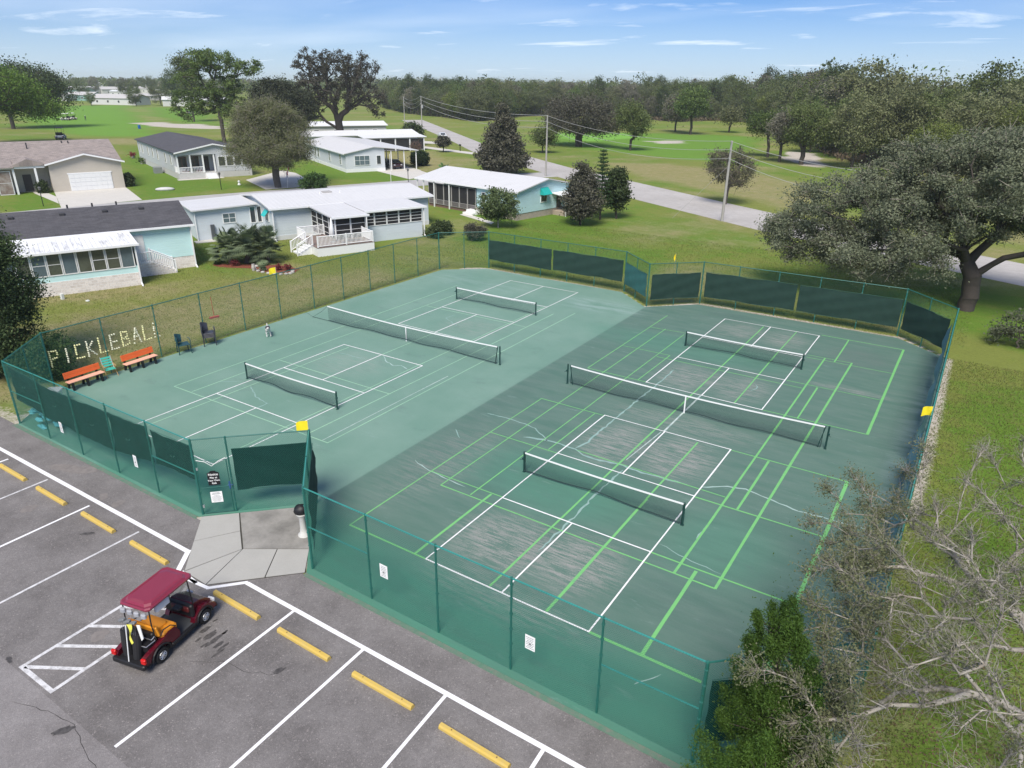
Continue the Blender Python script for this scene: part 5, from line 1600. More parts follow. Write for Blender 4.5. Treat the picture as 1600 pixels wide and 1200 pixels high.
def simplecar(label, x, y, rz, body, L=4.5, W=1.8, h=1.5, group=None):
    t = thing('parked_car', label, 'car', (x, y, 0), rz)
    prof = [(-L/2, .35), (-L/2, .8), (-L/2+.25, .95), (-L*.28, 1.0), (-L*.16, h-.06), (L*.0, h), (L*.22, h-.08), (L*.38, 1.0), (L/2-.08, .9), (L/2, .65), (L/2-.02, .35)]
    mb = MB(); mb.extr([(a, -W/2, z) for a, z in prof], (0, W, 0))
    for i, (a, b_, c) in enumerate(mb.v):
        if c > 1.02: mb.v[i] = (a, b_*.82, c)
    mb.build('body', body, t)
    mb = MB(); q = [(-L*.27, 1.03), (-L*.165, h-.12), (L*.215, h-.14), (L*.365, 1.03)]
    mb.extr([(a, -W*.452, z) for a, z in q], (0, W*.904, 0))
    for i, (a, b_, c) in enumerate(mb.v):
        if c > 1.1: mb.v[i] = (a, b_*.93, c)
    mb.build('side_window', glassd, t)
    for s in (-1, 1):
        q = [(-L*.29, 1.02), (-L*.175, h-.1)] if s < 0 else [(L*.395, 1.0), (L*.235, h-.11)]
        mb = MB(); mb.extr([(q[0][0]-.02, -W*.38, q[0][1]), (q[0][0]-.02, W*.38, q[0][1]), (q[1][0]-.02, W*.34, q[1][1]), (q[1][0]-.02, -W*.34, q[1][1])], (.03*s, 0, .03)); mb.build('windscreen', glassd, t)
        for a in (-L*.3, L*.31):
            mb = MB(); mb.lathe([(.2, -.1), (.31, -.11), (.33, -.08), (.33, .08), (.31, .11), (.2, .1)], (a, s*(W/2-.08), .33), 14, 'y'); mb.build('wheel', blk, t)
        mb = MB(); mb.bbox(L/2-.12, L/2+.01, s*W*.36-.16, s*W*.36+.16, .68, .82, .02); mb.build('headlight', M('headlight_glass', (.6, .62, .65), .2), t)
        mb = MB(); mb.bbox(-L/2-.01, -L/2+.1, s*W*.38-.14, s*W*.38+.14, .7, .86, .02); mb.build('tail_light', M('red_lens', (.4, .02, .02), .3), t)
    return t


simplecar('dark maroon car parked under the white carport', -78.2, 85.6, radians(-27), M('maroon_car_paint', (.035, .012, .016), .25, .05, spec=.7))
simplecar('silver white car driving on the main road', -117, 148.8, radians(-42), M('silver_car_paint', (.62, .64, .66), .3, .04, spec=.6))
simplecar('white car half hidden behind the left end of the pale grey house', -59.5, 40.5, radians(67), M('white_car_paint', (.7, .7, .7), .3, .04, spec=.6), h=1.75)

# ---- H2 grey house with dark roof and porch
H = thing('mobile_home', 'light grey house with dark roof and railed porch beside the light-leafed tree', 'house', (-93.2, 52.7, -.03), radians(69))
gsid = siding('cool_grey_siding', (.50, .52, .55), .22, st=.6)
mb = MB(); mb.extr([(0, 2.4, .9), (0, 2.4, 3.9), (5.63, 2.4, 5.05), (11.3, 2.4, 3.9), (11.3, 2.4, .9)], (0, 29, 0)); mb.build('wall', gsid, H)
mb = MB(); mb.box(.0, 11.3, .0, 31.4, 0, .88); mb.build('skirting', M('grey_block', (.48, .48, .47), .85), H)
mb = MB(); mb.extr([(.0, .0, 3.85), (5.63, .0, 5.0), (11.3, .0, 3.85), (11.3, 0, 3.6), (0, 0, 3.6)], (0, .2, 0)); mb.build('gable', gsid, H)
roof_y(H, 'roof', shg, -.35, 11.65, -.35, 31.8, 4.04, 5.63, 5.22, 4.04, .12)
mb = MB(); mb.extr([(-.35, -.36, 4.04), (5.63, -.36, 5.22), (11.65, -.36, 4.04), (11.65, -.36, 3.84), (5.63, -.36, 5.02), (-.35, -.36, 3.84)], (0, -.05, 0)); mb.build('fascia', gutter, H)
mb = MB(); mb.box(5.9, 11.3, .02, 2.4, .9, 3.6); mb.build('sun_room_wall', gsid, H)
for k, x in enumerate((6.75, 8.0, 9.25, 10.5)): window(H, x, .01, 1.75, 1.0, 1.4, 0, glassg, 1, 1)
for x in (.1, 2.0, 3.9, 5.6):
    mb = MB(); mb.box(x-.1, x+.1, .05, .25, .9, 3.7); mb.build('porch_post', gutter, H)
railing(H, [(.1, .15), (2.0, .15), (3.8, .15)], .85, .9, .2)
railing(H, [(.1, .15), (.1, 2.3)], .85, .9, .2)
window(H, 1.2, 2.38, 1.6, 1.3, 1.5, 0, glassd, 2, 1, frame=M('dark_red_frame', (.12, .03, .03), .6)); window(H, 3.1, 2.38, 1.6, 1.2, 1.5, 0, glassd, 2, 1, frame=M('dark_red_frame', (.12, .03, .03), .6))
mb = MB(); mb.box(4.4, 5.3, 2.34, 2.39, .92, 3.1); mb.build('door', M('dark_door', (.07, .06, .06), .5), H)
for k in range(5):
    mb = MB(); mb.box(4.0, 5.6, -.3*(k+1), -.3*k, 0, .74-.16*k); mb.build('step', trim, H)
for y_ in (4, 8, 14, 18, 22, 27, 29.5): window(H, -.02, y_, 1.9, .75, 1.6, 270, glassd, 1, 1)
mb = MB(); mb.bbox(-1.6, -.4, 10, 11.4, 0, 1.0, .05); mb.build('air_conditioner', M('ac_grey', (.2, .22, .22), .6), H)
mb = MB(); mb.box(-.4, 6.5, -1.2, -.05, 0, .05); mb.build('front_walk', conc, H)

# ---- H1 tan house with garage
tan = siding('tan_siding', (.47, .43, .37), .22, st=.35)
shb = shingle('brown_shingles', (.25, .215, .20))
H = thing('house', 'tan house with a wide white garage door and brown roof', 'house', (-94.4, 34.5, -.03), radians(70))
mb = MB(); mb.extr([(0, 0, 0), (0, 0, 3.6), (4.45, 0, 4.75), (8.9, 0, 3.6), (8.9, 0, 0)], (0, 12, 0)); mb.build('garage_wall', tan, H)
roof_y(H, 'garage_roof', shb, -.45, 9.35, -.45, 14.5, 3.72, 4.45, 4.95, 3.72, .13)
mb = MB(); mb.extr([(-.45, -.46, 3.72), (4.45, -.46, 4.95), (9.35, -.46, 3.72), (9.35, -.46, 3.52), (4.45, -.46, 4.75), (-.45, -.46, 3.52)], (0, -.05, 0)); mb.build('fascia', gutter, H)
gd = MB(); gd.box(2.1, 7.4, -.05, .0, 0, 2.25); gdo = gd.build('garage_door', door_w, H)
for k in range(4):
    for j in range(8):
        mb = MB(); mb.box(2.16+.655*j, 2.16+.655*j+.6, -.075, -.05, .04+.555*k, .04+.555*k+.5); mb.build('door_panel', door_w, gdo)
mb = MB(); mb.box(2.0, 7.5, -.07, -.0, 2.25, 2.4); mb.build('door_header', trim, H)
mb = MB(); mb.extr([(-9.5, 2.2, 0), (-9.5, 2.2, 3.6), (-9.5, 8.5, 5.4), (-9.5, 15, 3.6), (-9.5, 15, 0)], (9.5, 0, 0)); mb.build('wall', tan, H)
roof_x(H, 'roof', shb, -14, 9.3, 1.4, 17.5, 3.75, 9.2, 6.1, 3.75, .13)
mb = MB(); mb.extr([(-4.6, -.2, 3.55), (-2.3, -.2, 4.5), (-.5, -.2, 3.9), (-.5, -.2, 3.6)], (0, 6, 0)); mb.build('porch_roof', shb, H)
mb = MB(); mb.box(-14, -.46, -.05, .15, 3.3, 3.55); mb.build('porch_beam', gutter, H)
slab_roof(H, 'porch_cover', shb, -14, -4.0, -.4, 3, 3.55, 4.3, .12)
for x in (-4.1, -1.6, -8.5):
    mb = MB(); mb.box(x-.12, x+.12, -.05, .2, 0, 3.4); mb.build('porch_post', trim, H)
scn = M('weathered_porch_screen', (.20, .13, .10), .8, .5, 1.2, col2=(.34, .33, .31), amt=.9)
for k, x in enumerate((-13, -11.6, -9.6, -7.4, -5.3)):
    window(H, x, .05, .1, 1.5, 2.9, 0, scn, 1, 2, fr=.07, name='screen_panel')
mb = MB(); mb.box(-3.1, -2.1, 2.14, 2.19, .1, 2.3); mb.build('door', M('dark_door', (.07, .06, .06), .5), H)
for x, y_ in ((3, 8.2), (3.8, 8.0), (7.2, 8.5), (8.1, 8.1), (-1.5, 6.5)):
    mb = MB(); mb.tube([(x, y_, 4.2), (x, y_, 6.1 if x < 7 else 5.6)], .09, 6); mb.build('vent_pipe', M('dark_roof_vent', (.04, .04, .045), .6), H)
mb = MB(); mb.bbox(2.3, 3.9, 5.2, 6.0, 5.0, 5.12, .03); mb.build('skylight', M('skylight_white', (.8, .8, .82), .3), H) if False else None

# ---- other houses on the far side of the lane and beyond the golf course
hid = [0]


def farhouse(label, c, rz, L, D, h, rise, wall, roof, porch=False, wins=4, group=None, name='mobile_home'):
    t = thing(name, label, 'house', (c[0], c[1], -.03), rz, group)
    mb = MB(); mb.extr([(0, 0, 0), (0, 0, h), (0, D/2, h+rise), (0, D, h), (0, D, 0)], (L, 0, 0)); mb.build('wall', wall, t)
    roof_x(t, 'roof', roof, -.4, L+.4, -.5, D+.5, h+.05, D/2, h+rise+.15, h+.05, .14)
    for k in range(wins):
        x = L*(k+.6)/(wins+.2); window(t, x, -.02, 1.2, 1.2, 1.2, 0, glassd, 1, 1, fr=.1)
    if D > 6: window(t, L+.02, D*.3, 1.2, 1.2, 1.2, 90, glassd, 1, 1, fr=.1); window(t, -.02, D*.5, 1.2, 1.2, 1.2, 270, glassd, 1, 1, fr=.1)
    if porch:
        slab_roof(t, 'porch_roof', roof, L*.45, L+.6, -4.6, -.5, h-.3, h+.0, .12)
        for k in range(5):
            x = L*.47+k*(L*.53)/4; mb = MB(); mb.box(x-.08, x+.08, -4.4, -4.24, 0, h-.4); mb.build('porch_post', trim, t)
        for k in range(4):
            x = L*.47+(k+.5)*(L*.53)/4; window(t, x, -4.3, .3, L*.53/4-.3, h-.95, 0, screenb, 1, 1, fr=.06, name='screen_panel')
    return t


offw = M('off_white_wall', (.55, .56, .55), .7, .08)
greyr = M('pale_grey_roof', (.45, .44, .43), .7, .1)
whr = M('bright_white_roof', (.66, .67, .68), .5, .06)
tealw = M('grey_teal_wall', (.22, .38, .36), .7, .08)
c = gp(560, 232); farhouse('long white-roofed home with a screened porch behind the carport house', (-113, 96), radians(62), 26, 8, 3.3, .7, offw, whr, True, 5)
farhouse('grey-teal home behind the bare dark tree trunk', (-124, 92), radians(62), 7, 9, 3.4, .8, tealw, whr, False, 2)
farhouse('second white-roofed home farther up the lane behind the dark tree', (-140, 120), radians(58), 22, 8, 3.4, .8, offw, whr, False, 4)
for k, (px, py, L, D, h, rs, w, r, ang, lab) in enumerate((
        (143, 163, 30, 12, 3.5, 2.0, offw, greyr, .35, 'wide pale-roofed house directly behind the bright green fairway'),
        (104, 157, 18, 12, 3.5, 1.8, tealw, greyr, .5, 'pale house with dark windows at the far left of the fairway'),
        (66, 157, 18, 10, 3.2, 1.2, offw, greyr, .4, 'low grey house between the far left trees'),
        (172, 150, 22, 9, 3.6, 1.0, offw, whr, .4, 'white-roofed home with dark shaded front behind the round bush'),
        (255, 166, 34, 12, 3.4, 1.6, offw, whr, .95, 'long white house right of the fairway, half behind trees'),
        (215, 157, 24, 12, 3.0, 1.5, greyr, greyr, 1.2, 'grey flat-looking roof just left of the dark tree clump'),
        (100, 147, 22, 14, 4, 2, tealw, greyr, .3, 'blue-grey house just behind the far left fairway house'))):
    x, y = gp(px, py); farhouse(lab, (x, y), ang, L, D, h, rs, w, r, False, 4)
r_ = random.Random(11)
for k in range(26):
    px = r_.uniform(95, 330); py = r_.uniform(131, 147)
    x, y = gp(px, py); farhouse('small white-roofed house in the hazy neighbourhood beyond the golf course', (x, y), r_.uniform(0, 1.4), r_.uniform(18, 30), 12, 4, 2.2, offw, whr if r_.random() < .7 else greyr, False, 3, 'hazy houses beyond the golf course')
for k in range(3):
    px, py = ((690, 201), (662, 196), (640, 190))[k]

# ------------------------------------------------------------------ vegetation
bark = M('grey_brown_bark', (.13, .11, .095), .9, .3, 4, bmp=.5)
barkd = M('dark_bark', (.065, .055, .048), .9, .3, 4, bmp=.5)
barkp = M('pale_lichen_bark', (.25, .225, .19), .9, .3, 7, bmp=.5, col2=(.42, .40, .36))
twigm = M('grey_twig', (.26, .235, .20), .9, .25, 6)
lf_oak = leafmat('oak_leaf', (.085, .105, .062), (.205, .225, .145))
lf_oak2 = leafmat('pale_oak_leaf', (.10, .12, .055), (.21, .22, .12))
lf_cedar = leafmat('cedar_needles', (.020, .058, .010), (.095, .170, .028), .2)
lf_dark = leafmat('dark_evergreen_leaf', (.025, .045, .018), (.085, .115, .045), .15)
lf_brown = leafmat('brownish_dark_leaf', (.045, .048, .034), (.115, .110, .080), .15)
lf_olive = leafmat('olive_fine_leaf', (.105, .125, .055), (.205, .215, .110))
lf_green = leafmat('mid_green_leaf', (.055, .100, .026), (.150, .205, .060))
lf_wood = leafmat('woodland_leaf', (.060, .092, .030), (.155, .185, .065))
lf_woodb = leafmat('bare_woodland_twig', (.13, .125, .095), (.21, .20, .155))
lf_yel = leafmat('yellow_green_leaf', (.10, .135, .030), (.20, .235, .065))
lf_bright = leafmat('bright_spring_leaf', (.13, .26, .03), (.24, .40, .06))
lf_palm = leafmat('palm_frond_leaf', (.075, .115, .060), (.21, .26, .15), .2)

# great live oak, right
make_tree('live_oak', 'huge spreading live oak with grey-green crown beyond the right fence corner', 'tree', (13.6, 44, -.03), (-.1, .2, 2.4),
          [(-7.8, -1, 5.8, 5.8, 5.5, 3.4), (-1, 1, 8.3, 7.5, 7, 3.6), (6, 1, 8.2, 7, 7, 3.8), (-2, 2, 9.0, 6, 6, 3.0), (-11.2, -2.0, 4.2, 2.9, 3.2, 1.9), (3, 3, 9.4, 7, 6, 2.8), (-6.5, -4.5, 4.1, 4.0, 3.2, 1.9), (-13.2, -1, 4.4, 1.2, 1.1, .9), (-3.4, -5.0, 4.4, 2.4, 2.0, 1.6), (-5, 3, 6, 6, 5, 3)],
          720, 400, .08, .66, lf_oak, barkd, .56, 3, rtip=.03, twigs=2200, twig_mat=twigm, shell=.4, flat=.7, step=.8)
o = bpy.data.objects.get('crown')
tr_ = None
r = np.random.default_rng(44)
# drooping fringe under the oak, nearer the fence
make_tree('oak_sapling', 'drooping dark oak spray hanging low behind the angled fence corner', 'tree', (16.6, 36.5, -.03), (.1, 0, .6), [(0, 0, 1.5, 1.7, 1.2, .8), (.8, .4, .9, 1.2, 1.0, .6), (-.9, 0, .8, .6, .6, .5)], 44, 70, .075, .4, lf_oak, bark, .06, 4, rtip=.012, step=.4)

# sparse pale oak, bottom right, close to the camera
def pale_oak():
    r = np.random.default_rng(21)
    t = thing('bare_oak', 'nearly leafless pale-barked oak with lichened limbs beside the right fence', 'tree', (18.2, -.6, -.03))
    W = np.array([18.2, -.6, 0])
    T = []
    # limb ends (world), measured where the limbs cross the fence line and the court edge
    for c, s, n in (((12.2, 5.0, 3.9), (.9, .9, .6), 15), ((12.3, 1.6, 4.1), (.6, .9, .6), 20), ((13.8, 3.0, 4.6), (1.2, 1.3, .9), 26), ((13.4, -1.2, 4.6), (1.1, 1.0, 1.0), 34), ((14.2, .8, 4.6), (1.3, 1.2, 1.0), 32), ((15.6, 4.6, 5.2), (1.4, 1.6, 1.0), 28), ((12.7, -2.6, 3.6), (.8, .9, .9), 30),
                    ((14.6, -2.4, 5.4), (1.1, 1.0, 1.0), 30), ((16.2, 1.5, 6.0), (1.5, 1.5, 1.0), 28), ((17.8, 5.5, 5.6), (1.2, 1.5, 1.0), 20), ((15.2, -4.2, 5.0), (.9, .9, 1.2), 26), ((16.8, 8.0, 4.6), (1.2, 1.2, .8), 14), ((13.2, -4.0, 3.0), (.8, .7, .8), 16)):
        T.append(np.array(c)-W+r.normal(size=(n, 3))*np.array(s)*.75)
    T = np.concatenate(T)
    P, par = skeleton((0, 0, -.2), (-.9, .5, 2.4), T, r, .42, wob=.16, bend=.42)
    V, F = limbs(P, par, .011, .26, 2.0, 6); npmesh('trunk', V, F, barkp, t, smooth=True)
    # fine crooked twigs from the outer nodes
    kids = np.bincount(par[1:], minlength=len(P)); far = np.where((P[:, 2] > 2.6))[0]
    tips = np.where(kids == 0)[0]
    base = np.concatenate([np.repeat(tips, 8), r.choice(far, 5200)])
    D = P[base]-P[np.maximum(par[base], 0)]; D /= np.linalg.norm(D, axis=1, keepdims=True)+1e-6
    p = P[base]-D*r.uniform(0, .3, (len(base), 1)); d = D*1.0+r.normal(size=p.shape)*.55; d[:, 2] += .12; d /= np.linalg.norm(d, axis=1, keepdims=True)
    segs = []; pos = p; rad = .009; ends = []
    for s in range(4):
        q = pos+d*r.uniform(.06, .17, (len(pos), 1)); segs.append(frustums(pos, q, rad, rad*.7, 3)); ends.append(q)
        d = d+r.normal(size=d.shape)*.42; d /= np.linalg.norm(d, axis=1, keepdims=True); pos = q; rad *= .7
    V, F = joinVF(segs); npmesh('twigs', V, F, barkp, t)['kind'] = 'stuff'
    E = np.concatenate(ends); idx = r.choice(len(E), 36000)
    L = E[idx]+r.normal(size=(len(idx), 3))*.07
    # leafier sprays at the left-hand limb ends
    A = T[(T+W)[:, 0] < 13.1]; k = r.choice(len(A), 26000); L2 = A[k]+r.normal(size=(len(k), 3))*.15
    V, F = quads(np.concatenate([L, L2]), .027, r, .3); npmesh('crown', V, F, lf_oak2, t)


pale_oak()


def cedar(name, label, cat, base, h, rad, n, lmat, seed, leaf=.05, lean=(0, 0), dens=130, taper=1.0, lobes=60, shape=None, low=.3):
    """upright tufted evergreen: pointed plumes round a central stem"""
    r = np.random.default_rng(seed); t = thing(name, label, cat, base)
    mb = MB(); mb.tube([(0, 0, -.2), (lean[0]*.5, lean[1]*.5, h*.5), (lean[0], lean[1], h*.92)], [rad*.07+.03, rad*.05+.02, .02], 7); mb.build('trunk', barkd, t)
    P = []; S = []
    br0 = []; br1 = []
    for k in range(lobes):
        f = low*.2+(1-low*.2)*(k+.5)/lobes*.96; z = f*h
        rr = rad*(shape(f) if shape else (1-f)**.7*(.75+.25*sin(f*9))+.12)
        a = r.uniform(0, 2*pi); q = rr*r.uniform(.35, 1.12)*(1+.22*sin(3*a+f*5))
        c = np.array([lean[0]*f+q*cos(a), lean[1]*f+q*sin(a), z]); ln = r.uniform(.35, .8)*(rad*.38+.15)
        d = np.array([cos(a)*.35, sin(a)*.35, 1.0]); d /= np.linalg.norm(d)
        m = int(dens*r.uniform(.7, 1.3)); u_ = r.uniform(-.6, 1, (m, 1)); w = (1-np.abs(u_-.1)*.7)*ln*.5
        g = r.normal(size=(m, 3))*.6; P.append(c+d*u_*ln+g*w)
        br0.append((lean[0]*f*.8, lean[1]*f*.8, max(.1, z-ln*.6))); br1.append(c)
    V, F = frustums(br0, br1, .014, .005, 4); npmesh('branches', V, F, barkd, t)
    q = r.normal(size=(int(dens*lobes*.12), 3))*np.array([rad*.3, rad*.3, h*.24])+np.array([lean[0]*.5, lean[1]*.5, h*.48]); P.append(q)
    L = np.concatenate(P); V, F = quads(L, leaf, r, .1, .38); npmesh('crown', V, F, lmat, t)
    return t


cedar('cedar', 'tall bright green bushy cedar in front of the right front fence corner', 'tree', (11.8, -3.1, -.03), 5.3, .98, 0, lf_cedar, 5, .026, (-.3, .5), 1050, lobes=115,
      shape=lambda f: .35+.75*sin(pi*min(1, f*1.02))**.8*(1-f*.35))
cedar('cedar', 'lower bright green cedar at the bottom picture edge, left of the bare oak', 'tree', (12.0, -4.75, -.03), 3.7, 1.25, 0, lf_cedar, 6, .026, (0, 0), 1050, lobes=95, shape=lambda f: .4+.7*sin(pi*min(1, f))**.7)
cedar('shrub', 'small bright green shrub at the bottom edge in front of the cedars', 'shrub', (13.6, -5.3, -.03), 2.2, .9, 0, lf_green, 8, .05, (0, 0), 380, lobes=40, shape=lambda f: .5+.5*sin(pi*f))
make_tree('cedar', 'dark dense cedar cut off by the left edge beside the aqua porch', 'tree', (-28.7, -.9, -.03), (0, 0, 2.0),
          [(-.4, .2, 3.1, 2.4, 2.6, 2.6), (-.2, -.2, 6.0, 2.6, 2.6, 2.6), (-.6, 0, 8.6, 2.0, 2.0, 1.8), (.6, 1.9, 4.4, 1.2, 1.3, 1.1), (.2, .8, 1.6, 1.8, 1.6, 1.1), (.9, 1.2, 6.6, 1.2, 1.3, 1.0)], 520, 220, .062, .55, leafmat('edge_cedar_leaf', (.030, .058, .022), (.095, .130, .050), .15), barkd, .2, 7, rtip=.02, shell=.5, step=.7)
make_tree('juniper_shrub', 'dark green bush at the foot of the left edge cedar inside the fence corner', 'shrub', (-26.3, .9, -.03), (0, 0, .5), [(0, 0, 1.3, 1.2, 1.2, 1.3)], 60, 150, .07, .45, leafmat('dark_cedar_leaf', (.02, .045, .012), (.06, .09, .025), .15), barkd, .06, 17, rtip=.012, shell=.4, step=.4)

# tree in front of the grey porch house (fine olive foliage)
make_tree('olive_leafed_tree', 'rounded tree with fine pale olive foliage between the grey porch house and the lane', 'tree', (-74.4, 56.2, -.03), (-.6, .4, 2.6),
          [(-2, 1, 7.6, 5.6, 5.6, 4.2), (-.5, 0, 5.4, 6.6, 6, 2.6), (-2.4, 1, 10.0, 3.8, 3.8, 2.2)], 620, 190, .085, .95, lf_olive, bark, .5, 9, rtip=.03, shell=.15, twigs=2600, twig_mat=twigm, step=.9)
# dark oak group behind the carport house
make_tree('live_oak', 'tall dark open-crowned tree with visible forked limbs behind the carport house', 'tree', (-119.3, 112.7, -.03), (0, 0, 3.6),
          [(0, 0, 14.5, 9.5, 9, 6.6), (-5.5, -2, 17.5, 4.0, 4.5, 3.8), (5, 3, 17.5, 4.5, 4.5, 3.6), (8.2, 4, 10, 3.2, 3.6, 3.4), (-7, -3, 9, 4.0, 4, 3.2)], 430, 62, .18, .66, lf_brown, barkd, .9, 10, rtip=.07, shell=.35, flat=.8, step=1.3, twigs=500)
make_tree('live_oak', 'shadowy round oak between the pine and the dark forked tree', 'tree', (-122, 98, -.03), (0, 0, 4.5), [(-1, 0, 9.5, 6.5, 6, 5), (3.5, 2, 8.5, 4, 4, 4)], 330, 110, .2, 1.2, leafmat('shadow_leaf', (.032, .042, .024), (.08, .092, .055), .12), barkd, .6, 11, rtip=.06, shell=.4)
make_tree('pine_tree', 'tall ragged pine with green top left of the dark forked tree', 'tree', (-142, 97, -.03), (-.5, 0, 9),
          [(-1, 0, 18.5, 5.6, 5.6, 2.6), (6.5, 4, 17.0, 3.6, 3.4, 1.7), (-6.5, -3, 14.5, 3.4, 3.4, 3.0), (-8, -4, 8.5, 2.8, 2.8, 3.8), (1.5, 1, 13, 4.2, 4.2, 3.2), (3, 2, 8, 4, 4, 3), (-3.5, -1, 10, 3.6, 3.6, 3.6)], 300, 90, .20, .95, lf_green, barkd, .45, 12, rtip=.06, shell=.3, flat=.5)
make_tree('magnolia_tree', 'dark conical magnolia beside the main road behind the light blue house', 'tree', (-57.3, 89.9, -.03), (0, 0, 2.5),
          [(0, 0, 2.5, 4.6, 4.6, 2.0), (0, 0, 5.2, 3.4, 3.4, 2.3), (.1, 0, 7.8, 2.1, 2.1, 2.1), (.1, 0, 10.2, .8, .8, 1.2)], 320, 90, .19, .75, lf_brown, barkd, .35, 14, rtip=.03, shell=.5, up=.2)
make_tree('holly_tree', 'dark brownish conical tree leftmost of the three beside the light blue house', 'tree', (-24.3, 56.5, -.03), (0, 0, 1.2), [(0, 0, 2.6, 2.2, 2.2, 1.9), (0, 0, 4.6, 1.35, 1.35, 1.6), (0, 0, 6.2, .55, .55, .8)], 190, 75, .13, .55, lf_brown, barkd, .13, 15, rtip=.018, shell=.4, step=.6)
make_tree('holly_tree', 'dark rounded tree rightmost of the three beside the light blue house', 'tree', (-22.8, 62.6, -.03), (0, 0, 1.2), [(0, 0, 3.1, 1.4, 1.4, 2.1), (-.1, 0, 4.9, .85, .85, 1.0)], 130, 80, .13, .5, lf_dark, barkd, .13, 16, rtip=.018, shell=.4, step=.6)


def norfolk(label, base, h, rad, seed):
    r = np.random.default_rng(seed); t = thing('norfolk_pine', label, 'tree', base)
    mb = MB(); mb.tube([(0, 0, -.2), (0, 0, h)], [.12, .02], 7); mb.build('trunk', barkd, t)
    P0 = []; P1 = []; L = []
    z = h*.18
    while z < h*.97:
        f = z/h; R = rad*(1-f)**.75+.12; a0 = r.uniform(0, 6)
        for k in range(7):
            a = a0+k*2*pi/7+r.uniform(-.15, .15); e = np.array([cos(a)*R, sin(a)*R, z+.12*R+.1]); s = np.array([0, 0, z])
            P0.append(s); P1.append(e)
            n = int(50*R)+12; u_ = r.uniform(.12, 1.05, (n, 1))
            L.append(s+(e-s)*u_+r.normal(size=(n, 3))*np.array([.13, .13, .06]))
        z += h*.052
    V, F = frustums(P0, P1, .025, .012, 4); npmesh('branches', V, F, barkd, t)
    V, F = quads(np.concatenate(L), .09, r, .3, .4); npmesh('crown', V, F, leafmat('norfolk_needles', (.016, .045, .016), (.045, .085, .03), .1), t)


norfolk('layered dark green norfolk pine, middle of the three trees beside the light blue house', (-24.1, 61.0, -.03), 7.9, 1.6, 18)
make_tree('citrus_tree', 'small round light green tree in front of the light blue house', 'tree', (-30.9, 49.8, -.03), (.1, 0, 1.0), [(0, 0, 2.7, 2.1, 2.0, 1.5), (.7, 0, 1.9, 1.5, 1.5, .9), (-.8, 0, 1.6, 1.3, 1.3, .8)], 150, 65, .11, .5, leafmat('citrus_leaf', (.06, .095, .035), (.15, .19, .085)), barkp, .1, 19, rtip=.02, shell=.35, step=.5)
make_tree('shrub', 'round dark brownish shrub just outside the far fence corner', 'shrub', (-28.9, 42.8, -.03), (0, 0, .3), [(0, 0, .95, 1.0, 1.0, .8)], 70, 90, .08, .3, lf_brown, barkd, .05, 20, rtip=.012, shell=.5, step=.3)
make_tree('topiary_bush', 'clipped dark round bush beside the carport posts', 'shrub', (-76.9, 91.6, -.03), (0, 0, .5), [(0, 0, 1.35, 1.7, 1.7, 1.25)], 110, 110, .12, .35, leafmat('topiary_leaf', (.012, .03, .012), (.03, .055, .02), .1), barkd, .08, 22, rtip=.02, shell=.8, step=.5)
make_tree('small_tree', 'small leaning dark tree on the lawn beside the side driveway', 'tree', (-90.9, 116.1, -.03), (.2, 0, 1.3), [(0, 0, 2.3, 1.6, 1.6, 1.1)], 60, 60, .16, .5, lf_brown, barkd, .12, 23, rtip=.03, step=.5)
make_tree('small_tree', 'leafless reddish shrub on the lawn left of the small leaning tree', 'shrub', (-93.5, 110, -.03), (0, 0, .8), [(0, 0, 1.5, 1.3, 1.3, 1.0)], 50, 12, .1, .4, lf_brown, M('reddish_twig', (.18, .10, .08), .9), .06, 24, rtip=.02, twigs=400, step=.5)
make_tree('oak_tree', 'small dark tree behind the screened white-roofed home beside the pole', 'tree', (-108, 126, -.03), (0, 0, 1.6), [(0, 0, 3.2, 2.6, 2.6, 1.9)], 90, 60, .2, .7, lf_dark, barkd, .15, 25, rtip=.03)
make_tree('shrub', 'round green bush behind the ridge of the pale grey house', 'shrub', (-66.5, 56.0, -.03), (0, 0, .5), [(0, 0, 1.3, 2.0, 2.0, 1.3)], 90, 70, .12, .5, leafmat('fresh_shrub_leaf', (.03, .075, .02), (.08, .14, .04)), barkd, .08, 26, rtip=.02, step=.5)
make_tree('shrub', 'dark clipped bush left of the tan garage', 'shrub', (-94.9, 33.4, -.03), (0, 0, .4), [(0, 0, .8, .6, .6, .8)], 40, 80, .12, .35, lf_dark, barkd, .05, 27, rtip=.02, step=.4)
make_tree('shrub', 'dark shrub tucked right of the tan garage', 'shrub', (-92.0, 43.9, -.03), (0, 0, .4), [(0, 0, .9, .45, .45, .9)], 40, 80, .12, .35, lf_dark, barkd, .05, 28, rtip=.02, step=.4)
make_tree('shrub', 'low dark shrub beside the sun room of the pale grey house', 'shrub', (-33.6, 43.2, -.03), (0, 0, .3), [(0, 0, .7, 1.1, 1.0, .7), (.6, -1.8, .5, .8, .8, .5)], 60, 80, .1, .35, lf_dark, barkd, .05, 29, rtip=.015, step=.4)

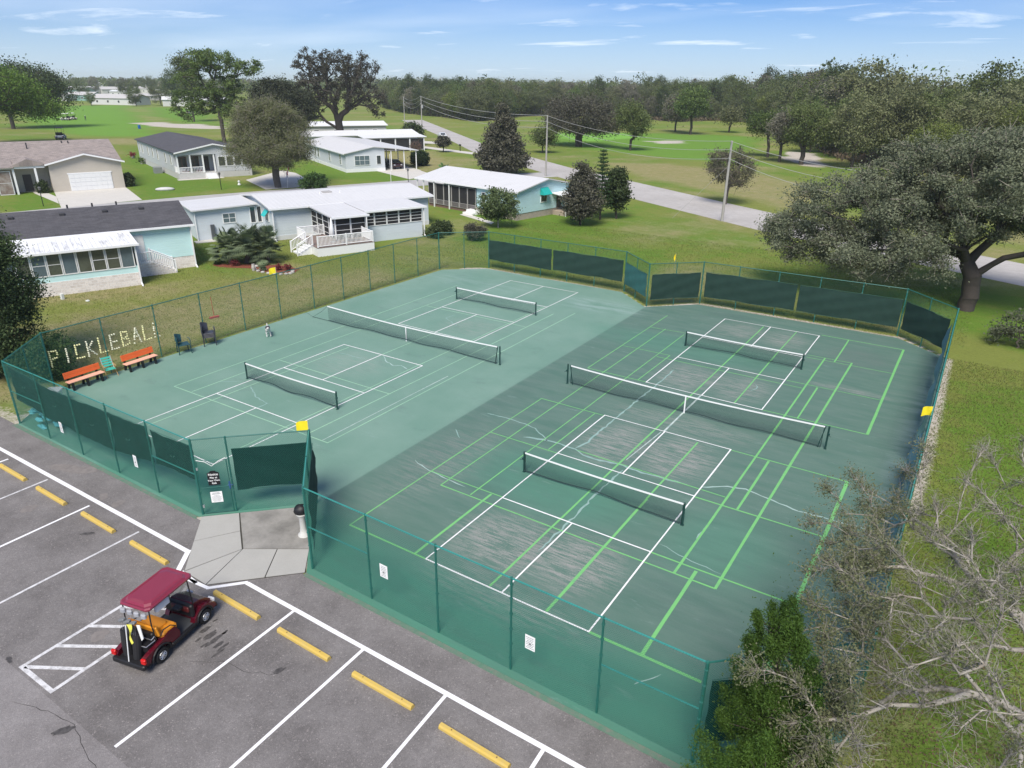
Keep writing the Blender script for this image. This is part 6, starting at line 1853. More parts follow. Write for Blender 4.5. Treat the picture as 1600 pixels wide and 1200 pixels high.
# individual trees along the fairways
FT = [('great spreading oak standing alone on the fairway edge across the road', (-74.7, 149.9), 11.8, 8.2, lf_brown, .9, [(-.2, 0, 7.2, 8.6, 8, 4.6), (-6, 0, 5.5, 3.6, 4, 2.2), (6.5, 1, 5.6, 4, 4, 2.4)], 300, barkd),
      ('slim-trunked tall tree right of the great spreading oak', (-59.8, 148.1), 10.5, 3, lf_wood, .3, [(0, 0, 7.6, 3.4, 3.4, 3.4), (1.5, 0, 5.6, 2.6, 2.6, 2)], 120, barkd),
      ('small thin tree on the grass left of the middle utility pole', (-72.7, 129.1), 5, 2, lf_wood, .15, [(0, 0, 3.5, 2.6, 2.6, 1.5)], 60, barkd),
      ('rounded leafless-looking small tree behind the right utility pole', (-15.7, 81.4), 7.6, 2, leafmat('thin_olive_leaf', (.10, .105, .06), (.17, .17, .11)), .2, [(0, 0, 4.7, 3.2, 3.0, 2.6)], 85, bark),
      ('dark tree standing rightmost of the three by the sand bunker', (-19.4, 141.5), 11.9, 4, lf_wood, .45, [(0, 0, 7.8, 4.4, 4.4, 4.0), (3.0, 0, 6.5, 3.4, 3.4, 2.8)], 170, barkd),
      ('brownish slim tree, middle of the three by the sand bunker', (-24.2, 143.5), 10.4, 3, lf_woodb, .3, [(0, 0, 7.0, 2.8, 2.8, 3.2)], 100, barkd),
      ('green tree leftmost of the three by the sand bunker', (-29.0, 152.6), 10, 3, lf_green, .3, [(-2, 0, 6.8, 3.6, 3.4, 2.2), (1, 0, 7.6, 2.6, 2.6, 2.2)], 110, barkd),
      ('rounded green tree on the far green in front of the wood', (-69.1, 214.1), 13.6, 4, lf_green, .4, [(0, 0, 9.4, 4.8, 4.8, 4.0)], 130, barkd),
      ('short slim-trunked tree on the far fairway', (-62.6, 232.6), 7.4, 2, lf_olive, .3, [(0, 0, 5.6, 2.6, 2.6, 1.7)], 50, barkd),
      ('dark thin tree left of the rounded green tree on the far green', (-77.3, 222.0), 11, 3, lf_woodb, .3, [(0, 0, 7.4, 3.4, 3.4, 3.2)], 90, barkd),
      ('bright green tree cut off by the left edge beside the golf fairway', (-178.9, 61.6), 19, 6, leafmat('sunny_green_leaf', (.065, .135, .020), (.17, .26, .05)), .5, [(-1, 2, 12.8, 8.0, 9.5, 5.0), (0, 9, 10, 5, 6, 4.2), (3, 12.5, 7.5, 3, 4, 2)], 330, barkd),
      ('dark green tree behind the bright green left edge tree', (-235.3, 92.0), 19.4, 7, lf_dark, .6, [(0, 4, 12, 9, 11, 6.5), (0, 12, 10, 6, 8, 5.5)], 300, barkd),
      ('slim pine right of the fairway behind the grey porch house', (-234.1, 151.8), 24, 3, lf_wood, .35, [(0, 0, 18, 3.6, 3.6, 4.4), (1, 0, 11, 3, 3, 3)], 90, barkd)]
for k, (lab, b_, h_, w_0, lm, tr, el, nc, bk) in enumerate(FT):
    dd = math.hypot(b_[0]-CAMX, b_[1]-CAMY)
    make_tree('pine_tree' if 'pine' in lab else 'oak_tree', lab, 'tree', (b_[0], b_[1], -.03), (0, 0, max(1.4, h_*.22)), el, nc, 80, .00105*dd, .0075*dd if nc < 200 else .009*dd, lm, bk, tr, 50+k, rtip=.00028*dd+.01, shell=.35, flat=.75, twigs=600 if k in (0, 3) else 0, step=max(.7, h_*.08))

# ------------------------------------------------------------------ the wood: real trees in front, one mass behind
def proto_crown(seed, ells, n, leaf, r_):
    r = np.random.default_rng(seed)
    T = ellpts(ells, n, r, .5); k = r.poisson(85, n); C = np.repeat(T, k, 0)
    L = C+r.normal(size=C.shape)*np.array([1, 1, .7])*np.repeat(r.uniform(.5, 1.2, n)*r_, k)[:, None]*.6
    return quads(L, leaf, r, .45, .7), T


protos = []
for k, (ells, lm, n) in enumerate((
        ([(0, 0, 8.6, 5.2, 5.2, 5.4), (2.5, 1, 5.4, 4, 4, 4.0)], lf_wood, 120), ([(0, 0, 8.4, 6.2, 6.0, 4.8), (-3, 0, 5.4, 3.6, 4, 4)], leafmat('grey_oak_wood_leaf', (.070, .092, .042), (.160, .180, .085)), 100),
        ([(0, 0, 11, 3.8, 3.8, 5.2), (1, 1, 7, 3.4, 3.4, 3)], lf_dark, 75), ([(0, 0, 8.0, 5.2, 5.2, 6.0)], lf_olive, 110), ([(0, 0, 9.0, 4.8, 4.8, 5.6)], lf_woodb, 80), ([(0, 0, 8.4, 5.4, 5.4, 5.2), (2, -2, 5.4, 3.4, 3.4, 3.6)], lf_green, 110),
        ([(0, 0, 9, 5.6, 5.6, 4.4)], lf_yel, 90))):
    (V, F), T = proto_crown(200+k, ells, n, .19, 1.45)
    rr = np.random.default_rng(k)
    P, par = skeleton((0, 0, -.5), (0, 0, 4.2), T[::3], rr, 1.5)
    v2, f2 = limbs(P, par, .05, .3, n=4)
    protos.append((V, F, lm, v2, f2))
meshes = []
for V, F, lm, v2, f2 in protos:
    o = npmesh('crown', V, F, lm); c_ = o.data; bpy.data.objects.remove(o)
    o = npmesh('trunk', v2, f2, barkd); d_ = o.data; bpy.data.objects.remove(o)
    meshes.append((c_, d_))
rw = random.Random(99)


def woodtree(x, y, s, k, label, group):
    t = bpy.data.objects.new('woodland_tree', None); COL.objects.link(t); t.location = (x, y, -.03); t.rotation_euler = (0, 0, rw.uniform(0, 6.3)); t.scale = (s*rw.uniform(.85, 1.15), s*rw.uniform(.85, 1.15), s)
    tag(t, label, 'tree', group)
    for nme, me_ in (('crown', meshes[k][0]), ('trunk', meshes[k][1])):
        o = bpy.data.objects.new(nme, me_); COL.objects.link(o); o.parent = t


# front edge of the wood (survey pixels at the foot of the trees), top line heights rise toward the right
edge = [(600, 168), (640, 178), (700, 184), (745, 190), (800, 183), (860, 180), (920, 182), (1000, 186), (1060, 190), (1120, 188), (1180, 192), (1235, 206), (1290, 236), (1330, 252), (1400, 262), (1480, 270), (1560, 276), (1640, 282)]
E_ = np.array([gp(*p) for p in edge]); D_ = np.array([np.linalg.norm(e-np.array([CAMX, CAMY])) for e in E_])
lab = {0: 'mixed tree in the wood across the fairway', 1: 'grey-green oak in the wood across the fairway', 2: 'dark pointed evergreen in the wood across the fairway', 3: 'olive feathery tree in the wood across the fairway',
       4: 'bare brownish tree in the wood across the fairway', 5: 'fresher green tree in the wood across the fairway', 6: 'yellow-green tree in the wood across the fairway'}
cnt = 0
massP = []
for row in range(16):
    for i in range(len(E_)-1):
        a, b_ = E_[i], E_[i+1]; L = np.linalg.norm(b_-a)
        n = max(1, int(L/(7.2+row*.4)))
        for q in range(n):
            f = (q+rw.random())/n; p = a+(b_-a)*f
            d = p-np.array([CAMX, CAMY]); dist = np.linalg.norm(d); d /= dist
            depth = (row+.2)*9*(1+row*.14)+rw.uniform(-3, 3); x, y = p+d*depth
            px = 800+FPX*((x-CAMX)*_R2[0]+(y-CAMY)*_R2[1])/((x-CAMX)*_F[0]+(y-CAMY)*_F[1]+CAMZ*.39)
            rise = np.clip((px-700)/700, 0, 1)
            s = rw.uniform(.82, 1.12)*(.98+(.08 if row < 2 else .36)*rise)
            if row == 0: s *= .8
            k = rw.choices(range(7), (5, 6, 2, 2.2, 2.4, 2, .8))[0]
            if cnt < 285 and row < 5: woodtree(x, y, s, k, lab[k], 'trees of the wood across the fairway'); cnt += 1
            else: massP.append((x, y, s, k))
# standout trees at the right, nearer than the wood
for (px, py, s, k, lb) in ((1395, 262, 1.12, 3, 'big feathery olive tree standing above the wood behind the live oak'), (1500, 270, .98, 3, 'olive feathery tree just right of the big one behind the live oak'), (1330, 262, 1.0, 3, 'olive tree with a thin crown at the near corner of the wood'),
                           (1455, 285, .7, 6, 'bright yellow-green young tree behind the crown of the live oak'), (1560, 268, .95, 1, 'tall grey-green oak behind the live oak near the right edge'), (1265, 238, .85, 5, 'green tree beside the sand bunker at the edge of the wood'),
                           (690, 178, .95, 5, 'light green rounded tree left of the magnolia top'), (735, 182, 1.0, 6, 'yellowish green tree behind the telephone wires'), (670, 172, 1.1, 2, 'pointed dark evergreen rising beside the light green tree')):
    x, y = gp(px, py); woodtree(x, y, s, k, lb, None)

# left-hand neighbourhood trees
nb = [(95, 160, .8, 1), (128, 152, .9, 0), (143, 165, .55, 5), (205, 160, .95, 1), (213, 166, .7, 0), (275, 168, 1.2, 2), (290, 165, 1.1, 0), (252, 165, .9, 1), (300, 160, 1.1, 5), (150, 148, 1.1, 4), (195, 149, 1.0, 4), (180, 146, .9, 1), (235, 150, 1.2, 1), (120, 146, 1.0, 3), (322, 165, 1.0, 0)]
for k, (px, py, s, m_) in enumerate(nb):
    x, y = gp(px, py); d = math.hypot(x-CAMX, y-CAMY)
    woodtree(x, y, s*rw.uniform(.95, 1.05), m_, 'tree among the houses beyond the bright green fairway', 'trees among the far houses')
massL = []
for k in range(1500):
    px = rw.uniform(-120, 700); py = 131.5+rw.random()**1.5*24
    if px > 640: py = min(py, 150)
    if 90 < px < 330 and py > 146: continue
    x, y = gp(px, py)
    massL.append((x, y, rw.uniform(.65, 1.05), rw.choices(range(7), (5, 6, 2, 1.5, 2, 1, .4))[0]))
for k in range(700):
    px = rw.uniform(500, 1700); py = rw.uniform(136, 150)+max(0, (px-800)*.01)
    x, y = gp(px, py); massL.append((x, y, rw.uniform(.95, 1.3), rw.choices(range(7), (5, 6, 2, 1.5, 2, 1, .4))[0]))


def mass(name, pts, label, per=150, ls=.55):
    r = np.random.default_rng(5); byk = {}
    for x, y, s, k in pts: byk.setdefault(k, []).append((x, y, s))
    Vs = {}
    base = [[(0, 0, 9.5, 5.2, 5.2, 4.8)], [(0, 0, 9, 6.2, 6, 4.2)], [(0, 0, 11, 4, 4, 5.4)], [(0, 0, 9.4, 5, 5, 5)], [(0, 0, 10, 4.8, 4.8, 5)], [(0, 0, 9, 5.4, 5.4, 4.6)], [(0, 0, 9, 5.4, 5.4, 4.6)]]
    groups = {}
    for k, lst in byk.items():
        A = np.array(lst); n = len(A); dist = np.hypot(A[:, 0]-CAMX, A[:, 1]-CAMY)
        e = base[k][0]; d = r.normal(size=(n*per, 3)); d /= np.linalg.norm(d, axis=1, keepdims=True)
        lump = 1+.22*np.sin(d[:, 0]*5+np.repeat(A[:, 0], per))*np.sin(d[:, 1]*5+np.repeat(A[:, 1], per))
        P = np.array(e[:3])+d*np.array(e[3:6])*(r.uniform(.7, 1.0, (n*per, 1))*lump[:, None])
        S = np.repeat(A[:, 2], per)[:, None]
        P = P*S; P[:, 0] += np.repeat(A[:, 0], per); P[:, 1] += np.repeat(A[:, 1], per)
        V, F = quads(P, ls, r, .4, .75)
        groups[k] = (V, F)
    me = bpy.data.meshes.new(name); V, F = joinVF([groups[k] for k in sorted(groups)])
    o = npmesh(name, V, F, None); mi = []
    for q, k in enumerate(sorted(groups)):
        o.data.materials.append(meshes[k][0].materials[0]); mi += [q]*len(groups[k][1])
    o.data.polygons.foreach_set('material_index', np.array(mi, np.int32))
    tag(o, label, kind='stuff')
    return o


mass('woodland', massP, 'deep mass of mixed wood behind the front trees')
mass('far_woodland', massL, 'hazy belt of trees along the horizon', 60, .95)
print('mass', len(massP), len(massL), cnt)
# dim forest floor under the wood
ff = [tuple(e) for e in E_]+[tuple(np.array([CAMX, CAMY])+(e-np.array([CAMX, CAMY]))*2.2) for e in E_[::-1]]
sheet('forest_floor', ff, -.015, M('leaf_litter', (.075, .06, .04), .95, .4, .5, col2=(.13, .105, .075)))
# brush line of dry undergrowth at the wood's edge
r = np.random.default_rng(61); P = []
for i in range(7, len(E_)-1):
    n = 420; f = r.uniform(0, 1, (n, 1)); q = E_[i]+(E_[i+1]-E_[i])*f+r.normal(size=(n, 2))*1.6
    P.append(np.concatenate([q, r.uniform(0, 1.5, (n, 1))], 1))
V, F = quads(np.concatenate(P), .38, r, .2, .6)
tag(npmesh('undergrowth', V, F, leafmat('dry_brush', (.12, .10, .07), (.20, .15, .10))), 'dry undergrowth at the edge of the wood', kind='stuff')

r = np.random.default_rng(62); P = []
for i in range(len(E_)-1):
    L_i = np.linalg.norm(E_[i+1]-E_[i]); n = int(L_i*26); f = r.uniform(0, 1, (n, 1)); o_ = (E_[i]+E_[i+1])/2-np.array([CAMX, CAMY]); o_ /= np.linalg.norm(o_)
    q = E_[i]+(E_[i+1]-E_[i])*f+o_*r.uniform(3, 9, (n, 1))+r.normal(size=(n, 2)); P.append(np.concatenate([q, r.uniform(0, 1, (n, 1))**1.3*(4.6+1.2*np.sin(q[:, :1]*.5))], 1))
V, F = quads(np.concatenate(P), .34, r, .3, .7)
tag(npmesh('understory', V, F, lf_wood), 'green understory bushes closing the edge of the wood', kind='stuff')

# palmetto clump with mulch bed by the deck
def palm(label, base, n, h, R, seed, mat=lf_palm, fan=11, name='palmetto', th=.5):
    r = random.Random(seed); t = thing(name, label, 'palm', base)
    mb = MB()
    for k in range(4 if h > 1.2 else 2): mb.tube([(r.uniform(-.5, .5)*R*.3, r.uniform(-.5, .5)*R*.3, -.1), (r.uniform(-.3, .3), r.uniform(-.3, .3), h*.5)], [.14, .1], 7)
    mb.build('trunk', bark, t)
    for k in range(n):
        a = r.uniform(0, 2*pi); el = r.uniform(-.55, 1.4); L = R*r.uniform(.65, 1.0)
        s0 = np.array([r.uniform(-.25, .25)*R*.6, r.uniform(-.25, .25)*R*.6, h*r.uniform(.3, .85)])
        dr_ = np.array([cos(a)*cos(el), sin(a)*cos(el), sin(el)]); c = s0+dr_*L*.55
        mb = MB(); mb.tube([s0, s0+dr_*L*.3+np.array([0, 0, .05]), c], .014, 3)
        side = np.cross(dr_, [0, 0, 1]); side /= np.linalg.norm(side)+1e-6; up = np.cross(side, dr_)
        for j in range(fan):
            b_ = -1.35+2.7*j/(fan-1); d = dr_*cos(b_)+side*sin(b_); q = L*.5*(.75+.25*cos(b_)); w = up*.02+side*cos(b_)*.05-dr_*sin(b_)*.05
            tip = c+d*q+np.array([0, 0, -.16*q]); mid = c+d*q*.55
            mb.add([c, mid+w, tip, mid-w], [(0, 1, 2, 3)])
        mb.build('frond', mat, t)
    return t


for k, (dx, dy, h_, R_0, s, lb) in enumerate(((0, 0, 2.5, 2.1, 1, 'tallest fan palm of the clump left of the white deck stairs'), (-1.3, -1.0, 2.0, 1.8, 2, 'leftmost fan palm of the clump by the mulch bed'), (1.1, 1.1, 2.1, 1.8, 3, 'right fan palm of the clump, nearest the deck stairs'))):
    palm(lb, (-39.2+dx, 23.6+dy, -.03), 74, h_, R_0*1.05, s, fan=15)
palm('bright green fan palm behind the left end of the light blue house', (-61.5, 79.5, -.03), 30, 1.8, 1.7, 7, leafmat('bright_palm_leaf', (.05, .14, .04), (.12, .24, .08)))
mulch = M('red_mulch', (.20, .055, .035), .95, .35, 8)
blotch('mulch_bed', (-37.6, 22.9), 2.9, 1.0, mulch, -.02, radians(24), 22); blotch('mulch_bed', (-35.2, 23.0), 1.7, .8, mulch, -.018, radians(20), 20)
stn = M('edging_stone', (.42, .40, .37), .9, .2)
for k in range(20):
    a = 2*pi*k/20; p = (-35.4+2.0*cos(a)*1.05, 23.0+1.05*sin(a))
    if not (k < 3 or k > 9): continue
    mb = MB(); mb.ell((0, 0, .06), (.19, .15, .11), 8, 5, .12); o = mb.build('edging_stone', stn); o.location = (p[0], p[1], -.03); o.rotation_euler = (0, 0, a); tag(o, 'grey edging stone round the red mulch bed below the palms', 'stone', 'stones edging the mulch bed')
lf_red = leafmat('croton_leaf', (.13, .02, .03), (.24, .06, .06))
for k, (x, y, lb, m_) in enumerate(((-34.4, 23.7, 'red-leaved plant at the right end of the mulch bed', lf_red), (-35.0, 23.3, 'second red-leaved plant in the mulch bed under the yellow flag', lf_red), (-35.9, 22.4, 'grey-green agave in the mulch bed', lf_palm), (-39.2, 22.1, 'small red plant at the left end of the mulch bed', lf_red))):
    r = np.random.default_rng(70+k); t = thing('garden_plant', lb, 'plant', (x, y, -.03))
    L = np.array([0, 0, .3])+r.normal(size=(200, 3))*np.array([.15, .15, .12]); V, F = quads(L, .08, r, .3); npmesh('leaves', V, F, m_, t)
    mb = MB(); mb.tube([(0, 0, 0), (0, 0, .3)], .02, 4); mb.build('stem', bark, t)
mb = MB(); mb.lathe([(.12, 0), (.16, .3), (.12, .5), (.14, .55)], (0, 0, 0), 10); o = mb.build('garden_urn', stn); o.location = (-36.6, 22.0, -.03); tag(o, 'small grey garden urn in the mulch bed left of the yellow flag', 'urn')
for k, (px, py, lb) in enumerate(((288, 277, 'pink flowering pot left on the grey house front walk'), (303, 277, 'green leafy pot in the middle of the grey house front walk'), (313, 277, 'pink flowering pot right on the grey house front walk'), (222, 256, 'low leafy plant along the side of the grey porch house'), (208, 247, 'small red plant by the side corner of the grey porch house'))):
    x, y = gp(px, py); r = np.random.default_rng(90+k); t = thing('garden_plant', lb, 'plant', (x, y, -.03))
    L = np.array([0, 0, .7])+r.normal(size=(160, 3))*np.array([.35, .35, .25]); V, F = quads(L, .16, r, .3); npmesh('leaves', V, F, lf_red if ('pink' in lb or 'red' in lb) else lf_green, t)
    mb = MB(); mb.lathe([(.25, 0), (.32, .45)], (0, 0, 0), 10); mb.build('pot', stn, t)

# ------------------------------------------------------------------ poles, wires, lamps, post
polem = M('weathered_pole_wood', (.34, .33, .31), .85, .15, 3)
PL_ = [((-12.1, 68.7), 8.9, 'nearest utility pole, right of the light blue house across from the small tree'), ((-50.2, 92.6), 9.7, 'middle utility pole beside the road right of the magnolia'), ((-118.6, 142.2), 10.9, 'utility pole beside the silver car'), ((-173.9, 198.3), 9.2, 'farthest thin utility pole up the road')]
for k, ((x, y), h_, lb) in enumerate(PL_):
    t = thing('utility_pole', lb, 'pole', (x, y, -.03)); mb = MB(); mb.tube([(0, 0, -.3), (.0, 0, h_)], [.17, .11], 10); mb.build('pole', polem, t)
    for q, z in enumerate((.1, .95, 1.9)):
        mb = MB(); mb.tube([(0, -.1, h_-z), (0, -.32, h_-z)], .03, 5); mb.lathe([(.05, 0), (.07, .05), (.05, .12)], (0, -.32, h_-z), 8); mb.build('insulator', M('insulator_grey', (.3, .3, .3), .4), t)
    if k < 3:
        mb = MB(); mb.lathe([(.2, 0), (.22, .05), (.22, .75), (.2, .8)], (.33, 0, h_-3.0), 12); mb.build('transformer', M('transformer_grey', (.45, .46, .46), .4), t) if k == 2 else None
wirem = M('power_cable', (.38, .38, .37), .5)
PP = [(14.5, 52.5, 8.4)]+[(p[0][0], p[0][1], p[1]) for p in PL_]
for s in range(len(PP)-1):
    a, b_ = PP[s], PP[s+1]
    for q, z in enumerate((.05, .95, 1.9)):
        mb = MB(); pts = []
        for i in range(15):
            f = i/14; sag = (1.1+.25*q)*4*f*(1-f); pts.append((a[0]+(b_[0]-a[0])*f-.0, a[1]+(b_[1]-a[1])*f-.32, a[2]-z+(b_[2]-a[2])*f-sag))
        rad = .022 if s < 2 else .035
        mb.tube(pts, rad, 4); o = mb.build('power_line', wirem, origin=pts[0]); tag(o, ('top', 'middle', 'lowest')[q]+' power line '+('from the nearest pole into the live oak', 'between the nearest and the middle pole', 'between the middle pole and the pole by the silver car', 'between the pole by the silver car and the farthest pole')[s], 'power line')
# guy wire of the nearest pole
mb = MB(); mb.tube([(-12.1, 68.7, 6.2), (-17.5, 66.9, 0)], .012, 4); tag(mb.build('guy_wire', wirem, origin=(-12.1, 68.7, 6.2)), 'thin guy wire anchored left of the nearest utility pole', 'wire')
for (px, py, h_, lb) in ((68, 322, 1.9, 'black lamp post on the lawn left of the tan house driveway'), (346, 296, 2.0, 'black lamp post on the lawn in front of the grey porch house'), (638, 284, 1.6, 'thin black lamp post beside the carport driveway')):
    x, y = gp(px, py); t = thing('lamp_post', lb, 'lamp', (x, y, -.03)); mb = MB(); mb.tube([(0, 0, 0), (0, 0, h_)], .05, 8); mb.build('post', blk, t)
    mb = MB(); mb.lathe([(.06, 0), (.14, .06), (.17, .3), (.2, .33), (.03, .45)], (0, 0, h_), 8); mb.build('lantern', M('lantern_grey', (.12, .12, .12), .4), t)
x, y = gp(719, 236); t = thing('mailbox', 'dark mailbox on a post beside the main road', 'mailbox', (x, y, -.03)); mb = MB(); mb.box(-.06, .06, -.06, .06, 0, 1.2); mb.build('post', blk, t); mb = MB(); mb.bbox(-.3, .3, -.12, .12, 1.2, 1.5, .05); mb.build('box', blk, t)
x, y = gp(611, 284); t = thing('flagpole', 'thin white flagpole in front of the carport house', 'flagpole', (x, y, -.03)); mb = MB(); mb.tube([(0, 0, 0), (0, 0, 4.2)], .035, 6); mb.build('pole', trim, t)
x, y = gp(449, 294); t = thing('flag', 'small hanging striped red and blue flag on a tilted stick behind the pale grey house', 'flag', (x, y, 0), .3)
mb = MB(); mb.tube([(0, 0, 0), (.5, 0, 3.2)], .025, 6); mb.build('flag_pole', trim, t)
for k, (c_, lb) in enumerate((((.04, .05, .22), 0), ((.55, .05, .06), 1), ((.7, .7, .7), 2), ((.55, .05, .06), 3))):
    mb = MB(); mb.box(.1+.12*k, .22+.12*k, -.02, .02, 1.5+.35*k, 2.2+.28*k); mb.build('stripe', M('flag_col%s' % ('', '_red', '_white', '_red')[k], c_, .8), t)
x, y = gp(258, 297); t = thing('garden_boat', 'small upturned white dinghy lying on the lawn before the grey house', 'boat', (x, y, 0), .9)
mb = MB(); mb.ell((0, 0, .12), (1.3, .5, .3), 14, 7); mb.build('hull', M('pale_hull', (.5, .5, .5), .5), t, smooth=True)
x, y = gp(374, 289); mb = MB(); mb.lathe([(.2, 0), (.25, .1), (.12, .3), (.2, .55), (.05, .7)], (0, 0, 0), 10); o = mb.build('garden_ornament', trim); o.location = (x, y, -.03); tag(o, 'small white ornament on the lawn right of the black lamp post', 'ornament')

# ------------------------------------------------------------------ golf carts
cartred = M('metallic_red_paint', (.105, .006, .016), .2, .06, 3, metal=.25, spec=.7)
cartroof = M('lighter_red_roof', (.21, .022, .045), .22, .12, 1.5, spec=.8)  # lighter red than the body paint
amber = M('amber_seat_vinyl', (.78, .30, .02), .4, .08)
chrome = M('wheel_alloy', (.55, .56, .58), .3, .05, metal=.7)
rubber = M('tyre_rubber', (.015, .015, .016), .8, .1)
blkp = M('black_cart_plastic', (.014, .014, .016), .45, .1)


def golfcart(label, loc, rz, detail=True, paint=cartred, roofp=cartroof, seatm=amber, group=None):
    t = thing('golf_cart', label, 'golf cart', loc, rz, group)
    for (x, y) in ((-.5, 0), (.5, 0), (-.5, 1.67), (.5, 1.67)):
        s = 1 if x > 0 else -1
        mb = MB(); mb.lathe([(.13, -.09), (.2, -.1), (.23, -.07), (.235, 0), (.23, .07), (.2, .1), (.13, .09)], (x, y, .235), 22, 'x'); w = mb.build('wheel', rubber, t)
        mb = MB(); mb.lathe([(.135, .075*s), (.125, .10*s), (.10, .085*s), (.04, .10*s), (.03, .115*s)], (x, y, .235), 20, 'x'); mb.build('rim', chrome, w)
        if detail:
            for k in range(8):
                a = k*pi/4; m = MB(); m.tube([(x+s*.1, y+.035*cos(a), .235+.035*sin(a)), (x+s*.098, y+.12*cos(a), .235+.12*sin(a))], .012, 4); m.build('spoke', chrome, w)
    # floor pan and sills
    mb = MB(); mb.bbox(-.52, .52, -.55, 2.0, .2, .3, .04); mb.build('chassis', blkp, t)
    mb = MB(); mb.bbox(-.56, .56, .68, 1.42, .3, .325, .01); mb.build('floor_mat', M('grey_floor_mat', (.06, .065, .07), .8), t)
    # rear body: side fenders curve over the wheels
    for s in (-1, 1):
        pf = [(-.56, .34), (-.58, .46), (-.52, .54), (-.38, .58), (-.1, .62), (.15, .68), (.36, .76), (.60, .74), (.72, .5), (.70, .32), (.42, .30), (.34, .42), (.2, .52), (0, .56), (-.2, .52), (-.33, .4), (-.38, .3), (-.5, .3)]
        mb = MB(); mb.extr([(s*.56, y, z) for y, z in pf], (-s*.14, 0, 0)); mb.build('rear_fender', paint, t)
        pf = [(1.22, .30), (1.3, .45), (1.42, .56), (1.6, .66), (1.82, .62), (2.0, .52), (2.13, .42), (2.16, .3), (2.02, .28), (1.95, .40), (1.82, .49), (1.67, .52), (1.5, .48), (1.4, .38), (1.36, .28)]
        mb = MB(); mb.extr([(s*.57, y, z) for y, z in pf], (-s*.16, 0, 0)); mb.build('front_fender', paint, t)
        for yc, zr in ((0, .33), (1.67, .31)):
            mb = MB(); mb.tube([(s*.575, yc+zr*cos(a*pi/10), .24+zr*sin(a*pi/10)) for a in range(0, 11)], .028, 6); mb.build('wheel_arch', blkp, t)
        mb = MB(); mb.bbox(min(s*.46, s*.62), max(s*.46, s*.62), -.62, -.54, .44, .58, .02); mb.build('tail_light', M('bright_red_lens', (.55, .01, .01), .3), t)
        mb = MB(); mb.bbox(min(s*.3, s*.54), max(s*.3, s*.54), 2.1, 2.17, .46, .56, .02); mb.build('headlight', M('headlight_glass', (.6, .62, .65), .2), t)
        mb = MB(); mb.bbox(min(s*.5, s*.6), max(s*.5, s*.6), .36, 1.3, .22, .33, .02); mb.build('rocker_panel', blkp, t)
    # cowl
    cw = [(1.36, .3), (1.36, .82), (1.46, .86), (1.7, .80), (1.95, .68), (2.12, .52), (2.18, .38), (2.15, .28)]
    mb = MB(); mb.extr([(-.42, y, z) for y, z in cw], (.84, 0, 0)); mb.build('cowl', paint, t)
    mb = MB(); mb.bbox(-.52, .52, 1.26, 1.4, .52, .9, .04); mb.build('dashboard', blkp, t)
    mb = MB(); mb.bbox(-.56, .56, 2.12, 2.22, .24, .36, .03); mb.build('front_bumper', blkp, t)
    mb = MB(); mb.bbox(-.58, .58, -.66, -.54, .24, .38, .03); mb.build('rear_bumper', blkp, t)
    # seat pod
    mb = MB(); mb.bbox(-.44, .44, .1, .66, .3, .66, .04); mb.build('seat_pod', paint, t)
    mb = MB(); mb.bbox(-.52, .52, .16, .72, .66, .80, .05); mb.build('seat_cushion', seatm, t)
    mb = MB(); n = 0; mb.bbox(-.52, .52, -.05, .05, 0, .36, .04); mb.xf(Matrix.Translation((0, .1, .82)) @ Matrix.Rotation(.2, 4, 'X')); mb.build('seat_back', seatm, t)
    for s in (-1, 1):
        mb = MB(); mb.tube([(s*.55, .62, .76), (s*.56, .45, .92), (s*.56, .2, .96), (s*.55, .08, .84)], .016, 6); mb.build('hip_rail', blkp, t)
    # roof, struts
    z = 1.84
    mb = MB(); N = 6; y0, y1, hw = -.12, 1.56, .53
    def rr(x0, x1, ya, yb, zc, c):
        return [(x0+c, ya, zc), (x1-c, ya, zc), (x1, ya+c, zc), (x1, yb-c, zc), (x1-c, yb, zc), (x0+c, yb, zc), (x0, yb-c, zc), (x0, ya+c, zc)]
    rings = [rr(-hw, hw, y0, y1, z-.05, .08), rr(-hw-.01, hw+.01, y0-.01, y1+.01, z, .1), rr(-hw+.02, hw-.02, y0+.02, y1-.02, z+.03, .1), rr(-hw+.07, hw-.07, y0+.08, y1-.1, z+.015, .12), rr(-hw+.11, hw-.11, y0+.13, y1-.15, z+.065, .13), rr(-hw+.18, hw-.18, y0+.22, y1-.24, z+.085, .15)]
    k0 = 0
    for g in rings: mb.v += g
    for a in range(len(rings)-1):
        for k in range(8): mb.f.append((a*8+k, a*8+(k+1) % 8, (a+1)*8+(k+1) % 8, (a+1)*8+k))
    mb.f.append(tuple(range(len(rings)*8-8, len(rings)*8))); mb.f.append(tuple(range(7, -1, -1))); mb.build('roof', roofp, t)
    for s in (-1, 1):
        mb = MB(); mb.tube([(s*.46, 1.42, .86), (s*.49, 1.34, 1.8)], .02, 6); mb.build('front_strut', blkp, t)
        mb = MB(); mb.tube([(s*.48, -.02, .78), (s*.48, -.06, 1.3), (s*.48, -.04, 1.76)], .02, 6); mb.build('rear_strut', blkp, t)
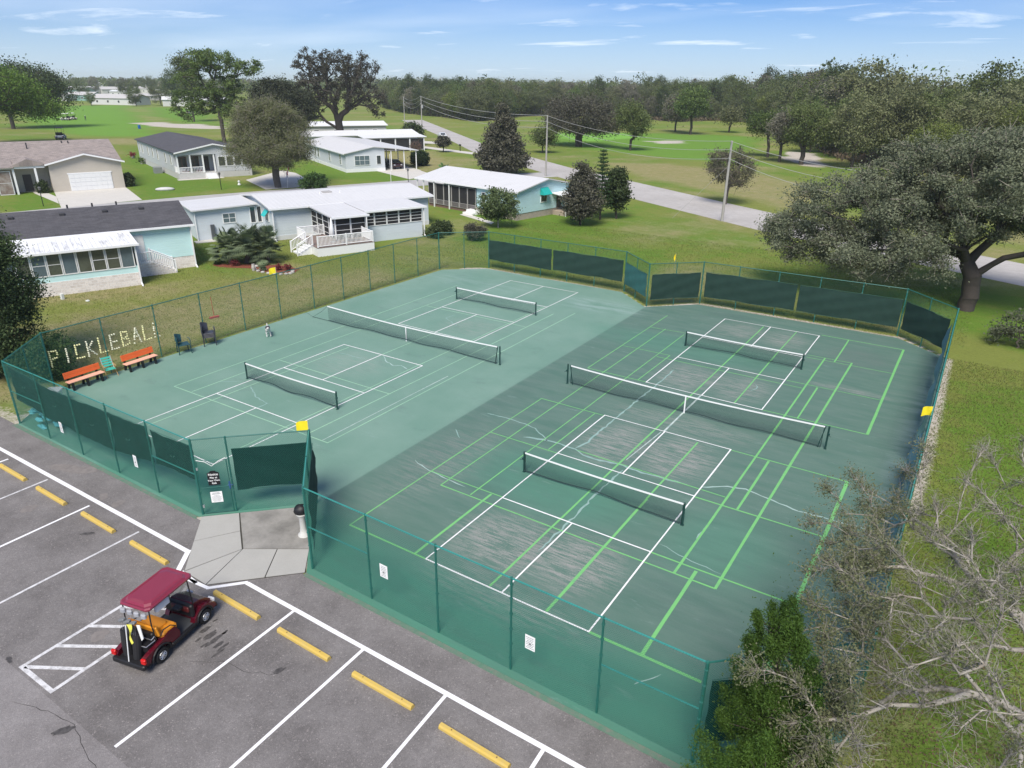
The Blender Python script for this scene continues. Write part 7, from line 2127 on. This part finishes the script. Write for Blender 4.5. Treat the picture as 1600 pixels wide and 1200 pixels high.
    if detail:
        mb = MB(); mb.extr([(-.46, 1.43, .88), (.46, 1.43, .88), (.49, 1.36, 1.70), (-.49, 1.36, 1.70)], (0, .008, 0)); g, gt_, gb = nt('clear_windshield'); gb.inputs['Transmission Weight'].default_value = 1; gb.inputs['Roughness'].default_value = .02; gb.inputs['IOR'].default_value = 1.1; gb.inputs['Base Color'].default_value = (.85, .9, .9, 1); mb.build('windshield', g, t)
        mb = MB(); mb.tube([(-.25, 1.25, .88), (-.25, 1.05, 1.0)], .02, 6); mb.build('steering_column', blkp, t)
        mb = MB(); pts = [(-.25+.17*cos(a*pi/8), 1.03+.05*sin(a*pi/8), 1.01+.15*sin(a*pi/8)) for a in range(17)]; mb.tube(pts, .014, 6); mb.build('steering_wheel', blkp, t)
        # bag well
        mb = MB(); mb.bbox(-.43, .43, -.55, -.05, .34, .36, .01); mb.build('bag_well', blkp, t)
        mb = MB(); mb.tube([(-.4, -.1, .80), (.4, -.1, .80), (.46, .0, .9)], .014, 5); mb.build('bag_rail', chrome, t)
        mb = MB(); mb.tube([(.18, -.32, .72), (.42, -.32, .74), (.46, -.05, .76), (.3, .02, .76)], .014, 5); mb.build('basket_handle', chrome, t)
        mb = MB(); mb.bbox(.1, .42, -.3, -.02, .5, .72, .02); mb.build('rear_basket', blkp, t)
        for k, (s, c_) in enumerate(((-1, 0), (1, 1))):
            pass
        mb = MB(); mb.tube([(-.24, -.38, .36), (-.26, -.34, .75), (-.27, -.28, 1.15)], [.13, .14, .14], 12); mb.build('golf_bag', M('black_bag_cloth', (.018, .018, .02), .7), t)
        mb = MB(); mb.tube([(.12, -.40, .36), (.13, -.34, .75), (.13, -.28, 1.08)], [.12, .13, .13], 12); mb.build('golf_bag', M('black_bag_cloth', (.018, .018, .02), .7), t)
        mb = MB(); mb.bbox(-.42, .42, -.08, .06, .5, .98, .03); mb.build('bag_holder', blkp, t)
        for k in range(9):
            x = -.36+.065*k; mb = MB(); mb.tube([(x, -.36, 1.1), (x+.02, -.30, 1.42+.03*(k % 3))], .007, 4); mb.bbox(x-.02, x+.06, -.36, -.25, 1.42+.03*(k % 3), 1.48+.03*(k % 3), .015); mb.build('golf_club', M('club_grey', (.16, .17, .18), .4), t)
        mb = MB(); mb.tube([(.02, -.62, .38), (-.06, -.40, 1.42)], .014, 5); mb.build('flag_stick', trim, t)
        mb = MB(); n = 8; v = []
        for i in range(n+1):
            f = i/n; v += [(.02+.05*sin(f*6)+.10*f, -.43-.02*i*.3, 1.5-.62*f), (.14+.05*sin(f*6+.8)-.02*f, -.40-.02*i*.3, 1.52-.60*f)]
        mb.add(v, [(2*i, 2*i+1, 2*i+3, 2*i+2) for i in range(n)]); m2 = len(mb.v); mb.v += [(a, b_+.006, c) for a, b_, c in mb.v[:]]; mb.f += [tuple(m2+q for q in reversed(f)) for f in mb.f[:]]
        mb.build('yellow_towel', M('lime_yellow_towel', (.68, .66, .10), .8, .1), t)
        mb = MB(); mb.extr([(.30, -.36, 1.50), (.40, -.34, 1.50), (.42, -.34, 1.05), (.36, -.36, .98)], (0, .02, 0)); mb.build('white_towel', M('white_plastic', (.75, .76, .74), .5, .05), t)
        for k in range(4):
            mb = MB(); mb.bbox(-.45+.25*k, -.28+.25*k, -.2, -.1, 1.6, 1.73, .03); mb.build('roof_pouch', M('grey_pouch', (.32, .33, .36), .7, .2), t)
        mb = MB(); mb.bbox(.34, .47, .2, .7, 1.52, 1.73, .04); mb.build('rolled_enclosure', M('clear_vinyl_roll', (.55, .56, .60), .3, .2), t)
        mb = MB(); mb.bbox(-.2, .46, 1.2, 1.27, .72, .86, .02); mb.build('glove_box', M('red_brown_dash', (.12, .02, .02), .4), t)
        mb = MB(); mb.bbox(.05, .3, 1.0, 1.2, .86, .93, .02); mb.build('roof_radio', blkp, t)
        mb = MB(); mb.bbox(.0, .28, .22, .6, .80, .86, .03); mb.build('seat_towel', seatm, t)
    return t


golfcart('dark red golf cart with amber seats and yellow towel parked across the hatched bay', (-3.55, -7.60, -.02), radians(13)).scale = (.95, .97, .98)
pale_p = M('pale_cart_paint', (.62, .62, .58), .4); pale_r = M('pale_cart_roof', (.74, .74, .72), .5)
for (px, py, rz, lb) in ((94, 218, .9, 'pale golf cart driving along the path behind the tan house'), (107, 188, 2.0, 'left golf cart of the pair on the bright green fairway'), (116, 187, 1.9, 'right golf cart of the pair on the bright green fairway'), (293, 178, .4, 'pale golf cart beside the slim pine right of the fairway')):
    x, y = gp(px, py); g = golfcart(lb, (x, y, -.03), rz, False, pale_p if px != 94 else M('white_plastic', (.75, .76, .74), .5, .05), pale_r if px != 94 else blkp, blkp, 'golf carts on the golf course'); s = 1.25 if px != 94 else 1.5; g.scale = (s, s, s)

# golfer on the fairway
x, y = gp(134, 188.5)
gf = thing('person', 'golfer in dark clothes bending beside the carts on the bright green fairway', 'person', (x, y, -.03), radians(40))
pv = [(0, 0, .95), (0, .03, 1.2), (0, .1, 1.42), (0, .15, 1.56), (0, .18, 1.72), (-.1, 0, .9), (-.14, .03, .5), (-.16, 0, .06), (.1, 0, .9), (.15, .03, .5), (.17, 0, .06), (-.19, .1, 1.4), (-.18, .3, 1.15), (-.06, .5, 1.0), (.19, .1, 1.4), (.18, .3, 1.15), (.03, .5, .98), (-.17, .12, .04), (.18, .12, .04)]
pe = [(0, 1), (1, 2), (2, 3), (3, 4), (0, 5), (5, 6), (6, 7), (0, 8), (8, 9), (9, 10), (2, 11), (11, 12), (12, 13), (2, 14), (14, 15), (15, 16), (7, 17), (10, 18)]
pr_ = [.15, .14, .15, .06, .11, .1, .065, .045, .1, .065, .045, .07, .05, .04, .07, .05, .04, .035, .035]
skinmesh('body', pv, pe, pr_, M('dark_clothes', (.03, .035, .05), .8), gf)
mb = MB(); mb.ell((0, .19, 1.80), (.115, .13, .06), 10, 5); mb.build('cap', trim, gf)
mb = MB(); mb.tube([(0, .5, 1.0), (.1, .75, .05)], .012, 4); mb.build('golf_club', chrome, gf)
x, y = gp(218, 201); mb = MB(); mb.lathe([(.35, 0), (.4, .2), (.4, 1.0), (.35, 1.1)], (0, 0, 0), 12); o = mb.build('barrel', M('blue_barrel', (.01, .10, .35), .5)); o.location = (x, y, -.03); tag(o, 'blue barrel at the right edge of the bright green fairway', 'barrel')

# ------------------------------------------------------------------ grass tufts and litter near the camera
def tufts(name, n, reg, mats, hgt, seed, label, excl=None):
    r = np.random.default_rng(seed); x = r.uniform(reg[0], reg[1], n); y = r.uniform(reg[2], reg[3], n)
    if excl is not None:
        k = ~inpoly(x, y, excl); x, y = x[k], y[k]
    n = len(x); a = r.uniform(0, 6.3, n); h_ = hgt*r.uniform(.5, 1.3, n); w = h_*.22
    B = np.stack([x, y, np.full(n, -.035)], 1); s = np.stack([np.cos(a)*w, np.sin(a)*w, 0*a], 1); tip = B+np.stack([r.normal(size=n)*h_*.5, r.normal(size=n)*h_*.5, h_], 1)
    V = np.stack([B-s, B+s, tip+s*.2, tip-s*.2], 1).reshape(-1, 3); F = np.arange(4*n).reshape(-1, 4)
    tag(npmesh(name, V, F, mats), label, kind='stuff')


gl_ = leafmat('grass_blade', (.085, .125, .022), (.165, .185, .06)); gl2 = leafmat('dry_grass_blade', (.16, .13, .06), (.26, .21, .11))
tufts('grass', 70000, (13.25, 24, -6, 32), gl_, .07, 1, 'short grass beside the right fence')
tufts('grass', 60000, (-60, -24.7, -4, 34), gl_, .07, 5, 'short grass behind the long left fence')
tufts('grass', 50000, (-30, 14, 34.6, 56), gl_, .08, 6, 'short grass beyond the far fence')
tufts('dry_grass', 26000, (-55, -24.7, -4, 34), gl2, .06, 7, 'dry grass behind the long left fence')
tufts('dry_grass', 26000, (13.3, 24, -6, 32), gl2, .06, 2, 'dry grass and litter beside the right fence')
r = np.random.default_rng(3)
n = 9000; L = np.stack([r.normal(16.0, 3, n), r.normal(2, 5, n), np.full(n, -.02)], 1); L = L[(L[:, 0] > 13.2)]; V, F = quads(L, .035, r, 2.5); tag(npmesh('leaf_litter', V, F, leafmat('fallen_leaf', (.12, .08, .05), (.25, .17, .11))), 'fallen leaves under the bare oak', kind='stuff')
n = 2600; q = r.uniform(0, 1, n); L = np.stack([-24.6+0*q+r.normal(0, .18, n), 34*q-1, np.full(n, -.01)], 1); V, F = quads(L, .03, r, 2.5); tag(npmesh('leaf_litter', V, F, leafmat('pale_litter', (.25, .2, .14), (.42, .36, .28))), 'pale leaf litter along the long left fence', kind='stuff')
n = 5200; q = r.uniform(0, 1, n); L = np.stack([-21+34*q, 34.2+r.normal(0, .22, n), np.full(n, -.01)], 1); V, F = quads(L, .03, r, 2.5); tag(npmesh('leaf_litter', V, F, MATS['pale_litter']), 'pale leaf litter along the far fence', kind='stuff')

# ------------------------------------------------------------------ haze
mb = MB(); mb.box(-3700, 3700, -640, 3700, -1.2, 30)
hz, ht, hb = nt('air')
ht.nodes.remove(hb)
pv_ = ht.nodes.new('ShaderNodeVolumePrincipled'); pv_.inputs['Color'].default_value = (.90, .95, 1.0, 1); pv_.inputs['Density'].default_value = .00019; pv_.inputs['Anisotropy'].default_value = .2
ht.links.new(pv_.outputs[0], ht.nodes['Material Output'].inputs['Volume'])
tag(mb.build('haze', hz), 'pale haze in the air', kind='stuff')
